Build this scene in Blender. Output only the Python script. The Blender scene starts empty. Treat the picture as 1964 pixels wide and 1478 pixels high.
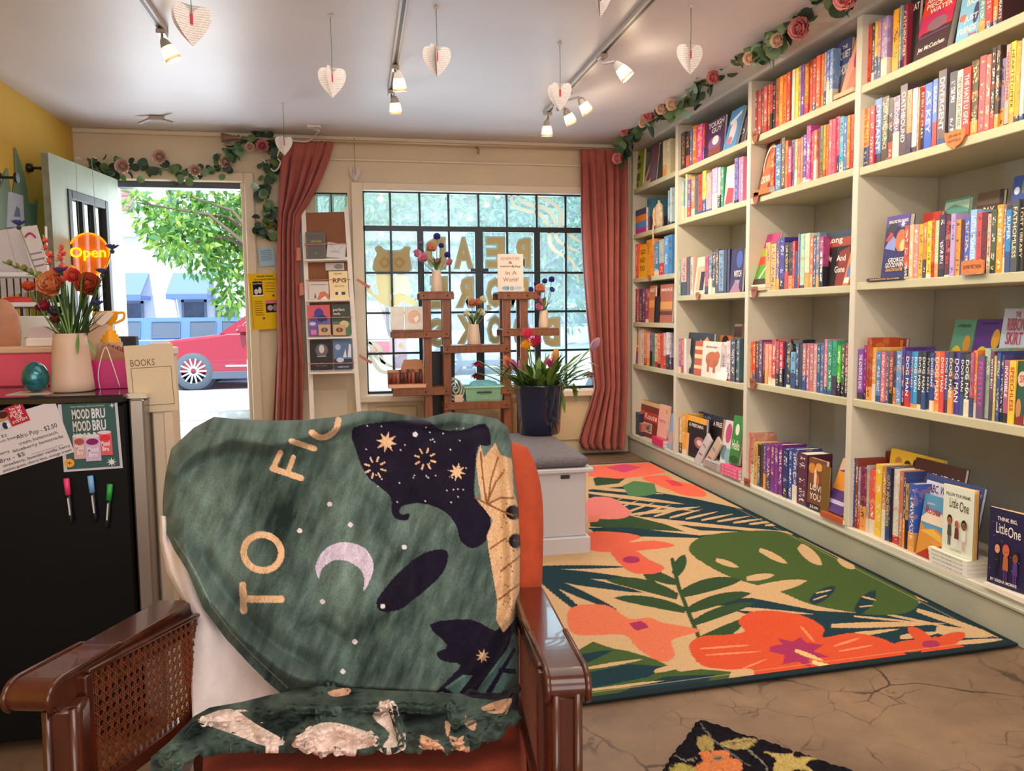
import bpy, bmesh, math, random
import numpy as np
from mathutils import Vector, Matrix, Euler
random.seed(7)
rng = np.random.default_rng(7)
S = bpy.context.scene
COL = S.collection
PI = math.pi

# ------------------------------------------------------------------ camera
F, YAW, PITCH, ROLL, IW, IH = 1519.2, .1902, -.0895, -.0103, 1964, 1478
EYE = np.array([0, 0, 1.21])
def _axes():
    cy, sy = math.cos(YAW), math.sin(YAW)
    f = np.array([sy*math.cos(PITCH), cy*math.cos(PITCH), math.sin(PITCH)])
    r = np.array([cy, -sy, 0.]); u = np.cross(r, f)
    return math.cos(ROLL)*r+math.sin(ROLL)*u, -math.sin(ROLL)*r+math.cos(ROLL)*u, f
RR, UU, FF = _axes()
def ray(x, y): return FF+RR*(x-IW/2)/F+UU*(IH/2-y)/F
def onY(x, y, Y): d = ray(x, y); return EYE+d*(Y/d[1])
def onX(x, y, X): d = ray(x, y); return EYE+d*(X/d[0])
def onZ(x, y, Z): d = ray(x, y); return EYE+d*((Z-EYE[2])/d[2])
def dep(x, y, t): return EYE+ray(x, y)*t
def project(P):
    d = np.asarray(P)-EYE; z = d@FF
    return IW/2+F*(d@RR)/z, IH/2-F*(d@UU)/z
def solveY(x, X, Z):
    k = (x-IW/2)/F; A = RR-k*FF
    return -(X*A[0]+(Z-EYE[2])*A[2])/A[1]
cam = bpy.data.objects.new('camera', bpy.data.cameras.new('camera')); COL.objects.link(cam)
m = Matrix.Identity(4)
for i in range(3):
    m[i][0] = RR[i]; m[i][1] = UU[i]; m[i][2] = -FF[i]; m[i][3] = EYE[i]
cam.matrix_world = m
cam.data.sensor_width = 36; cam.data.lens = F/IW*36; cam.data.clip_start = .05; cam.data.clip_end = 300
S.camera = cam

# ------------------------------------------------------------------ light
S.view_settings.view_transform = 'Standard'; S.view_settings.look = 'None'
S.view_settings.gamma = 1; S.view_settings.use_curve_mapping = False
S.view_settings.exposure = 0.07
S.cycles.max_bounces = 8; S.cycles.transparent_max_bounces = 24
try: S.cycles.caustics_reflective = S.cycles.caustics_refractive = False
except Exception: pass
W = bpy.data.worlds.new('sky'); S.world = W; W.use_nodes = True
bg = W.node_tree.nodes['Background']; bg.inputs[0].default_value = (.72, .87, 1, 1); bg.inputs[1].default_value = 1.7
def lamp(name, kind, loc, power, col=(1, 1, 1), size=None, sizey=None, look=None, **kw):
    l = bpy.data.lights.new(name, kind); l.energy = power; l.color = col
    if kind == 'AREA':
        l.shape = 'RECTANGLE'; l.size = size; l.size_y = sizey or size
    elif kind in ('POINT', 'SPOT'): l.shadow_soft_size = size or .03
    for k, v in kw.items(): setattr(l, k, v)
    o = bpy.data.objects.new(name, l); COL.objects.link(o); o.location = loc
    if look is not None: o.rotation_euler = (Vector(look)-Vector(loc)).to_track_quat('-Z', 'Y').to_euler()
    return o
lamp('sun', 'SUN', (0, -5, 30), 5.2, (1, .97, .92), look=(4, 12, 0), angle=.02)
lamp('rear_fill_light', 'AREA', (.3, -2.6, 1.5), 88, (1, .97, .95), 4, 2.2, look=(.6, 4, 2.35))  # added fill from behind the camera; the rear wall has no opening
lamp('ceiling_fill_light', 'AREA', (.7, .2, 2.58), 46, (1, .93, .84), 2.2, 1.6, look=(.7, .5, 0))  # added fill under the ceiling, no fixture belongs to it
lamp('ceiling_fill_light', 'AREA', (.5, 3.2, 2.58), 36, (1, .92, .82), 2.2, 3.4, look=(.5, 3.2, 0))  # second added ceiling fill, likewise without a fixture
lamp('doorway_daylight', 'AREA', (-1.28, 6.9, 1.3), 30, (.86, .93, 1), .9, 1.9, look=(-1.0, 3, 1.6))
lamp('window_daylight', 'AREA', (.95, 6.95, 1.45), 42, (.86, .94, 1), 1.7, 1.5, look=(.95, 3, 1.6))

# ------------------------------------------------------------------ colour / materials
def lin(c): return c/12.92 if c <= .04045 else ((c+.055)/1.055)**2.4
def rgb(h):
    if not isinstance(h, str): return tuple(h)
    if len(h) == 3: h = ''.join(c*2 for c in h)
    return tuple(lin(int(h[i:i+2], 16)/255) for i in (0, 2, 4))
_mats = {}
def M(h, rough=.6, metal=0., spec=.5, emit=0., trans=0., var=0., vscale=8., bump=0., bscale=60., alpha=1., coat=0., sheen=0., name=None, stretch=None):
    key = (h, rough, metal, spec, emit, trans, var, vscale, bump, bscale, alpha, coat, sheen, str(stretch))
    if key in _mats: return _mats[key]
    mt = bpy.data.materials.new(name or 'mat_'+str(h)); mt.use_nodes = True
    nt = mt.node_tree; b = nt.nodes['Principled BSDF']; c = rgb(h)
    b.inputs['Base Color'].default_value = (*c, 1); b.inputs['Roughness'].default_value = rough
    b.inputs['Metallic'].default_value = metal; b.inputs['Specular IOR Level'].default_value = spec
    b.inputs['Transmission Weight'].default_value = trans; b.inputs['Alpha'].default_value = alpha
    b.inputs['Coat Weight'].default_value = coat; b.inputs['Sheen Weight'].default_value = sheen
    if emit: b.inputs['Emission Color'].default_value = (*c, 1); b.inputs['Emission Strength'].default_value = emit
    if var or bump:
        tc = nt.nodes.new('ShaderNodeTexCoord'); mp = nt.nodes.new('ShaderNodeMapping')
        nt.links.new(tc.outputs['Object'], mp.inputs[0])
        if stretch: mp.inputs['Scale'].default_value = stretch
    if var:
        n = nt.nodes.new('ShaderNodeTexNoise'); n.inputs['Scale'].default_value = vscale; n.inputs['Detail'].default_value = 6
        nt.links.new(mp.outputs[0], n.inputs['Vector'])
        rp = nt.nodes.new('ShaderNodeValToRGB')
        rp.color_ramp.elements[0].position = .3; rp.color_ramp.elements[1].position = .7
        rp.color_ramp.elements[0].color = (*[x*(1-var) for x in c], 1); rp.color_ramp.elements[1].color = (*[min(1, x*(1+var)) for x in c], 1)
        nt.links.new(n.outputs['Fac'], rp.inputs[0]); nt.links.new(rp.outputs[0], b.inputs['Base Color'])
    if bump:
        n = nt.nodes.new('ShaderNodeTexNoise'); n.inputs['Scale'].default_value = bscale; n.inputs['Detail'].default_value = 4
        nt.links.new(mp.outputs[0], n.inputs['Vector'])
        bp = nt.nodes.new('ShaderNodeBump'); bp.inputs['Strength'].default_value = bump; bp.inputs['Distance'].default_value = .004
        nt.links.new(n.outputs['Fac'], bp.inputs['Height']); nt.links.new(bp.outputs[0], b.inputs['Normal'])
    _mats[key] = mt
    return mt
def print_material(name, rough=.55, spec=.4, var=0., vscale=300., bump=0., bscale=200., sheen=0., stretch=None):
    """colour comes from the printed colour attribute of the mesh"""
    mt = bpy.data.materials.new(name); mt.use_nodes = True; nt = mt.node_tree; b = nt.nodes['Principled BSDF']
    a = nt.nodes.new('ShaderNodeVertexColor'); a.layer_name = 'Col'
    b.inputs['Roughness'].default_value = rough; b.inputs['Specular IOR Level'].default_value = spec
    b.inputs['Sheen Weight'].default_value = sheen
    out = a.outputs['Color']
    if var or bump:
        tc = nt.nodes.new('ShaderNodeTexCoord'); mp = nt.nodes.new('ShaderNodeMapping'); nt.links.new(tc.outputs['Object'], mp.inputs[0])
        if stretch: mp.inputs['Scale'].default_value = stretch
        n = nt.nodes.new('ShaderNodeTexNoise'); n.inputs['Scale'].default_value = vscale; n.inputs['Detail'].default_value = 5
        nt.links.new(mp.outputs[0], n.inputs['Vector'])
    if var:
        mr = nt.nodes.new('ShaderNodeMapRange'); mr.inputs['From Min'].default_value = .3; mr.inputs['From Max'].default_value = .7
        mr.inputs['To Min'].default_value = 1-var; mr.inputs['To Max'].default_value = 1+var
        nt.links.new(n.outputs['Fac'], mr.inputs['Value'])
        mx = nt.nodes.new('ShaderNodeVectorMath'); mx.operation = 'SCALE'
        nt.links.new(out, mx.inputs[0]); nt.links.new(mr.outputs[0], mx.inputs['Scale']); out = mx.outputs[0]
    if bump:
        bp = nt.nodes.new('ShaderNodeBump'); bp.inputs['Strength'].default_value = bump; bp.inputs['Distance'].default_value = .003
        nt.links.new(n.outputs['Fac'], bp.inputs['Height']); nt.links.new(bp.outputs[0], b.inputs['Normal'])
    nt.links.new(out, b.inputs['Base Color'])
    return mt
PRINT = print_material('print', .5)
PAPER = print_material('matte_print', .85, .2)

# ------------------------------------------------------------------ mesh builder
class MB:
    def __init__(s): s.v = []; s.f = []; s.c = []; s.smooth = False
    def add(s, vs, fs, col=None):
        o = len(s.v); s.v += [tuple(map(float, p)) for p in vs]
        for f in fs: s.f.append([i+o for i in f]); s.c.append(col)
        return s
    def box(s, x0, x1, y0, y1, z0, z1, col=None, M4=None):
        vs = [(x, y, z) for z in (z0, z1) for y in (y0, y1) for x in (x0, x1)]
        if M4 is not None: vs = [tuple(M4 @ Vector(p)) for p in vs]
        return s.add(vs, [(0, 2, 3, 1), (4, 5, 7, 6), (0, 1, 5, 4), (1, 3, 7, 5), (3, 2, 6, 7), (2, 0, 4, 6)], col)
    def bev(s, x0, x1, y0, y1, z0, z1, b=.005, col=None, M4=None):
        """box with chamfered edges"""
        vs = []; idx = {}
        for i, x in enumerate((x0, x1)):
            for j, y in enumerate((y0, y1)):
                for k, z in enumerate((z0, z1)):
                    sx, sy, sz = (b, -b)[i], (b, -b)[j], (b, -b)[k]
                    for a, p in enumerate(((x, y+sy, z+sz), (x+sx, y, z+sz), (x+sx, y+sy, z))):
                        idx[i, j, k, a] = len(vs); vs.append(p)
        fs = []
        for a in range(3):
            for v in (0, 1):
                q = []
                for (p, r) in ((0, 0), (1, 0), (1, 1), (0, 1)):
                    t = [p, r]; t.insert(a, v); q.append(idx[t[0], t[1], t[2], a])
                fs.append(q)
        for a in range(3):
            o = [q for q in range(3) if q != a]
            for p in (0, 1):
                for r in (0, 1):
                    def I(v, ax):
                        t = [0, 0, 0]; t[a] = v; t[o[0]] = p; t[o[1]] = r; return idx[t[0], t[1], t[2], ax]
                    fs.append((I(0, o[0]), I(1, o[0]), I(1, o[1]), I(0, o[1])))
        for i in (0, 1):
            for j in (0, 1):
                for k in (0, 1): fs.append([idx[i, j, k, a] for a in range(3)])
        if M4 is not None: vs = [tuple(M4 @ Vector(p)) for p in vs]
        return s.add(vs, fs, col)
    def bar(s, p, q, w, h, up=(0, 0, 1), col=None):
        p = Vector(p); q = Vector(q); d = (q-p).normalized(); u = Vector(up)
        r = d.cross(u)
        if r.length < 1e-4: r = d.cross(Vector((1, 0, 0)))
        r.normalize(); u = r.cross(d)
        vs = [a+r*(i*w/2)+u*(j*h/2) for a in (p, q) for (i, j) in ((-1, -1), (1, -1), (1, 1), (-1, 1))]
        return s.add(vs, [(0, 1, 2, 3), (7, 6, 5, 4), (0, 4, 5, 1), (1, 5, 6, 2), (2, 6, 7, 3), (3, 7, 4, 0)], col)
    def tube(s, pts, r, n=8, col=None, cap=True):
        pts = [Vector(p) for p in pts]; rs = r if hasattr(r, '__len__') else [r]*len(pts)
        vs = []; fs = []; ref = None
        for i, p in enumerate(pts):
            d = (pts[min(i+1, len(pts)-1)]-pts[max(i-1, 0)]).normalized()
            if ref is None: ref = d.orthogonal().normalized()
            ref = (ref-d*ref.dot(d)); ref = ref.normalized() if ref.length > 1e-6 else d.orthogonal().normalized()
            b = d.cross(ref)
            for k in range(n):
                a = 2*PI*k/n; vs.append(p+(ref*math.cos(a)+b*math.sin(a))*rs[i])
        for i in range(len(pts)-1):
            for k in range(n): fs.append((i*n+k, i*n+(k+1) % n, (i+1)*n+(k+1) % n, (i+1)*n+k))
        if cap: fs += [list(range(n))[::-1], [(len(pts)-1)*n+k for k in range(n)]]
        return s.add(vs, fs, col)
    def lathe(s, prof, c=(0, 0, 0), n=24, col=None, M4=None, cap=True):
        vs = []; fs = []
        for (r, z) in prof:
            for k in range(n):
                a = 2*PI*k/n; vs.append((r*math.cos(a), r*math.sin(a), z))
        vs = [tuple((M4 @ Vector(p)) if M4 is not None else Vector(p)+Vector(c)) for p in vs]
        for i in range(len(prof)-1):
            for k in range(n): fs.append((i*n+k, i*n+(k+1) % n, (i+1)*n+(k+1) % n, (i+1)*n+k))
        if cap:
            fs.append(list(range(n))[::-1]); fs.append([(len(prof)-1)*n+k for k in range(n)])
        return s.add(vs, fs, col)
    def ball(s, c, r, n=12, col=None, sc=(1, 1, 1)):
        k = n//2; vs = []; fs = []
        for i in range(1, k):
            t = PI*i/k
            for j in range(n):
                a = 2*PI*j/n; vs.append((c[0]+r*sc[0]*math.sin(t)*math.cos(a), c[1]+r*sc[1]*math.sin(t)*math.sin(a), c[2]+r*sc[2]*math.cos(t)))
        vs += [(c[0], c[1], c[2]+r*sc[2]), (c[0], c[1], c[2]-r*sc[2])]; T = len(vs)-2
        for i in range(k-2):
            for j in range(n): fs.append((i*n+j, (i+1)*n+j, (i+1)*n+(j+1) % n, i*n+(j+1) % n))
        for j in range(n):
            fs.append((T, j, (j+1) % n)); fs.append((T+1, (k-2)*n+(j+1) % n, (k-2)*n+j))
        return s.add(vs, fs, col)
    def prism(s, pts, n, col=None):
        """polygon pts (3d) extruded by vector n"""
        k = len(pts); n = Vector(n); vs = [Vector(p) for p in pts]+[Vector(p)+n for p in pts]
        fs = [list(range(k)), list(range(2*k-1, k-1, -1))]+[(i, i+k, (i+1) % k+k, (i+1) % k) for i in range(k)]
        return s.add(vs, fs, col)
    def grid(s, P, col=None, flip=False):
        P = np.asarray(P); a, b = P.shape[:2]
        fs = []
        for i in range(a-1):
            for j in range(b-1):
                q = (i*b+j, i*b+j+1, (i+1)*b+j+1, (i+1)*b+j); fs.append(q[::-1] if flip else q)
        return s.add(P.reshape(-1, 3), fs, col)
    def build(s, name, mat, parent=None, smooth=None, loc=None, M4=None, recalc=True):
        me = bpy.data.meshes.new(name); me.from_pydata(s.v, [], s.f)
        if recalc:
            bm = bmesh.new(); bm.from_mesh(me); bmesh.ops.recalc_face_normals(bm, faces=bm.faces); bm.to_mesh(me); bm.free()
        if any(c is not None for c in s.c):
            at = me.color_attributes.new('Col', 'FLOAT_COLOR', 'CORNER')
            arr = []
            for c, f in zip(s.c, s.f): arr += [(*rgb(c or 'fff'), 1.)]*len(f)
            at.data.foreach_set('color', np.array(arr, np.float32).ravel())
        if s.smooth if smooth is None else smooth: me.shade_smooth()
        for mt in (mat if isinstance(mat, (list, tuple)) else [mat]): me.materials.append(mt)
        return link(name, me, parent, M4, loc)
def link(name, me, parent=None, M4=None, loc=None):
    o = bpy.data.objects.new(name, me); COL.objects.link(o)
    if parent is not None: o.parent = parent
    if M4 is not None: o.matrix_local = M4
    if loc is not None: o.location = loc
    return o
def tag(o, label=None, cat=None, group=None, kind=None):
    for k, v in (('label', label), ('category', cat), ('group', group), ('kind', kind)):
        if v: o[k] = v
    return o
def empty(name, loc=(0, 0, 0), rz=0, label=None, cat=None, group=None):
    o = bpy.data.objects.new(name, None); COL.objects.link(o); o.location = loc; o.rotation_euler = (0, 0, rz); o.empty_display_size = .05
    return tag(o, label, cat, group)
def smooth_angle(o, a=40):
    me = o.data; me.shade_smooth()
    try: me.set_sharp_from_angle(angle=math.radians(a))
    except Exception: pass
    return o
_txt = {}
def text_geo(s, bold=0., shear=0.):
    """triangles of a lettering, normalised to the unit box"""
    if (s, bold, shear) in _txt: return _txt[s, bold, shear]
    cu = bpy.data.curves.new('t', 'FONT'); cu.body = s; cu.offset = bold; cu.shear = shear; cu.resolution_u = 2; cu.align_x = 'CENTER'; cu.space_line = .8
    ob = bpy.data.objects.new('t', cu); COL.objects.link(ob)
    dg = bpy.context.evaluated_depsgraph_get(); dg.update()
    me = ob.evaluated_get(dg).to_mesh()
    v = np.array([p.co[:] for p in me.vertices]).reshape(-1, 3); f = [list(p.vertices) for p in me.polygons]
    ob.evaluated_get(dg).to_mesh_clear(); bpy.data.objects.remove(ob); bpy.data.curves.remove(cu)
    if len(v):
        lo = v.min(0); hi = v.max(0); v = (v[:, :2]-lo[:2])/np.maximum(hi[:2]-lo[:2], 1e-6)
    _txt[s, bold, shear] = (v, f, (hi-lo)[:2]); return _txt[s, bold, shear]
def add_text(mb, s, x0, x1, z0, z1, y, col, bold=.012, fit=True, M4=None, shear=0., mirror=False):
    """lettering in the local XZ plane, front towards -Y"""
    v, f, d = text_geo(s, bold, shear)
    w, h = x1-x0, z1-z0
    if not fit:
        k = min(w/d[0], h/d[1]); nw, nh = d[0]*k, d[1]*k; x0 += (w-nw)/2; z0 += (h-nh)/2; w, h = nw, nh
    X = v[:, 0]
    if mirror: X = 1-X
    P = [(x0+a*w, y, z0+b*h) for a, b in zip(X, v[:, 1])]
    if M4 is not None: P = [tuple(M4 @ Vector(p)) for p in P]
    mb.add(P, f, col)
def art_into(mb, w, h, art, y=-.0006):
    """flat print in fractions of the cover: r rect, e ellipse, p polygon, t text"""
    for k, a in enumerate(art):
        yy = y-.00025*k; t = a[0]
        if t == 'r': mb.add([(a[1]*w, yy, a[2]*h), (a[3]*w, yy, a[2]*h), (a[3]*w, yy, a[4]*h), (a[1]*w, yy, a[4]*h)], [(0, 1, 2, 3)], a[5])
        elif t == 'e': mb.add([((a[1]+a[3]*math.cos(q*PI/9))*w, yy, (a[2]+a[4]*math.sin(q*PI/9))*h) for q in range(18)], [tuple(range(18))], a[5])
        elif t == 'p': mb.add([(x*w, yy, z*h) for x, z in a[1]], [tuple(range(len(a[1])))], a[2])
        elif t == 's':
            n = a[5] if len(a) > 5 else 8
            pts = [((a[1]+a[3]*(1 if q % 2 == 0 else .38)*math.cos(q*PI/n))*w, yy, (a[2]*h+a[3]*w*(1 if q % 2 == 0 else .38)*math.sin(q*PI/n))) for q in range(2*n)]
            mb.add(pts+[(a[1]*w, yy, a[2]*h)], [(q, (q+1) % (2*n), 2*n) for q in range(2*n)], a[4])
        elif t == 't': add_text(mb, a[5], a[1]*w, a[3]*w, a[2]*h, a[4]*h, yy, a[6], a[7] if len(a) > 7 else .015)
def place(loc, rz=0, tilt=0, roll=0):
    return Matrix.Translation(Vector(loc)) @ Matrix.Rotation(rz, 4, 'Z') @ Matrix.Rotation(-tilt, 4, 'X') @ Matrix.Rotation(roll, 4, 'Y')
def inpoly(x, y, poly):
    x = np.asarray(x); y = np.asarray(y); ins = np.zeros(x.shape, bool); n = len(poly); j = n-1
    for i in range(n):
        xi, yi = poly[i]; xj, yj = poly[j]
        if yi != yj:
            c = ((yi > y) != (yj > y)) & (x < (xj-xi)*(y-yi)/(yj-yi)+xi); ins ^= c
        j = i
    return ins
def spline(pts, n=8, closed=False):
    """Catmull-Rom through 2d/3d points"""
    P = [np.array(p, float) for p in pts]; out = []
    N = len(P); rngi = range(N if closed else N-1)
    for i in rngi:
        p0 = P[(i-1) % N] if closed or i > 0 else P[i]; p1 = P[i]; p2 = P[(i+1) % N]; p3 = P[(i+2) % N] if closed or i+2 < N else p2
        for k in range(n):
            t = k/n; out.append(.5*((2*p1)+(p2-p0)*t+(2*p0-5*p1+4*p2-p3)*t*t+(3*p1-p0-3*p2+p3)*t**3))
    if not closed: out.append(P[-1])
    return out
def fbm(x, y, seed=0, octv=4):
    """smooth value noise, numpy"""
    r = np.random.default_rng(seed); tot = np.zeros_like(x, float); amp = 1.
    T = r.random((64, 64))*2-1
    for o in range(octv):
        xi = np.floor(x).astype(int); yi = np.floor(y).astype(int); fx = x-xi; fy = y-yi
        fx = fx*fx*(3-2*fx); fy = fy*fy*(3-2*fy)
        g = lambda a, b: T[a % 64, b % 64]
        tot += amp*((g(xi, yi)*(1-fx)+g(xi+1, yi)*fx)*(1-fy)+(g(xi, yi+1)*(1-fx)+g(xi+1, yi+1)*fx)*fy)
        x = x*2.03+11; y = y*2.03+5; amp *= .5
    return tot
def painted_grid(name, P, colors, mat, parent=None, smooth=True, mask=None, solid=0):
    """grid P (a,b,3) with per-vertex printed colours (a,b,3 linear)"""
    a, b = P.shape[:2]; ii, jj = np.meshgrid(np.arange(a-1), np.arange(b-1), indexing='ij')
    q = np.stack([ii*b+jj, ii*b+jj+1, (ii+1)*b+jj+1, (ii+1)*b+jj], -1).reshape(-1, 4)
    if mask is not None: q = q[mask[:-1, :-1].reshape(-1)]
    me = bpy.data.meshes.new(name); V = P.reshape(-1, 3).astype(np.float32)
    me.vertices.add(len(V)); me.vertices.foreach_set('co', V.ravel())
    me.loops.add(q.size); me.loops.foreach_set('vertex_index', q.ravel().astype(np.int32))
    me.polygons.add(len(q)); me.polygons.foreach_set('loop_start', np.arange(0, q.size, 4, dtype=np.int32))
    me.update(calc_edges=True); me.validate()
    at = me.color_attributes.new('Col', 'FLOAT_COLOR', 'POINT')
    C = np.ones((len(V), 4), np.float32); C[:, :3] = colors.reshape(-1, 3); at.data.foreach_set('color', C.ravel())
    if smooth: me.shade_smooth()
    me.materials.append(mat); o = link(name, me, parent)
    if solid:
        md = o.modifiers.new('thickness', 'SOLIDIFY'); md.thickness = solid; md.offset = -1
    return o
# ------------------------------------------------------------------ the room
D, HC, XL, XB = 6.577, 2.63, -2.06, 2.321      # back wall, ceiling, left wall, bookcase front
XR, YR = 2.78, -3.0                             # wall behind the bookcase, rear wall
def struct(o): o['kind'] = 'structure'; return o
CREAM = M('d8c6aa', .55, var=.05, vscale=3)
CREAM2 = M('e2d3bc', .5)
YELLOW = M('e0b84c', .7, var=.04, vscale=2)

def concrete():
    mt = bpy.data.materials.new('cracked_concrete'); mt.use_nodes = True; nt = mt.node_tree; b = nt.nodes['Principled BSDF']
    N = nt.nodes.new; L = nt.links.new
    tc = N('ShaderNodeTexCoord')
    n1 = N('ShaderNodeTexNoise'); n1.inputs['Scale'].default_value = 2.2; n1.inputs['Detail'].default_value = 10; n1.inputs['Roughness'].default_value = .65
    L(tc.outputs['Object'], n1.inputs['Vector'])
    r1 = N('ShaderNodeValToRGB'); e = r1.color_ramp.elements
    e[0].position = .3; e[0].color = (*rgb('5f4a3b'), 1); e[1].position = .72; e[1].color = (*rgb('96795f'), 1)
    L(n1.outputs['Fac'], r1.inputs[0])
    # cracks: distance to the edges of wobbled cells
    n2 = N('ShaderNodeTexNoise'); n2.inputs['Scale'].default_value = 5; n2.inputs['Detail'].default_value = 6
    L(tc.outputs['Object'], n2.inputs['Vector'])
    mx = N('ShaderNodeMixRGB'); mx.inputs[0].default_value = .12; L(tc.outputs['Object'], mx.inputs[1]); L(n2.outputs['Color'], mx.inputs[2])
    out = r1.outputs[0]; hs = None
    for sc, wd, amt in ((3.2, .017, .9), (7.5, .022, .6)):
        v = N('ShaderNodeTexVoronoi'); v.feature = 'DISTANCE_TO_EDGE'; v.inputs['Scale'].default_value = sc; L(mx.outputs[0], v.inputs['Vector'])
        mr = N('ShaderNodeMapRange'); mr.inputs['From Min'].default_value = wd*.3; mr.inputs['From Max'].default_value = wd; mr.inputs['To Min'].default_value = amt; mr.inputs['To Max'].default_value = 0
        L(v.outputs['Distance'], mr.inputs['Value'])
        n3 = N('ShaderNodeTexNoise'); n3.inputs['Scale'].default_value = sc*.6; L(tc.outputs['Object'], n3.inputs['Vector'])
        m3 = N('ShaderNodeMapRange'); m3.inputs['From Min'].default_value = .45; m3.inputs['From Max'].default_value = .6; L(n3.outputs['Fac'], m3.inputs['Value'])
        mu = N('ShaderNodeMath'); mu.operation = 'MULTIPLY'; L(mr.outputs[0], mu.inputs[0]); L(m3.outputs[0], mu.inputs[1])
        mm = N('ShaderNodeMixRGB'); L(mu.outputs[0], mm.inputs[0]); L(out, mm.inputs[1]); mm.inputs[2].default_value = (*rgb('33251c'), 1); out = mm.outputs[0]
    n4 = N('ShaderNodeTexNoise'); n4.inputs['Scale'].default_value = 9; n4.inputs['Detail'].default_value = 8; n4.inputs['Roughness'].default_value = .7; L(tc.outputs['Object'], n4.inputs['Vector'])
    m4 = N('ShaderNodeMapRange'); m4.inputs['From Min'].default_value = .63; m4.inputs['From Max'].default_value = .70; m4.inputs['To Max'].default_value = .75; L(n4.outputs['Fac'], m4.inputs['Value'])
    mm = N('ShaderNodeMixRGB'); L(m4.outputs[0], mm.inputs[0]); L(out, mm.inputs[1]); mm.inputs[2].default_value = (*rgb('3b2c20'), 1)
    L(mm.outputs[0], b.inputs['Base Color']); b.inputs['Roughness'].default_value = .55
    bp = N('ShaderNodeBump'); bp.inputs['Strength'].default_value = .25; bp.inputs['Distance'].default_value = .01
    L(n1.outputs['Fac'], bp.inputs['Height']); L(bp.outputs[0], b.inputs['Normal'])
    return mt
struct(MB().box(XL-.1, XR+.1, YR-.1, D+.15, -.12, 0).build('floor', concrete()))

def ceiling_mat():
    mt = M('dcd8df', .42, spec=.6, var=.05, vscale=1.1, bump=.12, bscale=1.6, name='glossy_ceiling_paint'); return mt
struct(MB().box(XL-.1, XR+.1, YR-.1, D+.15, HC, HC+.15).build('ceiling', ceiling_mat()))
struct(MB().box(XL-.12, XL, YR, D, 0, HC).build('wall_left', YELLOW))
struct(MB().box(XR, XR+.12, YR, D, 0, HC).build('wall_right', M('c9c2b8', .6)))
struct(MB().box(XL, XR, YR-.12, YR, 0, HC).build('wall_rear', M('d9cdbb', .6)))
# back wall with door opening, small glass block window and large window
DX0, DX1, DZ = -1.784, -.84, 2.255
WX0, WX1, WZ0, WZ1 = .06, 2.02, .565, 2.215
GX0, GX1, GZ0, GZ1 = -.315, -.06, 1.93, 2.19
T = .14
w = MB()
w.box(XL, DX0, D, D+T, 0, HC); w.box(DX0, DX1, D, D+T, DZ, HC); w.box(DX1, GX0, D, D+T, 0, HC)
w.box(GX0, GX1, D, D+T, 0, GZ0); w.box(GX0, GX1, D, D+T, GZ1, HC); w.box(GX1, WX0, D, D+T, 0, HC)
w.box(WX0, WX1, D, D+T, 0, WZ0); w.box(WX0, WX1, D, D+T, WZ1, HC); w.box(WX1, XR, D, D+T, 0, HC)
struct(w.build('wall_back', CREAM))
# crown board, trims
struct(MB().bev(XL, XB, D-.03, D-.001, 2.595, HC-.001, .006).build('trim_1', CREAM2))
struct(MB().bev(-.5, XB, D-.022, D-.001, 2.44, 2.458, .004).build('trim_2', CREAM2))
t = MB()
t.bev(DX1-.005, DX1+.07, D-.03, D-.001, 0, DZ+.075, .008); t.bev(DX0-.07, DX1-.005, D-.03, D-.001, DZ, DZ+.075, .008); t.bev(DX0-.07, DX0, D-.03, D-.001, 0, DZ-.001, .008)
t.bev(DX1-.035, DX1-.006, D-.001, D+T, 0, DZ, .004)
struct(t.build('trim_3', M('dccab2', .45)))
struct(MB().box(DX0, DX1-.036, D+.03, D+T, DZ-.045, DZ-.002).build('trim_4', M('4a5260', .5)))
t = MB(); t.bev(WX0-.09, WX0, D-.025, D-.001, .3, WZ1+.06, .006); t.bev(WX0, WX1, D-.025, D-.001, WZ1, WZ1+.06, .006); t.bev(WX0-.09, WX1, D-.07, D-.001, WZ0-.06, WZ0-.004, .008)
struct(t.build('trim_5', CREAM2))
t = MB()
for i in range(5): t.bev(.12+i*.38, .46+i*.38, D-.014, D-.001, .12, WZ0-.1, .008)
struct(t.build('trim_6', M('d9c29a', .5)))
struct(MB().bev(DX1+.08, WX0-.1, D-.02, D-.001, 0, .14, .006).build('baseboard_back', CREAM2))
struct(MB().bev(DX1+.16, -.10, D-.018, D-.001, .2, .62, .006).build('trim_7', CREAM2))

# window_1: black steel grid window, each bar and pane a part
BLACK = M('1b262c', .35, metal=.3)
win = struct(empty('window_1', ((WX0+WX1)/2, D+.07, WZ0)))
def wpart(mb, name, mat): 
    o = mb.build(name, mat, win); o.location = (-(WX0+WX1)/2, -(D+.07), -WZ0); return o
def wx(px, py): return onY(px, py, D+.07)[0]
def wz(px, py): return onY(px, py, D+.07)[2]
zt = wz(900, 440); xs = [wx(p, 480) for p in (750, 806, 861, 918, 972, 1029, 1084)]+[wx(1084, 480)+(wx(1084, 480)-wx(1029, 480))]
wpart(MB().box(WX0, WX1, D+.05, D+.09, zt-.022, zt+.022), 'transom', BLACK)
wpart(MB().box(WX0, WX0+.012, D+.05, D+.09, WZ0, WZ1).box(WX1-.02, WX1, D+.05, D+.09, WZ0, WZ1).box(WX0, WX1, D+.05, D+.09, WZ0, WZ0+.02).box(WX0, WX1, D+.05, D+.09, WZ1-.012, WZ1), 'window_frame', BLACK)
for i, x in enumerate(xs):
    wpart(MB().box(x-.009, x+.009, D+.055, D+.085, zt+.022, WZ1-.012), 'glazing_bar', BLACK)
    thick = .026 if i in (1, 5) else (.034 if i == 3 else .009)
    wpart(MB().box(x-thick, x+thick, D+.05, D+.09, WZ0+.02, zt-.022), 'mullion' if thick > .02 else 'glazing_bar', BLACK)
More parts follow.
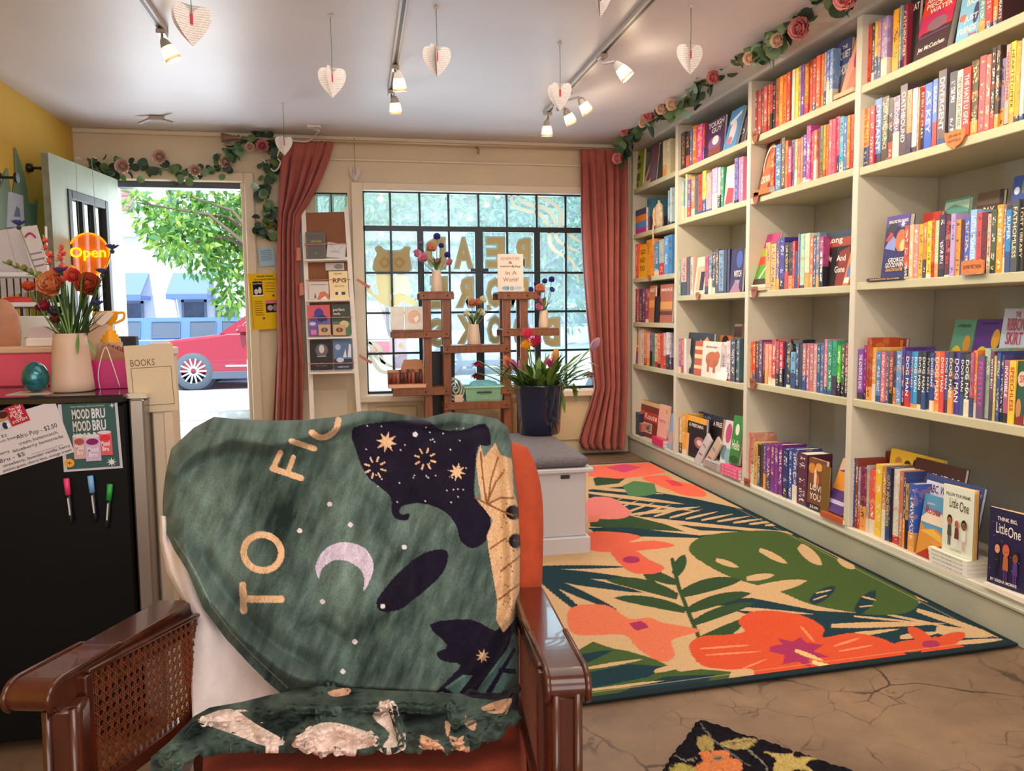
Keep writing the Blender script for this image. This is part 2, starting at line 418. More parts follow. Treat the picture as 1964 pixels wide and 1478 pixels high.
zr = [wz(760, p) for p in (523, 600, 677)]
for z in zr: wpart(MB().box(WX0+.012, WX1-.02, D+.057, D+.083, z-.009, z+.009), 'glazing_bar', BLACK)
wpart(MB().box(xs[3]-.075, xs[3]+.075, D+.035, D+.05, wz(915, 518)-.012, wz(915, 518)+.012), 'latch', BLACK)
def glass_mat(name, tint, gl=.09, haze=0):
    mt = bpy.data.materials.new(name); mt.use_nodes = True; nt = mt.node_tree; nt.nodes.remove(nt.nodes['Principled BSDF'])
    tr = nt.nodes.new('ShaderNodeBsdfTransparent'); tr.inputs[0].default_value = (*tint, 1)
    g = nt.nodes.new('ShaderNodeBsdfGlossy'); g.inputs['Roughness'].default_value = .03
    mx = nt.nodes.new('ShaderNodeMixShader'); mx.inputs[0].default_value = gl
    nt.links.new(tr.outputs[0], mx.inputs[1]); nt.links.new(g.outputs[0], mx.inputs[2])
    if haze:      # dusty panes scatter some of the daylight
        tl = nt.nodes.new('ShaderNodeBsdfTranslucent'); tl.inputs[0].default_value = (.8, .92, 1, 1); m2 = nt.nodes.new('ShaderNodeMixShader'); m2.inputs[0].default_value = haze
        nt.links.new(mx.outputs[0], m2.inputs[1]); nt.links.new(tl.outputs[0], m2.inputs[2]); mx = m2
    nt.links.new(mx.outputs[0], nt.nodes['Material Output'].inputs[0])
    return mt
GLASS = glass_mat('window_glass', (.86, .95, 1.0), .06, .06)
DOORGLASS = glass_mat('door_glass', (.38, .55, .42), .3)  # green reflection of the trees put into the tint
ex = [WX0+.012]+xs+[WX1-.02]; ez = [WZ0+.02]+zr[::-1]+[zt, WZ1-.012]
for i in range(len(ex)-1):
    for j in range(len(ez)-1):
        wpart(MB().box(ex[i], ex[i+1], D+.069, D+.071, ez[j], ez[j+1]), 'pane', GLASS)
# window_2: two glass blocks
gb = struct(empty('window_2', ((GX0+GX1)/2, D+.05, GZ0)))
gm = glass_mat('glass_block', (.62, .92, .9), .22)
gm2 = M('bfe6e2', .15, trans=.85, bump=.8, bscale=40, name='rippled_glass_block')
mid = (GX0+GX1)/2
for x0, x1 in ((GX0+.006, mid-.004), (mid+.004, GX1-.006)):
    b_ = MB().bev(x0-mid, x1-mid, -.04, .05, .006, GZ1-GZ0-.012, .014).build('glass_block', gm2, gb)
    MB().bev(x0-mid, x1-mid, -.048, -.04, .006, .02, .003).bev(x0-mid, x1-mid, -.048, -.04, GZ1-GZ0-.026, GZ1-GZ0-.012, .003).bev(x0-mid, x0-mid+.013, -.048, -.04, .02, GZ1-GZ0-.026, .003).bev(x1-mid-.013, x1-mid, -.048, -.04, .02, GZ1-GZ0-.026, .003).build('glass_rim', M('9fd6cc', .2), gb)
MB().box(GX0-mid, GX1-mid, -.03, .06, GZ1-GZ0-.012, GZ1-GZ0).box(-.004, .004, -.03, .06, .006, GZ1-GZ0-.012).build('grout', M('2e4a46', .8), gb)

# door_1: pale green leaf standing open into the room
hx, hy = -1.795, 6.535; fx_, fy_ = -1.921, 5.525
dl = struct(empty('door_1', (hx, hy, 0), math.atan2(fy_-hy, fx_-hx)))
LW = math.hypot(fx_-hx, fy_-hy); LT = .045
PG = M('a9b9a4', .45, var=.06, vscale=4)
zg0, zg1, xg0, xg1 = 1.02, 2.06, .2, .80      # glazed opening, measured from the hinge
lm = MB()
lm.bev(0, xg0, 0, LT, .01, 2.25, .0006); lm.bev(xg1, LW, 0, LT, .01, 2.25, .0006); lm.bev(xg0, xg1, 0, LT, zg1, 2.25, .0006); lm.bev(xg0, xg1, 0, LT, .01, zg0, .0006)
lm.build('door_leaf', PG, dl)
MB().box(LW+.0005, LW+.002, 0.002, LT-.002, .02, 2.245).build('door_edge', M('8e9080', .7, var=.25, vscale=9), dl)
gf = MB().bev(xg0, xg0+.05, -.008, LT+.008, zg0, zg1, .005).bev(xg1-.05, xg1, -.008, LT+.008, zg0, zg1, .005).bev(xg0+.05, xg1-.05, -.008, LT+.008, zg1-.06, zg1, .005).bev(xg0+.05, xg1-.05, -.008, LT+.008, zg0, zg0+.05, .005)
gf.build('glazing_frame', M('2b3138', .5), dl)
for k in (1, 2):
    x = xg0+.05+(xg1-xg0-.1)*k/3; MB().box(x-.014, x+.014, 0, LT, zg0+.05, zg1-.06).build('glazing_bar', M('20262b', .5), dl)
for k in range(3):
    x0 = xg0+.05+(xg1-xg0-.1)*k/3+.014*(k > 0); x1 = xg0+.05+(xg1-xg0-.1)*(k+1)/3-.014*(k < 2)
    MB().box(x0, x1, .02, .024, zg0+.05, zg1-.06).build('pane', DOORGLASS, dl)
for z in (.25, 1.15, 2.05): MB().tube([(-.004, .0, z-.05), (-.004, .0, z+.05)], .008, 8).build('hinge', M('8b8b86', .35, metal=.8), dl)
MB().lathe([(.0, 0), (.026, .0), (.03, .012), (.026, .03), (.012, .034), (.012, .06), (0, .06)], M4=Matrix.Translation((LW-.06, LT+.06, 1.0)) @ Matrix.Rotation(PI/2, 4, 'X'), n=14).build('door_knob', M('a58a50', .3, metal=.9), dl)
MB().box(LW-.09, LW-.03, -.004, LT+.004, 1.12, 1.16).build('deadbolt', M('a58a50', .3, metal=.9), dl)
# ------------------------------------------------------------------ bookcase
PAINT = M('c4bf9f', .5, var=.05, vscale=5, bump=.05, bscale=30, name='bookcase_paint')
PAINT2 = M('d6d0c0', .5, var=.03, vscale=5)
PLINTH = M('a9ab9b', .5, var=.06, vscale=4)
bc = empty('bookcase', (XB, 4.45, 0), 0, 'long built-in bookcase painted pale sage along the right wall', 'bookcase')
def bpart(mb, name, mat):
    o = mb.build(name, mat, bc); o.location = (-XB, -4.45, 0); return o
DIV = [2.30, 3.433, 4.487, 5.594, 6.552]; DT = .021; SH = .038; BK = 2.755
YE = 1.18
for y in [YE]+DIV: bpart(MB().bev(XB, BK, y-DT, y+DT, .16, 2.575, .003), 'divider', PAINT2)
bpart(MB().box(BK, BK+.015, YE, DIV[-1], .1, 2.6), 'back_panel', M('c3c6c6', .55, var=.04, vscale=3))
SHZ = [[2.253, 1.878, 1.344, .79], [2.24, 1.887, 1.334, .786], [2.243, 1.888, 1.334, .765], [2.253, 1.875, 1.505, 1.132, .773]]
for b in range(4):
    for z in SHZ[b]: bpart(MB().bev(XB+.006, BK, DIV[b]+DT, DIV[b+1]-DT, z-SH, z, .003), 'shelf', PAINT)
for z in SHZ[0]: bpart(MB().bev(XB+.006, BK, YE+DT, DIV[0]-DT, z-SH, z, .003), 'shelf', PAINT)
bpart(MB().bev(XB, BK, YE-DT, DIV[-1]+DT, .1, .1599, .004), 'bottom_shelf', PAINT2)
bpart(MB().bev(XB-.022, XB+.02, YE-DT, DIV[-1]+DT, 0, .125, .004).box(XB+.02, BK, YE-DT, DIV[-1]+DT, 0, .0995).bev(XB-.03, XB, YE-DT, DIV[-1]+DT, .125, .145, .006), 'plinth', PLINTH)
bpart(MB().prism([(XB-.185, YE-DT, HC-.001), (XB-.185, YE-DT, HC-.012), (XB-.16, YE-DT, HC-.02), (XB-.03, YE-DT, 2.582), (XB-.012, YE-DT, 2.57), (XB+.012, YE-DT, 2.57), (XB+.012, YE-DT, HC-.001)], (0, DIV[-1]-YE+2*DT, 0)).box(XB+.012, BK, YE, DIV[-1], 2.575, 2.6), 'cornice', M('b9bcb6', .55, var=.12, vscale=10, stretch=(1, .3, 3)))

# ------------------------------------------------------------------ books
def book_material():
    mt = bpy.data.materials.new('book_cover'); mt.use_nodes = True; nt = mt.node_tree; b = nt.nodes['Principled BSDF']; N = nt.nodes.new; L = nt.links.new
    def att(n):
        a = N('ShaderNodeAttribute'); a.attribute_type = 'OBJECT'; a.attribute_name = n; return a.outputs['Color']
    base, ink, band = att('cover_col'), att('ink_col'), att('band_col')
    tc = N('ShaderNodeTexCoord'); sp = N('ShaderNodeSeparateXYZ'); L(tc.outputs['Generated'], sp.inputs[0])
    oi = N('ShaderNodeObjectInfo')
    def math_(op, a, c):
        m_ = N('ShaderNodeMath'); m_.operation = op
        for i, q in enumerate((a, c)):
            if isinstance(q, (int, float)): m_.inputs[i].default_value = q
            else: L(q, m_.inputs[i])
        return m_.outputs[0]
    z, y, x = sp.outputs[2], sp.outputs[1], sp.outputs[0]
    spine = math_('LESS_THAN', x, .03)
    # lettering like blobs down the spine, printed flat
    cmb = N('ShaderNodeCombineXYZ'); L(math_('MULTIPLY', z, 34), cmb.inputs[0]); L(math_('MULTIPLY', y, 3.2), cmb.inputs[1]); L(math_('MULTIPLY', oi.outputs['Random'], 90), cmb.inputs[2])
    n = N('ShaderNodeTexNoise'); n.inputs['Scale'].default_value = 1; n.inputs['Detail'].default_value = 1; L(cmb.outputs[0], n.inputs['Vector'])
    letters = math_('GREATER_THAN', n.outputs['Fac'], .52)
    cm2 = N('ShaderNodeCombineXYZ'); L(math_('MULTIPLY', z, 4.5), cm2.inputs[0]); L(math_('MULTIPLY', oi.outputs['Random'], 50), cm2.inputs[2])
    n2 = N('ShaderNodeTexNoise'); n2.inputs['Scale'].default_value = 1; L(cm2.outputs[0], n2.inputs['Vector'])
    zone = math_('MULTIPLY', math_('GREATER_THAN', n2.outputs['Fac'], .47), math_('LESS_THAN', math_('ABSOLUTE', math_('SUBTRACT', y, .5), 0), .27))
    zone = math_('MULTIPLY', zone, math_('LESS_THAN', math_('ABSOLUTE', math_('SUBTRACT', z, .5), 0), .44))
    inkm = math_('MULTIPLY', math_('MULTIPLY', letters, zone), math_('MULTIPLY', spine, .85))
    lab = N('ShaderNodeAttribute'); lab.attribute_type = 'OBJECT'; lab.attribute_name = 'plain'
    inkm = math_('MULTIPLY', inkm, math_('SUBTRACT', 1, lab.outputs['Fac']))
    # coloured foot or head band
    bm_ = math_('GREATER_THAN', math_('SUBTRACT', math_('MULTIPLY', oi.outputs['Random'], .45), z), 0)
    m1 = N('ShaderNodeMixRGB'); L(bm_, m1.inputs[0]); L(base, m1.inputs[1]); L(band, m1.inputs[2])
    # mottled cover picture on the boards
    n3 = N('ShaderNodeTexNoise'); n3.inputs['Scale'].default_value = 22; n3.inputs['Detail'].default_value = 3; L(tc.outputs['Object'], n3.inputs['Vector'])
    pm = math_('MULTIPLY', math_('GREATER_THAN', n3.outputs['Fac'], .56), .28)
    m2 = N('ShaderNodeMixRGB'); L(pm, m2.inputs[0]); L(m1.outputs[0], m2.inputs[1]); L(band, m2.inputs[2])
    m3 = N('ShaderNodeMixRGB'); L(inkm, m3.inputs[0]); L(m2.outputs[0], m3.inputs[1]); L(ink, m3.inputs[2])
    L(m3.outputs[0], b.inputs['Base Color']); b.inputs['Roughness'].default_value = .38
    return mt
BOOK = book_material()
PAGES = M('d9cbb0', .8, var=.12, vscale=3, stretch=(1, 400, 1))
PAGESW = M('e6e0d4', .8)
CN = [('red', 'd23a38'), ('dark red', '7a2530'), ('orange', 'e87a28'), ('yellow', 'f0cc35'), ('pink', 'e87898'), ('magenta', 'c83a90'), ('purple', '6a4898'), ('lilac', 'a898d0'), ('navy', '2a3468'), ('blue', '3a68b8'), ('light blue', '80b4e0'), ('teal', '3a8088'), ('green', '4aa860'), ('lime green', '7ad040'), ('mint green', 'b0d8b8'), ('olive', '70704a'), ('black', '1c181c'), ('charcoal', '44404a'), ('grey', '8c8a90'), ('brown', '704a34'), ('tan', 'c89868'), ('cream', 'ecdcc0'), ('white', 'e8e6e4'), ('coral', 'f07860'), ('peach', 'f0b090'), ('plum', '5c3048')]
def cname(h):
    h = ''.join(c*2 for c in h) if len(h) == 3 else h
    v = [int(h[i:i+2], 16) for i in (0, 2, 4)]
    return min(CN, key=lambda c: sum((a-int(c[1][2*i:2*i+2], 16))**2 for i, a in enumerate(v)))[0]
ORD = 'first second third fourth fifth sixth seventh eighth ninth tenth eleventh twelfth thirteenth fourteenth fifteenth sixteenth seventeenth eighteenth nineteenth twentieth'.split()
def ordn(n):
    if n <= 20: return ORD[n-1]
    T = {2: 'twenty', 3: 'thirty', 4: 'forty'}; 
    return T[n//10]+('-'+ORD[n % 10-1] if n % 10 else 'th').replace('yth', 'ieth')
BAYN = ['nearest bay', 'second nearest bay', 'third bay', 'farthest bay']
SHN = ['top', 'second', 'third', 'fourth', 'bottom']; SHN6 = ['top', 'second', 'third', 'fourth', 'fifth', 'bottom']
def shelf_name(b, s): return (SHN6 if b == 3 else SHN)[s]+' shelf of '+BAYN[b]
def shelf_z(b, s):
    Z = SHZ[b]+[.16]; return Z[s]
def spine_book(y0, y1, z, h, x0, depth, col, ink, band, label, group, title=None, lean=0, tcol=None):
    """upright book, spine towards the room (-X); y0 far edge, y1 near edge"""
    th = y0-y1; o = empty('book', (x0, (y0+y1)/2, z), 0, label, 'book', group)
    if lean: o.rotation_euler = (lean, 0, 0)
    c = min(.0025, th*.16); m_ = MB()
    m_.box(0, c, -th/2, th/2, 0, h); m_.box(c, depth, -th/2, -th/2+c, 0, h); m_.box(c, depth, th/2-c, th/2, 0, h)
    k = m_.build('cover', BOOK, o, recalc=False); k['cover_col'] = rgb(col); k['ink_col'] = rgb(ink); k['band_col'] = rgb(band)
    if title: k['plain'] = 1.0
    MB().box(c, depth-.004, -th/2+c, th/2-c, .003, h-.004).build('pages', PAGES if random.random() < .7 else PAGESW, o, recalc=False)
    if title:
        tm = MB(); rot = Matrix.Translation((-.0006, 0, 0)) @ Matrix.Rotation(-PI/2, 4, 'Z') @ Matrix.Rotation(PI/2, 4, 'Y')
        # title runs down the spine: local +X of the text -> down, +Z -> towards the camera side reversed
        L0, L1 = .10*h, .80*h; hw = th*.30
        v, f, d = text_geo(title, .012); s_ = min((L1-L0), 2*hw*d[0]/d[1]*1.6)
        P = [(-.0006, -(b_-.5)*2*hw, (h*.9-(a*s_))) for a, b_ in v[:, :2]]
        tm.add(P, f, tcol or ink); tm.build('title', PRINT, k, recalc=False)
    return o
def row(b, s, org, sc, data, xs=.022, bottoms=None):
    """data: x0 x1 ytop colour [ink] [title] in crop pixels"""
    z = shelf_z(b, s); n = 0
    lines = [l for l in data.strip().split('\n') if l.strip()]
    for l in lines:
        p = l.split(None, 5); x0, x1, yt = float(p[0]), float(p[1]), float(p[2]); col = p[3]
        ink = p[4] if len(p) > 4 and p[4] != '-' else random.choice(['f4efe4', 'f4efe4', '2a2430', 'f0d060'])
        title = p[5] if len(p) > 5 else None
        n += 1
        X = XB+xs+random.uniform(0, .012)
        ya = solveY(org[0]+x0*sc, X, z+.1); yb = solveY(org[0]+x1*sc, X, z+.1)
        ya -= .0006; yb += .0006
        if ya-yb < .006: yb = ya-.006
        px, py = org[0]+(x0+x1)/2*sc, org[1]+yt*sc
        zt = onX(px, py, X)[2]; h = min(max(.11, zt-z), (.34 if s else .27))
        band = random.choice(['2a2430', 'e8dcc8', 'c83a40', '3a5088', col, col, col, '4a3a58', 'e8a050'])
        lab = f"{cname(col)} book, {ordn(n)} upright spine from left, {shelf_name(b, s)}"
        spine_book(ya, yb, z, h, X, min(.15, max(.11, h*.62)), col, ink, band, lab, 'books on the '+shelf_name(b, s), title)
def face(b, s, org, sc, q, depth, art, label, back=0., tilt=.16, cat='book', bg='888', rz=-PI/2, th=None, name='book', zoff=0., hmin=0.):
    """cover turned to the room; q = x0,x1 (left/right at foot), ytop (crop px)"""
    z = shelf_z(b, s)+zoff+.0005; X = XB+.03+back
    x0, x1, yt = q
    ya = solveY(org[0]+x0*sc, X, z+.1); yb = solveY(org[0]+x1*sc, X, z+.1); w_ = max(ya-yb, .04)
    h = max(onX(org[0]+(x0+x1)/2*sc, org[1]+yt*sc, X+.03)[2]-z, hmin)
    th = th or .018; h = h/math.cos(tilt)
    return panel_book(name, (X, ya, z+th*math.sin(tilt)), w_, h, th, rz, tilt, art, bg, label, cat, 'books with their covers turned to the room')
def panel_book(name, loc, w_, h, th, rz, tilt, art, bg, label, cat, group=None, pages=PAGESW):
    o = empty(name, loc, 0, label, cat, group); o.rotation_euler = (Matrix.Rotation(rz, 3, 'Z') @ Matrix.Rotation(-tilt, 3, 'X')).to_euler()
    c = .002
    cv = MB(); cv.box(0, w_, 0, c, 0, h, bg).box(0, w_, th-c, th, 0, h, bg).box(0, c, c, th-c, 0, h, bg); cv = cv.build('cover', PRINT, o, recalc=False)
    MB().box(c, w_-.004, c, th-c, .003, h-.003).build('pages', pages, o, recalc=False)
    if art:
        a = MB(); art_into(a, w_, h, art); a.build('cover_print', PRINT, cv, recalc=False)
    return o
c3 = ((1620, 0), .2165); c4 = ((1620, 300), .1894); c5 = ((1600, 560), .203); c6 = ((1400, 800), .2872)
c7 = ((1400, 0), .2842); c8 = ((1400, 400), .2705); c1 = ((1160, 180), .2571); c2 = ((1160, 540), .2841); s1 = ((1180, 740), .1527)
row(0, 0, *c3, '''
200 238 205 e0523c
240 261 205 3a3038
262 289 182 f2cc3a
290 319 170 cf8f96
322 376 155 a58acb
424 478 65 f0a820 2a2430
482 498 45 7aa0a8
498 552 22 8e2a3e f0d0c0 CATCHING-FIRE
1190 1250 -10 6aa0a8
1251 1309 -20 d84848
1312 1362 -30 ee8030
1364 1405 -40 54303a f0e0d0 HEARTS''')
row(0, 1, *c3, '''
160 217 965 dd7a30
220 258 945 d23a48
262 322 880 5d8fd0 fff DEFIANT
325 382 860 4b4638 e8e0c0 DEEP IN PROVIDENCE
385 424 870 1a1418
425 482 855 6b4f8a ddd BLOODMARKED
484 545 755 544050 eee OATHBOUND
546 588 800 e89050
590 640 785 ece4e0
642 658 780 b0825a
660 704 765 e02a38 ffe RUIN OF STARS
706 770 740 1f5fd0 fff AS KEY
774 815 705 5a80cc fff SAILOR
820 892 625 6a5c60 fff DIVERGENT
920 983 640 4a4a5a
985 1038 625 e8dcc8 2a3050 THEY BOTH DIE AT THE END
1040 1108 600 e03c3c fff THE HATE U GIVE
1110 1178 540 5a4838 e8d090
1185 1240 500 dd5a70
1242 1286 490 f07868
1290 1325 430 453832
1328 1364 410 4a3c34
1366 1415 525 8f86b0
1417 1455 400 f0a8a0 c03040 HEARTSTOPPER
1456 1503 375 f6d84a 604840 HEARTSTOPPER
1505 1550 375 e0a030
1552 1589 345 f0d8d0''')
row(0, 2, *c4, '''
600 646 700 c2503c
650 691 690 e8c090
692 745 690 d89090
748 790 685 eab030
791 827 670 d88a30
829 872 655 f2cc20
873 900 640 e07050
901 949 650 b8d8a8
951 1012 590 4a3050 fff
1015 1064 590 5a2a34 f04850 WAR GAMES
1066 1112 580 b8a0d8 444454
1114 1170 640 e89a40
1175 1205 640 5a2028
1206 1263 620 4a60c8
1264 1329 540 8fc0f0 fff LITTLE MONSTERS
1330 1381 570 e84848
1383 1438 570 6a2a28
1440 1474 580 f0b0a0
1476 1529 540 4a5a38 fff
1531 1594 490 f0a030
1596 1624 490 8a86a8
1626 1680 540 3a8ad0 fff SUPER
1682 1750 440 4a5058 e8e0b0 FATHOMLESS
1754 1812 450 3a3a34 f0e0c0 LOST LIBRARY''')
row(0, 3, *c5, '''
170 215 500 2a1a38
220 272 540 8a4ab8 fff THE ADVENTURE KIND
274 300 500 b03080
302 343 430 b04a2a
345 391 520 e8a850
393 437 560 5a8ac8
439 477 565 d87888
479 515 565 4a7890
516 554 560 a84a58
556 580 560 3a5068
582 631 555 6a9ad8
633 663 520 5a3a8a
665 711 555 3a4a98 fff DOG MAN
712 745 560 4a90d0 fff DOG MAN
746 784 560 3aa0e0 fff DOG MAN
785 821 560 3a3a40 fff DOG MAN
822 861 560 3a3a40 fff DOG MAN
863 901 570 3a4a60 fff DOG MAN
902 934 570 2a4aa0 fff DOG MAN
936 993 560 f08030 fff DOG MAN
995 1034 560 e04848 fff DOG MAN
1035 1071 565 3a5a98 fff DOG MAN
1072 1117 565 4a4450 fff DOG MAN
1120 1184 570 4a3aa0 fff DOG MAN
1186 1224 580 2a3038 fff DOG MAN
1225 1275 580 38403a fff DOG MAN
1278 1306 570 c06080
1307 1344 550 e88a40
1346 1407 600 68507a e840c0 FREESTYLE
1409 1463 530 a8c0a8
1465 1498 560 6a4060 fff WITCH BOY
1499 1522 600 c8b850
1523 1560 570 2a4a98
1562 1594 590 4a4a78
1596 1642 640 b05a80 fff INVISIBLE
1643 1706 645 f2c83a c03030 SPEECHLESS''')
row(0, 4, *c6, '''
808 831 235 4a5aa0
833 850 240 8a3a2a
851 866 330 9a9ac0
867 904 335 8a2a5a
906 928 320 a8a8b0
930 964 350 e85a4a
966 1009 255 f0c840
1011 1034 325 c88a4a
1036 1064 330 2a4a80 f0d060 GUTS AND HEROES
1066 1083 330 20203a
1085 1126 305 d8d8d0
1128 1150 345 c87858
1152 1166 350 3a4a80
1167 1186 440 c8a040
1188 1232 440 3a60c0''')
row(1, 0, *c7, '''
160 186 615 a83a3a
188 211 605 c05050
213 226 600 6a7050
227 249 585 d8606a
251 268 575 e09a4a
270 286 570 d04a68
288 307 515 3a3034
309 329 485 b06a40
331 356 470 f08a3a
358 381 460 ee7a30
383 405 440 e84e2c
406 417 460 5a78a0
418 437 465 f0d8b0
439 462 440 f0d040
463 478 435 b08a6a
480 500 430 6a4aa8 fff
502 530 430 d07020
532 555 385 d86050
557 578 370 d05048
580 606 300 f07048
608 632 290 f08058
634 648 325 c0a8a8
650 669 320 5a7ad0
671 693 308 7aa0d8''')
row(1, 1, *c7, '''
270 298 1000 e83a28
306 343 975 5a88b8
345 369 930 7a6a50 ddd
371 389 950 d07048
391 413 990 f06090
415 434 945 6a7ac0
436 455 940 f0a850
457 475 935 e86878
477 490 925 e89070
492 513 910 6a58a8
515 539 850 d050a0
541 563 890 d8508a
564 583 880 e87a48
585 605 870 8a58b0
607 626 850 7a8a50
628 645 845 e89030
647 663 840 e07030
665 685 810 ef6a80
687 708 805 e86080
710 737 790 e87090
739 763 790 5ab0d0
765 785 790 4a80c0
787 807 780 e88a40
809 831 775 e8683a''')
row(1, 2, *c8, '''
252 284 240 d8a860
286 324 250 e8b878
326 349 220 5a4a98
351 384 205 4a3a98 fff
386 413 240 2a2a34
415 440 240 30303a
442 458 230 d84050
460 478 300 4a4a88
480 490 180 6a88b8
492 526 180 a8d8c8
528 562 175 c8e0c0
564 587 195 e87858
589 607 190 5a5a80
609 631 170 6a80a0
633 660 200 b04880 fff''')
row(1, 3, *c8, '''
135 158 945 e8781a
160 179 940 d8402a
181 203 940 4a4044
205 225 930 6a4a70
227 245 945 d86a88
247 270 960 f0a090
272 294 960 f0986a
296 323 925 c03a40
325 346 940 b04858
348 374 945 d83a48
376 398 945 2a3a68
400 427 930 2a3040
429 462 1015 78b0d8
464 486 955 4a5a80
488 510 960 3a4458
512 537 955 c07880
539 561 955 c88088
563 589 955 c07080
591 614 960 d0a090
616 638 960 3a5a98
640 664 950 4a6aa0
666 688 925 d87898
690 721 935 2a9a78
723 753 935 3aaa80
755 782 970 5ad030
784 811 955 5a6a50
813 834 950 a04860''')
row(1, 4, *c6, '''
80 97 120 a8405a
98 116 115 d87878
118 134 100 cf7a70
136 158 105 cf8a78
160 180 165 d8b060
182 202 180 3a3428
204 220 180 5a4438
222 238 175 4a4aa8
240 268 175 8a3a98
270 294 178 7a3a90
296 318 180 8a4098
320 348 180 7a3488
350 386 210 2a3a78 fff
388 413 205 3a5aa8 fff
415 446 210 3a4890 fff
448 512 240 5a2a48''')
row(2, 0, *c1, '''
566 600 290 3a3438 d8a040
602 634 285 3a3438 d8a040
636 649 260 5a80b0
651 684 240 f07a20
686 728 230 e8409a
730 744 225 b8405a''')
row(2, 1, *c1, '''
540 555 680 5a6a60
557 590 660 88b8d8
600 613 600 e8d8a0
615 638 640 6a68b0
640 670 620 f08a50
672 694 615 5a6878
696 724 600 e84a2a
726 754 575 b8c850
756 795 590 e8a0b0
797 840 555 b0a0d0
842 860 550 e8d8d0
862 885 548 3aa880
965 991 480 8a80c8
993 1008 475 c890d0
1010 1030 470 e888b8''')
row(2, 2, *c1, '''
540 567 1240 7ab0a0
569 607 1225 f0b0a8
609 634 1215 5a4038
636 659 1215 e8c8b8
745 770 1210 c04858
772 797 1200 5a6a98
799 822 1180 3a4050
824 847 1160 4a3038
849 885 1165 7a98b8
887 908 1160 2a2838
910 930 1160 3a3058''')
row(2, 3, *c2, '''
475 497 400 d89080
499 512 385 9a6ac0
514 532 390 e87a40
534 550 385 e8e4e0
782 818 430 d0c0c0
820 846 400 e0d0d0
848 880 390 3a2a34
882 908 385 4a6a70''')
row(2, 4, *s1, '''
745 775 390 c08080
777 803 395 a05048
805 836 400 e8d0a0
838 868 352 f0b040''')
row(3, 0, *c1, '''
432 455 350 e0d0b0
457 490 340 d8c8a0''')
row(3, 1, *c1, '''
186 206 840 8a3a34
208 226 830 6a3030
314 336 780 3a7088
470 484 720 88b8d8
486 502 700 b8d0e0''')
row(3, 2, *c1, '''
182 204 1150 a890c0
206 227 1140 c8b8d0
229 246 1120 e05038
312 338 1090 f0a030
340 366 1080 f09038
368 402 1100 3a90c8
404 440 1085 a8c0c0
442 472 1060 5aa0e0
474 500 1050 4a88c8''')
row(3, 3, *c2, '''
166 176 50 e8e0e0
178 194 48 f0f0f0
196 212 50 b03860
214 230 48 c04878
232 252 50 4a3a60
254 272 48 6a3a68
274 292 48 a04060''')
row(3, 4, *c2, '''
226 244 310 e8d0c8
246 260 318 f0e0d8
262 280 330 f09860
282 298 345 f0b8a0
300 318 340 9a80b0
320 336 345 5a8a70
338 354 350 e8c8b0
356 374 348 e87040
376 392 350 d85038
394 412 345 c8c0d0
414 432 342 e8e0e8
434 450 345 a8a0b8''')
row(3, 5, *s1, '''
232 262 320 4a5068
264 300 340 2a3a58
302 332 480 c87068''')

# covers turned to the room -------------------------------------------------
def fb(b, s, c, q, bg, label, art, **k): return face(b, s, *c, q, .02, art, label+', '+shelf_name(b, s), bg=bg, **k)
TX = 'f6f0e8'
fb(0, 0, c3, (553, 640, 25), '241c20', 'black front cover with pale capitals behind the dark red spine', [('t', .1, .82, .95, .92, 'CAT', TX)], back=.02, tilt=.04)
fb(0, 0, c3, (612, 908, -30), '4a3438', 'red and dark front cover with slanted white lettering leaning', [('r', 0, .42, 1, 1, 'd8402e'), ('p', [(0, .38), (.45, .5), (1, .44), (1, .75), (0, .7)], 'c03060'), ('e', .55, .5, .3, .1, '8a6a78'), ('r', .05, .34, .95, .37, '6a4a78'), ('e', .85, .68, .16, .08, 'e8304a'), ('t', .08, .9, .92, .98, 'AMERICAN', TX), ('t', .12, .8, .9, .88, 'PIECE OF', TX), ('t', .25, .7, .92, .78, 'WATER', TX), ('t', .1, .1, .9, .2, 'Jes McCutchen', TX)], tilt=.2, th=.03)
fb(0, 0, c3, (985, 1180, -40), '86c0e4', 'sky blue front cover with white lettering between books', [('e', .8, .5, .13, .22, '4a4878'), ('e', .2, .5, .15, .08, 'e87868'), ('t', .3, .72, .9, .86, 'BASH', TX), ('t', .3, .35, .9, .5, 'JUST', TX), ('t', .1, .14, .9, .28, 'FRIENDS', TX), ('t', .6, .05, .95, .12, 'love', 'e05878')], tilt=.15)
fb(0, 2, c4, (366, 598, 612), '34306a', 'indigo front cover with a winged beast and white capitals leaning', [('r', 0, .82, 1, 1, '5a4a98'), ('p', [(.05, .5), (.3, .72), (.55, .6), (.5, .45)], '8a9ad8'), ('p', [(.0, .75), (.3, .95), (.55, .82), (.35, .68)], '3a3a48'), ('e', .72, .6, .22, .17, 'e8744a'), ('e', .82, .52, .12, .09, 'f4c890'), ('p', [(.05, .62), (.25, .75), (.4, .7), (.2, .6)], 'c04a44'), ('s', .75, .85, .12, 'e8e8f8'), ('t', .12, .88, .95, .93, "DRAGONS' FIRE AWAKES", TX), ('t', .28, .27, .95, .34, 'GEORGE', TX), ('t', .18, .19, .95, .265, 'GOODWIN', TX), ('t', .22, .13, .95, .18, 'DRAGON SLAYER', 'f0b040')], tilt=.1, th=.025)
fb(0, 2, c4, (1270, 1530, 372), '3c2c20', 'dark brown front cover behind the row with pale capitals', [('r', 0, .85, 1, 1, '5a4630'), ('p', [(.85, 1), (1, 1), (.97, .6), (.9, .6)], '241a14'), ('t', .28, .72, .7, .82, 'PAX', 'e8dcc0')], back=.2, tilt=.08)
